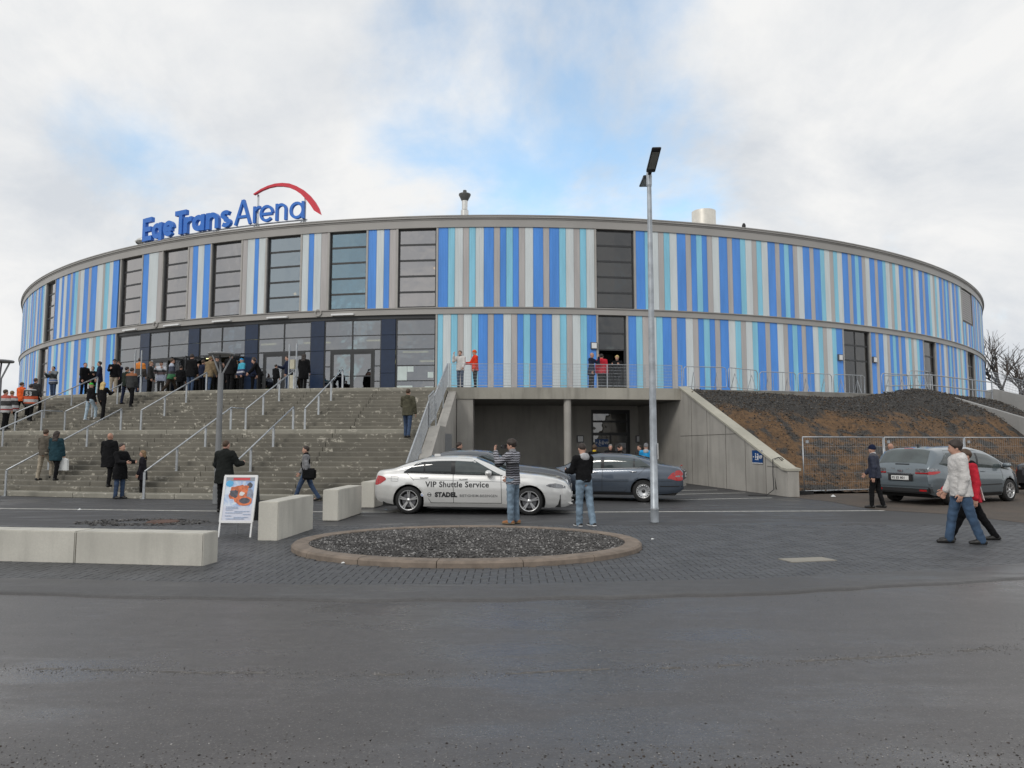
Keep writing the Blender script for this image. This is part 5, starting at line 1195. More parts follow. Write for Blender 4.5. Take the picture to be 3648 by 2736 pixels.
    c.patch_top('windscreen', M_cgl if b else glass_m, .12 if b else .42, .87 if b else 1.18, .74, .90); c.patch_top('rear_window', glass_m, -1.3 if b else -1.05, -1.93 if b else -1.80, .72, .80)
    # panel gaps, handles
    zr_ = lambda x: float(c.bot(x)) + .10
    for x in ((xm, .76) if b else (xm, 1.10)): c.line_side([(x + .02, zr_(x)), (x + .015, .6), (x, zl(x) - .01)])
    xa_ = c.rr + c.wr + .02; c.line_side([(xa_ + .22, zr_(0)), (xa_ + .12, .42), (xa_ - .05, .62), (xa_ - .20, .80), (xa_ - .42, zl(-1.4) - .01)]); c.line_side([(xa_ + .2, zr_(0)), (.78 if b else 1.12, zr_(0))], .012)
    c.handle(xm + .26, float(c.belt(0)) - .09, body if b else M_chrome); c.handle(xm - (.72 if b else .92), float(c.belt(-1)) - .085, body if b else M_chrome)
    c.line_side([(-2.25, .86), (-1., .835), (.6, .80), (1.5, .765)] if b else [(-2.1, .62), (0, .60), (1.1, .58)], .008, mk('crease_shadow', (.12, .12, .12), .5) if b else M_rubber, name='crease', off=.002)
    c.patch_side('sill', body if b else M_rubber, [(x, float(c.bot(x)) + .005, float(c.bot(x)) + .085) for x in np.linspace(-1.1, 1.0, 8)], off=.016)
    c.mirror(.46 if b else .95, float(c.belt(.9)) + .085, body); c.wheels('double' if b else 'steel')
    # lights
    if b:
        c.patch_side('headlight', M_lens, [(1.86, .705, .72), (1.95, .675, .755), (2.08, .65, .765), (2.22, .64, .735), (2.32, .635, .69)], off=.008); c.patch_side('tail_light', M_red, [(-2.43, .70, .80), (-2.36, .70, .93), (-2.26, .735, .93), (-2.16, .80, .90), (-2.12, .83, .86)], off=.008)
        for sg in (-1, 1): c.box('grille', (2.40, sg * .14, .60), (.06, .21, .15), M_rubber); c.box('grille_rim', (2.395, sg * .14, .60), (.05, .25, .19), M_chrome); c.box('air_intake', (2.31, sg * .50, .33), (.08, .18, .085), M_rubber, -sg * .6); c.box('bumper_fin', (2.40, sg * .42, .27), (.09, .34, .035), body, -sg * .3)
        c.box('lower_grille', (2.41, 0, .37), (.06, .6, .12), M_rubber); c.box('plate', (2.455, 0, .46), (.02, .5, .11), M_plate); c.box('plate', (-2.455, 0, .72), (.02, .5, .11), M_plate)
        c.box('roof_fin', (-1.0, 0, 1.43), (.16, .04, .06), body)
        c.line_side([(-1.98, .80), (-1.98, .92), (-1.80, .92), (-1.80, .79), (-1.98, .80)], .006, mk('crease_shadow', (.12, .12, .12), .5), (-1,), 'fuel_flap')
    else:
        c.patch_side('headlight', M_lens, [(1.95, .69, .71), (2.05, .65, .755), (2.18, .64, .73), (2.28, .64, .68)], off=.008); c.patch_side('tail_light', M_red, [(-2.40, .66, .86), (-2.34, .64, .94), (-2.24, .64, .94), (-2.1, .68, .86), (-1.98, .70, .73)], off=.010); c.patch_side('indicator', M_lens, [(-2.40, .745, .79), (-2.3, .745, .80), (-2.2, .75, .78)], off=.014)
        c.box('boot_panel', (-2.405, 0, .80), (.05, 1.0, .28), mk('boot_dark', (.06, .06, .07), .4)); c.box('boot_chrome', (-2.425, 0, .925), (.04, 1.0, .022), M_chrome); c.box('plate', (-2.44, 0, .79), (.02, .50, .12), M_plate); c.box('high_brake_light', (-2.33, 0, 1.065), (.05, .36, .03), M_red)
        for k in range(6): c.box('plate_mark', (-2.452, -.17 + k * .068, .79), (.004, .035, .06), M_rubber)
        for sg in (-1, 1): c.box('grille', (2.40, sg * .13, .62), (.05, .24, .16), M_chrome)
        c.patch_side('bumper_trim', M_rubber, [(x, .46, .485) for x in np.linspace(-2.38, -1.75, 6)], off=.008)
    return c
silver = sedan('silver_car', 'silver saloon car lettered VIP Shuttle Service beside the gravel island', (-.93, 18.36, -.006), R(-6.2), paint('silver_paint', (.74, .735, .715), .40, .30), 'b')
M_let = mk('lettering_black', (.02, .02, .022), .5, var=0); M_letg = mk('lettering_grey', (.17, .17, .17), .5, var=0)
silver.side_text('VIP Shuttle Service', .192, -1.10, .665, M_let, .004)
silver.side_text('STADEL', .150, -.86, .43, M_let, .010); silver.side_text('BIETIGHEIM-BISSINGEN', .086, -.25, .43, M_letg, .0015)
def badge(x, z, kind):
    rr_ = .05
    for r_, mat, o in ((rr_, M_sheet if kind else M_rubber, .006), (rr_ * .72, M_signb if kind else M_plate, .008)):
        m = MB(); P = [(x, -(silver.ysurf(x, z) + o), z)] + [(x + r_ * math.cos(a), -(silver.ysurf(x + r_ * math.cos(a), z + r_ * math.sin(a)) + o), z + r_ * math.sin(a)) for a in np.linspace(0, 2 * PI, 21)[:-1]]
        m.add(P, [(0, 1 + i, 1 + (i + 1) % 20) for i in range(20)]); m.build('round_badge', mat, silver.root)
    m = MB(); y = -(silver.ysurf(x, z) + .011)
    if kind: m.add([(x, y, z), (x, y, z + rr_ * .7), (x - rr_ * .5, y, z + rr_ * .5), (x - rr_ * .7, y, z)], [(0, 1, 2, 3)]); m.add([(x, y, z), (x, y, z - rr_ * .7), (x + rr_ * .5, y, z - rr_ * .5), (x + rr_ * .7, y, z)], [(0, 1, 2, 3)])
    else: m.add([(x - rr_, y, z - .012), (x + rr_, y, z - .012), (x + rr_, y, z + .012), (x - rr_, y, z + .012)], [(0, 1, 2, 3)])
    m.build('badge_mark', M_sheet if kind else M_rubber, silver.root)
badge(-1.17, .48, True); badge(-1.0, .478, False)
grey2 = sedan('grey_car', 'dark grey saloon car parked right behind the silver car', (-.72, 21.0, -.006), R(-5), paint('graphite_paint', (.10, .11, .125), .5, .3), 'b'); grey2.root.scale = (1, 1, 1.085)
blue = sedan('blue_grey_car', 'blue-grey saloon car with red tail lights before the garage', (2.92, 22.35, -.006), R(180 - 17), paint('bluegrey_paint', (.075, .095, .125), .45, .3), 'm')
# --- people carrier, seen from behind
spv = dict(L=4.75, fx=1.42, rx=-1.43, wr=.33, rim=.225, st=.14, n=3.8,
           top=[(-2.40, .78), (-2.385, .98), (-2.36, 1.06), (-2.26, 1.20), (-2.05, 1.50), (-1.93, 1.585), (-1.5, 1.63), (-.7, 1.655), (0, 1.64), (.5, 1.56), (1.0, 1.37), (1.45, 1.16), (1.62, 1.08), (1.9, .98), (2.15, .86), (2.32, .72), (2.38, .55)],
           belt=[(-2.40, .76), (-2.36, .98), (-2.1, 1.06), (-1.4, 1.055), (0, 1.0), (1., .96), (1.6, .9), (2.1, .77), (2.3, .65), (2.38, .52)],
           bot=[(-2.40, .40), (-2.3, .31), (-1.9, .25), (-1.2, .21), (1.3, .2), (2., .2), (2.38, .26)],
           plan=[(-2.40, .74), (-2.37, .82), (-2.25, .885), (-1.8, .93), (-1., .94), (1., .94), (1.7, .90), (2.1, .79), (2.3, .62), (2.38, .5)])
M_van = paint('sage_grey_paint', (.15, .18, .20), .45, .32)
van = Car('grey_people_carrier', 'grey people carrier parked on the gravel by the mesh fence', spv, (13.2, 21.55, -.003), R(28), M_van)
def vzl(x): return float(van.belt(x)) + .03
def vzu(x): return vzl(x) + (float(van.top(x)) - vzl(x)) * .82
def vrows(xa, xb, tr=0, tf=0):
    out = []
    for i in range(13):
        x = xa + (xb - xa) * i / 12; a, t = vzl(x), vzu(x)
        if tr: a = a + .06 * max(0, 1 - (x - xa) / tr); t = a + (t - a) * min(1, max(.05, ((x - xa) / tr)))
        if tf: t = min(t, a + max(.012, (xb - x) * tf))
        out.append((x, a, max(t, a + .012)))
    return out
van.patch_side('side_window', M_cgl, vrows(-1.95, -1.22, .35)); van.patch_side('side_window', M_cgl, vrows(-1.16, -.22)); van.patch_side('side_window', M_cgl, vrows(-.12, .98)); van.patch_side('side_window', M_cgl, vrows(1.04, 1.5, 0, .5))
van.patch_side('pillar', M_rubber, [(x, vzl(x) - .01, vzu(x)) for x in (-.22, -.17, -.12)]); van.patch_side('pillar', M_rubber, [(x, vzl(x), vzu(x)) for x in (-1.22, -1.19, -1.16)])
van.patch_top('rear_window', M_cgl, -1.97, -2.28, .74, .86); van.patch_top('windscreen', M_cg, .5, 1.55, .74, .9)
van.patch_top('high_brake_light', M_red, -1.93, -1.955, .16, .16, 3, 5, .012)
for x in (-.17, 1.02): van.line_side([(x + .03, .34), (x + .02, .7), (x, vzl(x) - .01)])
van.line_side([(-.75, .34), (-.92, .5), (-1.05, .78), (-1.17, vzl(-1.17) - .01)]); van.handle(.05, .92, M_van); van.handle(-.95, .95, M_van); van.mirror(1.1, 1.08, M_van); van.wheels('seven')
van.patch_side('sill', M_rubber, [(x, .215, .31) for x in np.linspace(-.98, .98, 7)], off=.012); van.patch_side('rub_strip', M_rubber, [(x, .52, .55) for x in np.linspace(-.95, .98, 6)], off=.012)
van.patch_side('tail_light', M_lens, [(-2.372, .93, 1.02), (-2.32, .93, 1.04), (-2.2, .935, 1.04), (-2.05, .95, 1.02), (-1.97, .97, .99)], off=.010); van.patch_side('tail_light_red', M_red, [(-2.376, .86, .935), (-2.32, .86, .945), (-2.2, .87, .95), (-2.05, .90, .955), (-1.99, .92, .95)], off=.013)
van.patch_side('headlight', M_lens, [(1.75, .84, .86), (1.95, .74, .87), (2.1, .70, .79), (2.2, .69, .72)], off=.008)
van.box('rear_bumper', (-2.30, 0, .42), (.22, 1.70, .18), M_rubber); van.box('bumper_top', (-2.31, 0, .575), (.21, 1.72, .15), M_van)
for sg in (-1, 1): van.box('tail_lamp_inner', (-2.375, sg * .62, .96), (.045, .34, .12), M_lens); van.box('tail_lamp_inner_red', (-2.38, sg * .62, .90), (.046, .36, .05), M_red); van.box('reflector', (-2.412, sg * .66, .42), (.012, .2, .05), M_red)
van.box('plate_recess', (-2.40, 0, .76), (.03, .72, .18), M_rubber); pl = van.box('plate', (-2.415, 0, .755), (.02, .52, .12), M_plate); t_ = link('lettering', text_mesh('FS ES 801', .095, .001, .002), M_let, van.root, loc=(-2.427, .235, .722), rot=(PI / 2, 0, -PI / 2))
van.box('boot_handle', (-2.40, 0, .875), (.03, .8, .025), M_chrome); van.box('badge', (-2.40, 0, .95), (.025, .14, .055), M_chrome); van.box('wiper', (-2.30, -.02, 1.135), (.04, .42, .035), M_rubber)
van.box('roof_aerial', (-1.5, .0, 1.655), (.10, .03, .05), M_rubber)
car5 = sedan('dark_car', 'dark car just entering the frame at the right edge', (19.6, 24.4, -.003), R(20), paint('black_paint', (.02, .022, .026), .3, .3), 'm')
# ================================================================ PEOPLE
EDG = [((0,0,0),(1,0,0)),((0,1,0),(1,1,0)),((0,0,1),(1,0,1)),((0,1,1),(1,1,1)),((0,0,0),(0,1,0)),((1,0,0),(1,1,0)),((0,0,1),(0,1,1)),((1,0,1),(1,1,1)),((0,0,0),(0,0,1)),((1,0,0),(1,0,1)),((0,1,0),(0,1,1)),((1,1,0),(1,1,1))]
class Sdf:
    """a distance field on a grid; round cones and ellipsoids melt into one skin"""
    def __init__(s, lo_, hi_, h):
        s.h = h; s.lo = np.array(lo_, float); n_ = np.ceil((np.array(hi_) - s.lo) / h).astype(int) + 1; s.ax = [s.lo[i] + h * np.arange(n_[i]) for i in range(3)]; s.d = np.full(n_, .12)
    def _sl(s, lo_, hi_):
        a = [max(0, int(np.floor((lo_[i] - s.lo[i]) / s.h))) for i in range(3)]; b = [min(s.d.shape[i], int(np.ceil((hi_[i] - s.lo[i]) / s.h)) + 1) for i in range(3)]
        if any(b[i] <= a[i] for i in range(3)): return None
        sl = tuple(slice(a[i], b[i]) for i in range(3)); g_ = np.meshgrid(*[s.ax[i][sl[i]] for i in range(3)], indexing='ij'); return sl, g_
    def _mix(s, sl, v, k):
        o = s.d[sl]; hh = np.clip(.5 + .5 * (o - v) / k, 0, 1); s.d[sl] = o * (1 - hh) + v * hh - k * hh * (1 - hh)
    def cone(s, a, b, ra, rb, k=.025, ky=1.):
        a, b = np.array(a, float), np.array(b, float); m_ = max(ra, rb) + .1; r_ = s._sl(np.minimum(a, b) - m_, np.maximum(a, b) + m_)
        if r_ is None: return s
        sl, (X, Y, Z) = r_; q = [X - a[0], (Y - a[1]) / ky, Z - a[2]]; d = b - a; d = np.array([d[0], d[1] / ky, d[2]]); t = np.clip((q[0] * d[0] + q[1] * d[1] + q[2] * d[2]) / max(1e-9, d @ d), 0, 1)
        v = np.sqrt((q[0] - t * d[0]) ** 2 + (q[1] - t * d[1]) ** 2 + (q[2] - t * d[2]) ** 2) - (ra + (rb - ra) * t); s._mix(sl, v, k); return s
    def ell(s, c, r, k=.02, Rm=None, cut=None):
        c = np.array(c, float); m_ = max(r) + .06; q = s._sl(c - m_, c + m_)
        if q is None: return s
        sl, (X, Y, Z) = q; P = np.stack([X - c[0], Y - c[1], Z - c[2]], -1)
        if Rm is not None: P = P @ Rm
        r = np.array(r); k0 = np.sqrt(((P / r) ** 2).sum(-1)); k1 = np.sqrt(((P / r ** 2) ** 2).sum(-1)) + 1e-9; v = k0 * (k0 - 1) / k1
        if cut is not None: n_, p_ = np.array(cut[0]), np.array(cut[1]); v = np.maximum(v, (P - p_) @ (n_ / np.linalg.norm(n_)))
        s._mix(sl, v, k); return s
    def floor(s, z): s.d = np.maximum(s.d, (z - s.ax[2])[None, None, :]); return s
    def ceil(s, z): s.d = np.maximum(s.d, (s.ax[2] - z)[None, None, :]); return s
    def wrinkle(s, amp, seed):
        X, Y, Z = np.meshgrid(*s.ax, indexing='ij'); q = seed * 1.7; s.d = s.d + amp * (np.sin(14 * X + 9 * Z + q) * np.sin(47 * Z + 11 * Y + 9 * X + q * 2) + .7 * np.sin(66 * Z + 31 * X - 21 * Y + q * 3) * np.sin(17 * Y + 5 * X + q)); return s
    def net(s):
        d = s.d; d[0], d[-1], d[:, 0], d[:, -1], d[:, :, 0], d[:, :, -1] = (.1,) * 6; sg = d < 0; n_ = np.array(d.shape) - 1; cnt = np.zeros(n_, int)
        for c in np.ndindex(2, 2, 2): cnt += sg[c[0]:c[0] + n_[0], c[1]:c[1] + n_[1], c[2]:c[2] + n_[2]]
        ids = np.argwhere((cnt > 0) & (cnt < 8)); pos = np.zeros((len(ids), 3)); c_ = np.zeros(len(ids))
        for a, b in EDG:
            a, b = np.array(a), np.array(b); da = d[tuple((ids + a).T)]; db = d[tuple((ids + b).T)]; mk_ = (da < 0) != (db < 0); t = np.where(mk_, da / np.where(mk_, da - db, 1), 0); pos += mk_[:, None] * (a + t[:, None] * (b - a)); c_ += mk_
        V = s.lo + s.h * (ids + pos / c_[:, None]); vid = np.full(n_, -1); vid[tuple(ids.T)] = np.arange(len(ids)); F = []
        for ax in range(3):
            u_, w_ = (ax + 1) % 3, (ax + 2) % 3; sh = [slice(1, -1)] * 3; a = [slice(1, n_[i]) for i in range(3)]; a[ax] = slice(0, n_[ax]); b = list(a); b[ax] = slice(1, n_[ax] + 1)
            A_, B_ = sg[tuple(a)], sg[tuple(b)]; e = np.argwhere(A_ != B_)
            if len(e) == 0: continue
            off = np.array([1, 1, 1]); off[ax] = 0; e = e + off; flip = ~sg[tuple(e.T)]; U = np.zeros(3, int); U[u_] = 1; Wv = np.zeros(3, int); Wv[w_] = 1
            q = np.stack([vid[tuple((e - U - Wv).T)], vid[tuple((e - Wv).T)], vid[tuple(e.T)], vid[tuple((e - U).T)]], 1); q[flip] = q[flip][:, ::-1]; F.append(q)
        return V, np.concatenate(F)
def np_mesh(name, parts, mats):
    me = bpy.data.meshes.new(name); V = []; F = []; mi = []; b = 0
    for v, f_, m_ in parts: V += np.asarray(v).tolist(); F += (np.asarray(f_) + b).tolist(); mi += [m_] * len(f_); b += len(v)
    me.from_pydata(V, [], F); me.polygons.foreach_set('material_index', mi); me.polygons.foreach_set('use_smooth', [True] * len(F)); [me.materials.append(m_) for m_ in mats]; me.update(); return me
_hands = {}
def hand_mesh(curl):
    if curl in _hands: return _hands[curl]
    s = Sdf((-.06, -.09, -.22), (.06, .07, .04), .0056)
    s.cone((0, 0, .02), (0, 0, -.02), .026, .026, .012); s.ell((0, .0, -.055), (.017, .040, .05), .012)
    for i, (y, L_, r_) in enumerate(((-.030, .070, .0088), (-.010, .078, .0092), (.011, .072, .0088), (.030, .056, .0078))):
        p = np.array([0, y, -.095]); a = R(12 + curl * .35)
        for seg in (.42, .32, .26): q = p + np.array([-math.sin(a), y * .12, -math.cos(a)]) * L_ * seg; s.cone(p, q, r_, r_ * .93, .004); p = q; a += R(curl)
    s.cone((0, -.026, -.03), (-.012, -.056, -.062), .012, .0105, .008); s.cone((-.012, -.056, -.062), (-.022, -.066, -.092), .0105, .0085, .005)
    _hands[curl] = s.net(); return _hands[curl]
def skin(c, n): return mk('skin_' + n, c, .55, var=.08, vs=12)
SK = [skin((.52, .30, .22), 'fair'), skin((.46, .25, .175), 'tan'), skin((.55, .31, .24), 'pink')]
M_eye = mk('eye_dark', (.02, .016, .014), .25, var=0); M_lip = mk('lips', (.36, .13, .11), .5, var=0)
def cloth(name, c, var=.22, rough=.9): return mk(name, c, rough, var=var, vs=7, bump=.8, bs=16, bd=.03, spec=.15)
def zones(name, bands):
    """jersey cloth in horizontal colour bands (height in metres)"""
    q = NB(name); sx = q.n('ShaderNodeSeparateXYZ'); q.l(q.tc.outputs['Object'], sx.inputs[0]); c = bands[0][1]
    for z, k in bands[1:]: c = q.mix(q.rng(sx.outputs[2], z - .004, z + .004), c, k)
    q.col(q.mix(q.rng(q.noise(9, 5), .3, .7, 0, .25), c, (.02, .02, .02))); q.rough(.7); MATS[name] = q.m; return q.m
def person(label, xyz, rz, H=1.76, aL=(4, 7, 12), aR=(4, 7, 12), lL=(2, 3), lR=(-2, 3), lean=2, head=(0, 0), jacket=None, hem=.84, t=.022, fat=1., hood=None, collar=None, trousers=None, shoes=None, hair='short', hairm=None, sk=0, res=.024, seed=1, wide=0., group=None, child=False, curl=22, sole=None):
    sc = H / 1.76; hip = .93; S3 = lambda a: (math.sin(R(a)), math.cos(R(a)))
    def legs(side, ang):
        th, kn = ang; a, b = S3(th), S3(th - kn); h_ = np.array([side * .092, 0, hip]); k_ = h_ + .43 * np.array([side * .02, -a[0], -a[1]]); n_ = k_ + .42 * np.array([0, -b[0], -b[1]]); return h_, k_, n_
    LL, LR = legs(1, lL), legs(-1, lR); drop = min(LL[2][2], LR[2][2]) - .075; sh = np.array([0, 0, -drop])
    LL = [p + sh for p in LL]; LR = [p + sh for p in LR]; base = np.array([0, 0, hip]) + sh
    ln = S3(lean)
    def T_(x, y, z): z -= hip; return base + np.array([x, y * ln[1] - z * ln[0], z * ln[1] + y * ln[0]])
    hw = .182 * fat ** .5
    def arm(side, a):
        p, ab, el = a; s0 = T_(side * hw, .01, 1.425); sp_, cp = S3(p + lean); sa, ca = S3(ab); e_ = s0 + .285 * np.array([side * sa, -sp_ * ca, -cp * ca]); sp2, cp2 = S3(p + lean + el); ab2 = ab * .4 - (14 if el > 40 else 0); sa2, ca2 = S3(ab2); w_ = e_ + .25 * np.array([side * sa2, -sp2 * ca2, -cp2 * ca2]); return s0, e_, w_
    AL, AR = arm(1, aL), arm(-1, aR); hc = T_(0, -.012, 1.625); Rh = np.array((Matrix.Rotation(R(head[0]), 3, 'Z') @ Matrix.Rotation(R(3 + head[1]), 3, 'X')))
    HP = lambda x, y, z: hc + Rh @ np.array([x, y, z])
    allp = np.array(list(LL) + list(LR) + list(AL) + list(AR) + [hc, base]); lo_ = allp.min(0) - .24; hi_ = allp.max(0) + .24; lo_[2] = -.03; hi_[2] = hc[2] + .2
    # --- the body: one continuous skin
    s = Sdf(lo_, hi_, res); s.ell(HP(0, .012, .03), (.076, .096, .095), .02, Rh); s.ell(HP(0, -.022, -.03), (.06, .074, .086), .03, Rh); s.cone(HP(0, -.09, .0), HP(0, -.104, -.03), .009, .013, .012)
    for sd_ in (-1, 1): s.ell(HP(sd_ * .077, .012, -.015), (.013, .022, .033), .008, Rh)
    s.cone(T_(0, .012, 1.42), HP(0, .012, -.06), .06, .053, .03); s.cone(T_(0, 0, 1.0), T_(0, 0, 1.34), .13 * fat, .145 * fat, .05, .66); s.cone(T_(-hw + .02, .01, 1.41), T_(hw - .02, .01, 1.41), .06, .06, .05); s.ell(T_(0, .01, .95), (.155 * fat, .11 * fat, .13), .05)
    for A_ in (AL, AR): s.cone(A_[0], A_[1], .052, .042, .03); s.cone(A_[1], A_[2], .042, .03, .02)
    for L_ in (LL, LR): s.cone(L_[0], L_[1], .085, .056, .03); s.cone(L_[1], L_[2], .054, .04, .02); s.cone(L_[2] + np.array([0, .03, -.035]), L_[2] + np.array([0, -.13, -.05]), .036, .026, .02)
    parts = [(*s.net(), 0)]
    for A_, sd_ in ((AL, 1), (AR, -1)):
        v, f_ = hand_mesh(curl); v = v.copy(); f_ = f_.copy()
        if sd_ > 0: pass
        else: v[:, 0] *= -1; f_ = f_[:, ::-1]
        d = Vector(A_[2] - A_[1]).normalized(); q_ = np.array(Vector((0, 0, -1)).rotation_difference(d).to_matrix()); parts.append((v @ q_.T + A_[2] + np.array(d) * .02, f_, 0))
    for sd_ in (-1, 1): parts.append((OCT * np.array([.011, .007, .008]) @ Rh.T + HP(sd_ * .03, -.092, .008), OCF, 1)); parts.append((OCT * np.array([.016, .008, .005]) @ Rh.T + HP(sd_ * .031, -.09, .026), OCF, 1))
    parts.append((OCT * np.array([.024, .008, .006]) @ Rh.T + HP(0, -.092, -.062), OCF, 2))
    def fin(pp): return [(np.asarray(v) * sc, f_, m_) for v, f_, m_ in pp]
    root = link('person', np_mesh('person', fin(parts), [SK[sk], M_eye, M_lip]), None, None, label, 'person', group, None, xyz, (0, 0, rz))
    def child_(name, sdf, mat): return link(name, np_mesh(name, fin([(*sdf.net(), 0)]), [mat]), None, root)
    # --- jacket
    s = Sdf(lo_, hi_, res); hz = hem; hemz = base[2] + (hz - hip)
    s.cone(T_(0, 0, max(hz, 1.02)), T_(0, 0, 1.33), .138 * fat + t, .150 * fat + t, .06, .68); s.cone(T_(-hw + .03, .01, 1.405), T_(hw - .03, .01, 1.405), .060 + t * .5, .060 + t * .5, .06); s.cone(T_(0, .012, 1.40), T_(0, .012, 1.48), .088 + t * .3, .066 + t * .2, .04)
    if hz < 1.0: s.cone(T_(0, 0, 1.06), T_(0, .0, hz - .03), .145 * fat + t, .156 * fat + t + (.92 - hz) * .09, .05, .74)
    if hz < .8:
        for L_ in (LL, LR): f_ = (hip - hz + .05) / .43; s.cone(L_[0], L_[0] + (L_[1] - L_[0]) * min(1, f_), .10 + t, .100 + t, .06)
    s.floor(hemz)
    for A_ in (AL, AR): s.cone(A_[0], A_[1], .054 + t * .7, .050 + t * .7, .04); s.cone(A_[1], A_[2] + (A_[2] - A_[1]) * .04, .050 + t * .7, .038 + t * .6, .025)
    s.wrinkle(.0038, seed); jk = child_('jacket', s, jacket)
    if hood:
        s = Sdf(lo_, hi_, res); s.ell(T_(0, .085, 1.45), (.105, .062, .095), .03); s.ell(T_(0, .035, 1.485), (.098, .075, .045), .03); s.wrinkle(.004, seed + 3); child_('hood', s, hood)
    if collar:
        s = Sdf(lo_, hi_, res); s.cone(T_(0, .012, 1.43), T_(0, .006, 1.50), .088, .08, .02); s.wrinkle(.003, seed + 5); child_('collar', s, collar)
    # --- trousers and shoes
    s = Sdf(lo_, hi_, res); s.ell(base + np.array([0, .008, .03]), (.162 * fat, .118 * fat, .13), .05)
    for L_ in (LL, LR): s.cone(L_[0], L_[1], .098 * fat ** .5, .07 + wide * .5, .035); s.cone(L_[1], L_[2] + np.array([0, 0, -.005]), .069 + wide * .5, .058 + wide, .02)
    s.wrinkle(.004, seed + 7); s.ceil(base[2] + .16); child_('trousers', s, trousers)
    for L_ in (LL, LR):
        s = Sdf(L_[2] - .22, L_[2] + .14, min(res, .02)); k_ = L_[1] - L_[2]; pit = math.atan2(-k_[1], k_[2]) * .35 if L_[2][2] > .1 else 0
        c_, n_ = math.cos(pit), math.sin(pit); f2 = lambda y, z: L_[2] + np.array([0, y * c_ - z * n_, y * n_ + z * c_])
        s.cone(f2(.045, -.035), f2(-.05, -.03), .045, .046, .02); s.cone(f2(-.05, -.035), f2(-.165, -.045), .044, .032, .02); s.floor(max(.0, L_[2][2] - .076) if pit == 0 else -.5); child_('shoe', s, shoes)
        if sole:
            s2 = Sdf(L_[2] - .22, L_[2] + .14, .012); s2.cone(f2(.05, -.045), f2(-.05, -.045), .048, .05, .02); s2.cone(f2(-.05, -.045), f2(-.17, -.05), .049, .037, .02); s2.floor(max(.0, L_[2][2] - .076)); s2.ceil(max(.0, L_[2][2] - .076) + .03); child_('shoe_sole', s2, sole)
    # --- hair or headgear
    if hair != 'bald':
        r2 = min(res, .019); s = Sdf(hc - .3 if hair == 'long' else hc - .19, hc + .19, r2); col = hairm
        if hair == 'short': s.ell(HP(0, .013, .036), (.084, .108, .102), .015, Rh, ((0, -.82, -.57), (0, -.046, .005))); s.wrinkle(.004, seed)
        elif hair == 'shaved': s.ell(HP(0, .012, .033), (.081, .103, .099), .015, Rh, ((0, -.78, -.62), (0, -.04, .03))); s.wrinkle(.002, seed)
        elif hair == 'thick': s.ell(HP(0, .016, .042), (.094, .116, .110), .015, Rh, ((0, -.84, -.54), (0, -.05, -.035))); s.wrinkle(.005, seed)
        elif hair == 'long':
            s.ell(HP(0, .02, .035), (.092, .11, .103), .02, Rh, ((0, -.75, -.66), (0, -.05, .0)))
            for x in (-.05, 0, .05): s.cone(HP(x, .06, .02), T_(x * 1.2, .085, 1.40), .055, .042, .03)
            s.wrinkle(.006, seed)
        elif hair == 'beanie': s.ell(HP(0, .008, .04), (.090, .108, .112), .015, Rh, ((0, -.25, -.97), (0, -.02, -.025)))
        elif hair == 'cap': s.ell(HP(0, .008, .035), (.086, .104, .10), .015, Rh, ((0, -.1, -1), (0, 0, -.0))); s.ell(HP(0, -.12, .012), (.065, .06, .012), .01, Rh)
        if s.d.min() < 0: child_({'beanie': 'beanie', 'cap': 'cap'}.get(hair, 'hair'), s, col)
    root['_w'] = 0; del root['_w']
    info = dict(T=lambda x, y, z: Vector(T_(x, y, z) * sc), HP=lambda x, y, z: Vector(HP(x, y, z) * sc), wL=Vector(AL[2] * sc), wR=Vector(AR[2] * sc), sc=sc)
    return root, info
def px_of(p):
    z = p[2] - CAM_H; d = p[1] * _c + z * _s; u_ = -p[1] * _s + z * _c; return 1106 + _f * p[0] / d, 829.5 - _f * u_ / d
def s_at_px(x, off, z):
    a, b = -50., 50.
    for _ in range(45):
        m_ = (a + b) / 2
        if px_of(E(m_, off, z))[0] < x: a = m_
        else: b = m_
    return m_
def on_terrace(x, off): return E(s_at_px(x, off, TZ), off, TZ - .005)
def on_stairs(x, y):
    best = None
    for i in range(1, 27):
        off = step_off(i) - .15; z = i * RIS; p = E(s_at_px(x, off, z), off, z); e = abs(px_of(p)[1] - y)
        if best is None or e < best[0]: best = (e, p)
    return best[1] + Vector((0, 0, .003))
def on_ground(x, y, z=-.004): return Vector((*gnd(x, y), z))
BLK = cloth('cloth_black', (.0095, .0095, .0105)); NVY = cloth('cloth_navy', (.018, .024, .05)); CHR = cloth('cloth_charcoal', (.045, .044, .044)); DKB = cloth('cloth_dark_brown', (.045, .034, .026))
JEAN = mk('denim_light', (.17, .235, .30), .85, var=.35, vs=7, bump=.4, bs=160, bd=.005); JEAND = mk('denim_dark', (.035, .062, .12), .85, var=.3, vs=7, bump=.4, bs=160, bd=.005); JEANB = mk('denim_mid', (.045, .085, .15), .85, var=.3, vs=7, bump=.4, bs=160, bd=.005)
BEI = cloth('cloth_beige', (.36, .31, .24)); OLV = cloth('cloth_olive', (.085, .080, .055)); GRY = cloth('cloth_grey', (.22, .22, .23)); LGR = cloth('cloth_light_grey', (.46, .46, .47)); WHT = cloth('cloth_white', (.62, .60, .58), .08); RED = cloth('cloth_red', (.56, .03, .05)); ORG = cloth('cloth_orange', (.74, .12, .03)); RDO = cloth('cloth_red_orange', (.72, .05, .02)); CYN = cloth('cloth_cyan', (.06, .42, .58)); BLU = cloth('cloth_bright_blue', (.03, .30, .62)); TEA = cloth('cloth_teal', (.022, .055, .07)); TAN = cloth('cloth_tan', (.22, .165, .10)); BRO = cloth('cloth_brown_grey', (.12, .105, .085)); GRN = cloth('cloth_green', (.06, .46, .06)); PBL = cloth('cloth_pale_blue', (.40, .50, .58))
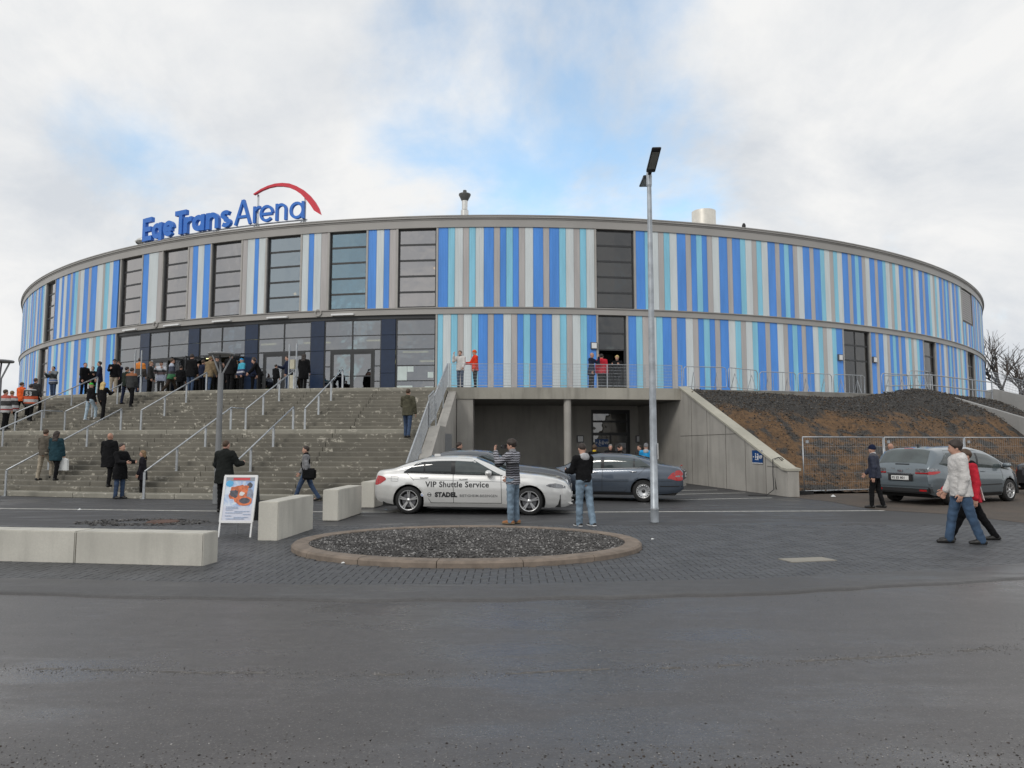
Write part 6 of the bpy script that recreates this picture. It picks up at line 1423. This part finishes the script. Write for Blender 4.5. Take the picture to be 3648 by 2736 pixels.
SBLK = mk('shoe_black', (.018, .017, .016), .5, var=.2); SBRN = mk('shoe_brown', (.30, .12, .04), .6, var=.2); SWHT = mk('shoe_white', (.5, .5, .5), .6, var=.2)
HB = mk('hair_dark', (.034, .023, .018), .6, var=.4, vs=60); HBR = mk('hair_brown', (.07, .04, .022), .6, var=.4, vs=60); HGR = mk('hair_grey', (.26, .25, .24), .6, var=.3, vs=60); HBL = mk('hair_blond', (.60, .44, .18), .6, var=.3, vs=60); HLB = mk('hair_light_brown', (.20, .125, .06), .6, var=.4, vs=60)
q = NB('striped_padding'); sx = q.n('ShaderNodeSeparateXYZ'); q.l(q.tc.outputs['Object'], sx.inputs[0]); nz_ = q.noise(7, 3, .6, sc=(1.5, 1.5, .3)); ad = q.n('ShaderNodeMath', operation='MULTIPLY_ADD'); q.l(nz_, ad.inputs[0]); ad.inputs[1].default_value = .055; q.l(sx.outputs[2], ad.inputs[2])
wv = q.n('ShaderNodeMath', operation='MULTIPLY'); q.l(ad.outputs[0], wv.inputs[0]); wv.inputs[1].default_value = 125.; sn = q.n('ShaderNodeMath', operation='SINE'); q.l(wv.outputs[0], sn.inputs[0])
st_ = q.mix(q.rng(sn.outputs[0], .1, .55), (.36, .36, .40), (.03, .03, .035)); dk = q.mix(q.rng(sn.outputs[0], -.2, .7), (.10, .10, .12), (.012, .012, .015))
c_ = q.mix(q.rng(ad.outputs[0], 1.05, 1.07), st_, dk); c_ = q.mix(q.rng(ad.outputs[0], 1.27, 1.29), c_, (.016, .016, .02)); c_ = q.mix(q.rng(ad.outputs[0], 1.335, 1.345), c_, st_); q.col(c_); q.rough(.6); q.bump(sn.outputs[0], .5, .02); STR = q.m
J53 = zones('jersey_black_orange', [(0, (.02, .02, .02)), (.82, (.60, .10, .02)), (.88, (.5, .5, .5)), (1.02, (.62, .09, .02)), (1.16, (.02, .02, .02)), (1.44, (.5, .5, .5))]); JWH = zones('jersey_white_red', [(0, (.45, .45, .45)), (.86, (.30, .03, .03)), (.92, (.5, .5, .5)), (1.05, (.02, .02, .02)), (1.25, (.5, .48, .48)), (1.36, (.45, .08, .05))]); JGR = zones('jersey_green_white', [(0, (.03, .16, .06)), (.98, (.02, .02, .03)), (1.12, (.05, .06, .10)), (1.36, (.48, .52, .62))]); JW2 = zones('jersey_white_blue', [(0, (.42, .46, .58)), (1.08, (.22, .16, .16)), (1.2, (.05, .05, .06)), (1.3, (.5, .52, .56))]); JDK = zones('jersey_dark_banded', [(0, (.05, .06, .08)), (.90, (.40, .44, .52)), (.95, (.06, .12, .30)), (1.02, (.42, .42, .44)), (1.07, (.03, .035, .04)), (1.3, (.16, .18, .20))]); JOB = zones('jacket_orange_brown', [(0, (.05, .04, .035)), (1.27, (.70, .22, .02))]); JTQ = zones('jacket_cyan_navy', [(0, (.02, .03, .08)), (.9, (.5, .5, .55)), (.98, (.02, .04, .12)), (1.08, (.05, .42, .58))]); JNG = zones('jacket_navy_grey', [(0, (.018, .024, .05)), (1.40, (.06, .06, .075))]); JBL = zones('jacket_blue_navy', [(0, (.012, .016, .04)), (1.24, (.03, .26, .56))])
def attach(root, mb, name, mat, smooth=True): return mb.build(name, mat, root, smooth)
WALK = dict(lL=(24, 6), lR=(-20, 14)); WALK2 = dict(lL=(-20, 14), lR=(24, 6)); STEPL = dict(lL=(34, 36), lR=(-6, 4)); STEPR = dict(lL=(-6, 4), lR=(34, 36))
# --- on the forecourt
r, i_ = person('person in grey striped padded jacket and jeans holding up a camera', on_ground(1108, 1131), R(-118), 1.83, aL=(46, 12, 112), aR=(8, 10, 35), lL=(1, 2), lR=(-1, 3), head=(6, 8), jacket=STR, hem=.82, t=.03, collar=GRY, trousers=JEAN, shoes=SBRN, hair='thick', hairm=HB, res=.0165, seed=2, wide=.006, curl=40, sole=TAN)
p = i_['HP'](0, -.155, .0); m = MB(); m.box(tuple(p), (.13, .06, .085)); cm = attach(r, m, 'camera', M_rubber, False); m = MB(); m.lathe([(.033, 0), (.034, .05), (.026, .055), (0, .05)], (p.x, p.y - .03, p.z), 14, 'y'); m.v = [(x, 2 * (p.y - .03) - y, z) for x, y, z in m.v]; m.build('lens', M_rubber, cm, True)
r, i_ = person('person in black hoodie with grey hood and jeans looking at a phone', on_ground(1262, 1137), R(-152), 1.75, aL=(14, 10, 70), aR=(16, 10, 78), lL=(3, 2), lR=(-9, 6), lean=4, head=(-14, 16), jacket=BLK, hem=.93, t=.026, hood=LGR, trousers=JEAN, shoes=SBLK, hair='shaved', hairm=HB, res=.0165, seed=3, wide=.012, curl=45, sole=M_sheet)
m = MB(); pp = i_['wR'] + Vector((.06, -.07, .03)); m.box(tuple(pp), (.06, .11, .012)); attach(r, m, 'phone', M_rubber, False)
person('person in white hooded jacket and blue jeans walking left', on_ground(2082, 1177, .012), R(-104), 1.80, aL=(-8, 4, 18), aR=(-2, 5, 24), lL=(-13, 6), lR=(15, 5), lean=4, head=(-4, 4), jacket=WHT, hem=.82, t=.04, fat=1.12, hood=WHT, trousers=JEANB, shoes=SBLK, hair='thick', hairm=HB, res=.0165, seed=4, wide=.008)
r, i_ = person('person in red jacket and black trousers striding behind the white jacket', on_ground(2103, 1169, .012), R(-97), 1.74, aL=(-10, 6, 10), aR=(20, 6, 25), lL=(32, 4), lR=(-27, 6), lean=5, jacket=RED, hem=.80, t=.028, hood=BLK, trousers=BLK, shoes=SBLK, hair='short', hairm=HBR, res=.018, seed=5)
m = MB(); a_ = i_['T'](.03, .13, 1.2); b_ = i_['T'](.06, .17, .82); m.bar(a_, b_, .05, .014, (0, 1, 0)); attach(r, m, 'jacket_stripe', WHT, False)
person('person in navy beanie and navy jacket walking before the mesh fence', on_ground(1893, 1097), R(-128), 1.70, aL=(-14, 8, 16), aR=(14, 12, 24), lL=(10, 8), lR=(-8, 6), lean=3, head=(-28, 0), jacket=JNG, hem=.84, t=.034, fat=1.16, collar=LGR, trousers=BLK, shoes=SBLK, hair='beanie', hairm=cloth('cloth_beanie_navy', (.012, .018, .045)), res=.018, seed=6)
person('bald person in bright blue jacket phoning behind the people carrier', Vector((11.95, 22.55, -.003)), R(100), 1.74, aL=(60, 20, 118), aR=(10, 8, 30), head=(20, 0), jacket=JBL, hem=.84, t=.026, trousers=NVY, shoes=SBLK, hair='bald', sk=1, res=.02, seed=7)
person('person in long black coat standing behind the poster stand', on_ground(482, 1106), R(168), 1.82, aL=(10, 16, 40), aR=(20, 18, 70), jacket=cloth('cloth_black_green', (.016, .018, .017)), hem=.70, t=.036, fat=1.14, collar=BLK, trousers=BLK, shoes=SBLK, hair='shaved', hairm=HBR, sk=2, res=.018, seed=8)
r, i_ = person('person in grey jacket with black shoulder bag walking left', on_ground(660, 1083), R(-84), 1.72, aL=(-14, 6, 20), aR=(10, 6, 24), **WALK, head=(8, 0), jacket=GRY, hem=.84, t=.024, collar=BLK, trousers=JEAND, shoes=SBLK, hair='short', hairm=HB, res=.018, seed=9)
m = MB(); c_ = i_['T'](.24, .13, .90); m.box(tuple(c_), (.14, .40, .34)); bg_ = attach(r, m, 'shoulder_bag', BLK, False); bm = bmesh.new(); bm.from_mesh(bg_.data); bmesh.ops.bevel(bm, geom=bm.edges[:], offset=.05, segments=3, affect='EDGES'); bm.to_mesh(bg_.data); bm.free()
m = MB(); m.tube([i_['T'](.22, .02, 1.02), i_['T'](.13, .13, 1.25), i_['T'](-.06, .09, 1.47), i_['T'](-.13, -.08, 1.40), i_['T'](.0, -.15, 1.2), i_['T'](.2, -.06, 1.0)], .02, 6); attach(r, m, 'strap', BLK)
person('person in black parka holding something out at the stair foot', on_ground(257, 1077), R(72), 1.74, aL=(24, 8, 62), aR=(24, 8, 60), head=(10, 0), jacket=BLK, hem=.62, t=.034, fat=1.05, collar=BRO, trousers=JEAND, shoes=SBLK, hair='short', hairm=HB, res=.019, seed=10)
person('short person in dark hooded coat by the handrail at the stair foot', on_ground(306, 1075), R(-70), 1.52, jacket=cloth('cloth_dark_violet', (.022, .02, .026)), hem=.66, t=.034, hood=BLK, trousers=BLK, shoes=SBLK, hair='long', hairm=HLB, res=.019, seed=11)
person('bald person in long black coat stepping up the lowest steps', on_stairs(232, 1046), R(176), 1.76, **STEPL, jacket=BLK, hem=.64, t=.036, fat=1.14, trousers=BLK, shoes=SBLK, hair='bald', sk=1, res=.02, seed=12)
person('person in brown-grey jacket and beige trousers climbing the lower flight', on_stairs(92, 1036), R(165), 1.74, **STEPR, head=(20, 0), jacket=BRO, hem=.86, t=.028, trousers=BEI, shoes=SBLK, hair='short', hairm=HBR, res=.021, seed=13)
r, i_ = person('person in teal coat carrying a white carrier bag up the steps', on_stairs(117, 1037), R(178), 1.68, **STEPL, aL=(6, 8, 8), aR=(4, 8, 8), jacket=TEA, hem=.70, t=.028, trousers=BLK, shoes=SBLK, hair='long', hairm=HB, res=.021, seed=14)
m = MB(); w_ = i_['wR'] + Vector((-.02, 0, -.10)); m.prism([(-.15, -.42), (.15, -.42), (.13, -.06), (.02, .0), (-.02, .0), (-.13, -.06)], -.05, .05, M=Matrix.Translation(w_) @ Matrix.Rotation(PI / 2, 4, 'X')); attach(r, m, 'carrier_bag', M_paper, False)
person('person in olive parka and jeans halfway up the stairs by the guard', on_stairs(880, 941), R(168), 1.76, lL=(12, 14), lR=(-8, 8), aL=(18, 10, 60), aR=(2, 10, 12), jacket=OLV, hem=.80, t=.034, fat=1.06, hood=OLV, trousers=JEAND, shoes=SBLK, hair='short', hairm=HBR, res=.02, seed=15)
# --- upper flight
person('person in green cap and pale jeans climbing the upper flight', on_stairs(192, 905), R(158), 1.68, **STEPR, aL=(40, 10, 60), jacket=BLK, hem=.90, t=.022, trousers=PBL, shoes=SWHT, hair='cap', hairm=GRN, res=.025, seed=16)
person('person with long blond hair in black climbing beside the green cap', on_stairs(219, 905), R(172), 1.70, **STEPL, aR=(40, 10, 70), jacket=BLK, hem=.88, t=.026, trousers=BLK, shoes=SBLK, hair='long', hairm=HBL, res=.025, seed=17)
person('person in dark jacket with orange shoulder nearing the stair top', on_stairs(281, 879), R(170), 1.80, **STEPL, jacket=zones('jacket_black_orange', [(0, (.016, .017, .018)), (1.40, (.30, .10, .03))]), hem=.84, t=.03, fat=1.08, trousers=BLK, shoes=SBLK, hair='short', hairm=HB, res=.026, seed=18)
person('person in dark green jacket left of the orange shoulder', on_stairs(270, 873), R(160), 1.74, **STEPR, jacket=cloth('cloth_dark_green', (.02, .028, .022)), hem=.84, t=.026, trousers=NVY, shoes=SBLK, hair='short', hairm=HB, res=.026, seed=19)
person('person in bright orange jersey on the stairs at the left', on_stairs(42, 905), R(160), 1.74, **STEPR, jacket=ORG, hem=.84, t=.034, trousers=BLK, shoes=SBLK, hair='short', hairm=HBR, res=.026, seed=20)
r, i_ = person('person in black and orange jersey numbered 53 climbing the stairs', on_stairs(62, 913), R(196), 1.74, **STEPL, jacket=J53, hem=.72, t=.04, fat=1.15, trousers=BLK, shoes=SBLK, hair='short', hairm=HB, res=.026, seed=21)
t5 = link('jersey_number', text_mesh('53', .26, .003, .012), LGR, r); t5.rotation_euler = (PI / 2, 0, PI); t5.location = i_['T'](.15, .175, 1.2)
person('person in charcoal jacket beside the orange jersey', on_stairs(72, 897), R(172), 1.78, **STEPR, jacket=CHR, hem=.84, t=.026, trousers=BLK, shoes=SBLK, hair='short', hairm=HBR, res=.026, seed=22)
person('person in white and red jersey at the left frame edge', on_stairs(6, 932), R(165), 1.76, **STEPL, jacket=JWH, hem=.76, t=.04, fat=1.1, trousers=BLK, shoes=SBLK, hair='short', hairm=HBR, res=.025, seed=23)
person('person in black and white jersey near the left frame edge', on_stairs(21, 926), R(185), 1.72, **STEPR, jacket=JWH, hem=.78, t=.038, trousers=BLK, shoes=SBLK, hair='short', hairm=HLB, res=.026, seed=24)
# --- on the terrace before the entrance
TP = [('person with arms folded in dark banded jersey before the left cladding', 113, 4.2, -10, dict(jacket=JDK, hem=.78, t=.04, aL=(30, 8, 95), aR=(30, 8, 95), trousers=JEAND, hair='short', hairm=HB, fat=1.1)),
      ('person in black coat with pale scarf, leftmost of the talking group', 180, 4.0, 70, dict(jacket=BLK, hem=.72, t=.034, trousers=BLK, hair='shaved', hairm=HBR, sk=2, H=1.86)),
      ('person in black with folded hands in the middle of the talking group', 198, 3.4, 20, dict(jacket=BLK, hem=.84, t=.026, aL=(30, 6, 70), aR=(30, 6, 70), trousers=BLK, hair='short', hairm=HB, H=1.72, collar=LGR)),
      ('person in dark navy coat, right in the talking group', 213, 4.0, -60, dict(jacket=NVY, hem=.70, t=.03, trousers=BLK, hair='short', hairm=HB, H=1.86)),
      ('person in cap, black jacket and beige trousers at the stair top', 244, 4.6, 30, dict(jacket=BLK, hem=.86, t=.03, trousers=BEI, hair='cap', hairm=BLK, aR=(30, 8, 70), H=1.82)),
      ('person phoning behind the cap wearer at the stair top', 256, 4.0, -30, dict(jacket=NVY, hem=.84, t=.026, aL=(60, 20, 118), trousers=BLK, hair='short', hairm=HBR)),
      ('person in orange and brown jacket seen from behind at the entrance', 299, 4.4, 175, dict(jacket=JOB, hem=.84, t=.04, trousers=NVY, hair='short', hairm=HB, fat=1.12, H=1.84)),
      ('person in white and dark jersey with folded arms at the glass door', 346, 3.2, 10, dict(jacket=JW2, hem=.74, t=.04, aL=(30, 8, 95), aR=(30, 8, 95), trousers=CHR, hair='cap', hairm=CHR, H=1.78)),
      ('person in green and white jersey walking along the entrance', 368, 4.0, 120, dict(jacket=JGR, hem=.76, t=.04, trousers=DKB, hair='short', hairm=HBR, **WALK, H=1.84)),
      ('tall person in black coat between the first open doors', 411, 4.4, 170, dict(jacket=BLK, hem=.72, t=.034, trousers=JEAND, hair='short', hairm=HB, H=1.90)),
      ('person in dark brown jacket half hidden at the open door', 427, 2.2, 0, dict(jacket=DKB, hem=.84, t=.03, trousers=BLK, hair='short', hairm=HBR, H=1.72)),
      ('person in tan jacket queueing at the open doors', 449, 4.2, 160, dict(jacket=TAN, hem=.74, t=.04, fat=1.14, trousers=JEAND, hair='short', hairm=HLB, H=1.78, lean=8)),
      ('person in charcoal coat with cap behind the tan jacket', 466, 3.4, 180, dict(jacket=CHR, hem=.78, t=.034, fat=1.08, trousers=BLK, hair='cap', hairm=CHR, H=1.86)),
      ('tall person in black jacket right of the ring lamp', 496, 4.0, 172, dict(jacket=BLK, hem=.80, t=.034, fat=1.12, trousers=BLK, hair='shaved', hairm=HBR, H=1.92)),
      ('child-sized person in bright cyan jacket and cap by the pillar', 521, 4.2, -40, dict(jacket=JTQ, hem=.82, t=.04, trousers=BLK, hair='cap', hairm=BLU, H=1.62)),
      ('person in black bending down by the second pillar', 560, 4.0, -70, dict(jacket=BLK, hem=.84, t=.034, trousers=BLK, hair='short', hairm=HB, H=1.66, lean=26)),
      ('small person in black crouching before the closed doors', 594, 4.0, 150, dict(jacket=BLK, hem=.84, t=.034, trousers=BLK, hair='short', hairm=HB, H=1.30)),
      ('person in dark jacket beside the pale ticket post', 620, 3.0, -60, dict(jacket=NVY, hem=.84, t=.03, trousers=JEAND, hair='short', hairm=HB, aR=(30, 8, 70), H=1.84)),
      ('person in long black coat right of the ticket post', 655, 4.2, 175, dict(jacket=BLK, hem=.56, t=.036, fat=1.1, trousers=BLK, hair='long', hairm=HB, H=1.74)),
      ('person in white jacket with scarf on the terrace above the garage', 994, 4.7, -20, dict(jacket=WHT, hem=.82, t=.036, aR=(50, 10, 110), aL=(10, 8, 30), trousers=JEAND, hair='short', hairm=HBR, collar=CHR, H=1.72)),
      ('person in red-orange jacket and cap on the terrace above the garage', 1026, 4.7, -70, dict(jacket=RDO, hem=.80, t=.036, aR=(24, 8, 60), trousers=BLK, hair='beanie', hairm=ORG, fat=1.08, H=1.74)),
      ('bald person in dark coat phoning left of the open terrace door', 1278, 3.6, 60, dict(jacket=NVY, hem=.72, t=.03, aL=(55, 20, 118), trousers=BLK, hair='bald', H=1.80, sk=1)),
      ('person in red jacket seen from behind at the open terrace door', 1300, 3.2, 165, dict(jacket=RED, hem=.84, t=.04, fat=1.15, trousers=BLK, hair='short', hairm=HB, H=1.80)),
      ('blond person in black at the open terrace door', 1334, 3.4, -20, dict(jacket=BLK, hem=.80, t=.03, fat=1.08, aL=(30, 8, 75), aR=(30, 8, 75), trousers=BLK, hair='thick', hairm=HBL, H=1.70))]
for k_, (lb, x, off, a, kw) in enumerate(TP):
    kw.setdefault('shoes', SBLK); kw.setdefault('H', 1.76); person(lb, on_terrace(x, off), R(a), res=.027, seed=30 + k_, **kw)
TP2 = [('person in black just inside the first open door', 388, 2.0, 175), ('dark-clad person waiting between the open doors', 436, 3.4, 160), ('dark-clad person behind the tall black jacket at the doors', 508, 2.6, 190), ('person in dark coat in the shade of the open doorway', 480, 1.6, 10), ('person in dark jacket before the navy pillar', 545, 3.0, 120), ('person in navy walking behind the orange jacket', 322, 3.0, 100)]
for k_, (lb, x, off, a) in enumerate(TP2): person(lb, on_terrace(x, off), R(a), 1.70 + .03 * k_, jacket=(BLK, NVY, CHR)[k_ % 3], hem=.8, t=.03, trousers=BLK, shoes=SBLK, hair='short', hairm=(HB, HBR, HLB)[k_ % 3], res=.028, seed=80 + k_)
# --- behind the cars and in the garage
GP = [('person in black coat behind the silver car, near the stairs', 930, 24.5, 100, dict(jacket=BLK, hem=.7, t=.034, trousers=BLK, hair='short', hairm=HB, collar=BLK, H=1.80)),
      ('person in dark coat between silver and grey car', 990, 23.6, 110, dict(jacket=DKB, hem=.7, t=.034, trousers=BLK, hair='short', hairm=HB, collar=BLK, H=1.79)),
      ('person with yellow-collared black jacket behind the blue-grey car', 1284, 27.0, 150, dict(jacket=BLK, hem=.8, t=.034, trousers=BLK, hair='thick', hairm=HBR, collar=cloth('cloth_yellow', (.6, .42, .03)), H=1.68)),
      ('grey-haired person facing the camera before the garage door', 1319, 29.0, 0, dict(jacket=BLK, hem=.8, t=.034, trousers=BLK, hair='short', hairm=HGR, sk=2, fat=1.15, aL=(40, 25, 110), H=1.70)),
      ('person with tie standing left of the garage poster', 1339, 30.5, 60, dict(jacket=BLK, hem=.8, t=.03, trousers=BLK, hair='short', hairm=HB, H=1.66)),
      ('dark-haired person left of the bright blue jacket in the garage', 1383, 28.5, -60, dict(jacket=CHR, hem=.8, t=.03, trousers=BLK, hair='short', hairm=HB, H=1.68)),
      ('person in bright blue jacket and grey beanie by the garage wall', 1396, 26.6, 165, dict(jacket=BLU, hem=.82, t=.036, trousers=JEAND, hair='beanie', hairm=GRY, hood=LGR, H=1.74))]
for k_, (lb, x, Y, a, kw) in enumerate(GP): person(lb, (atd(x, 1000, Y)[0], Y, -.006), R(a), res=.022, shoes=SBLK, seed=60 + k_, **kw)
# ticket posts at the entrance and bicycles' worth of small things
def pole_frame(label, x, off, w=.38, h=2.1):
    p0 = on_terrace(x, off); t = thing('ticket_gate', label, 'gate', p0, math.atan2(En(-13).x, -En(-13).y), 'tall slim ticket gates'); 
    for e in (0, w): m = MB(); m.bar((e, 0, 0), (e, 0, h), .05, .05); m.build('post', M_galv, t)
    return t
pole_frame('pair of slim steel posts left of the pillar at the stair top', 289, 5.0); tg = pole_frame('pair of slim steel posts with ticket boxes at the closed doors', 623, 5.0)
for z in (.35, 1.15): m = MB(); m.box((.22, 0, z), (.22, .2, .6 if z < 1 else .42)); m.build('ticket_box', mk('box_cream', (.5, .47, .36), .6), tg)
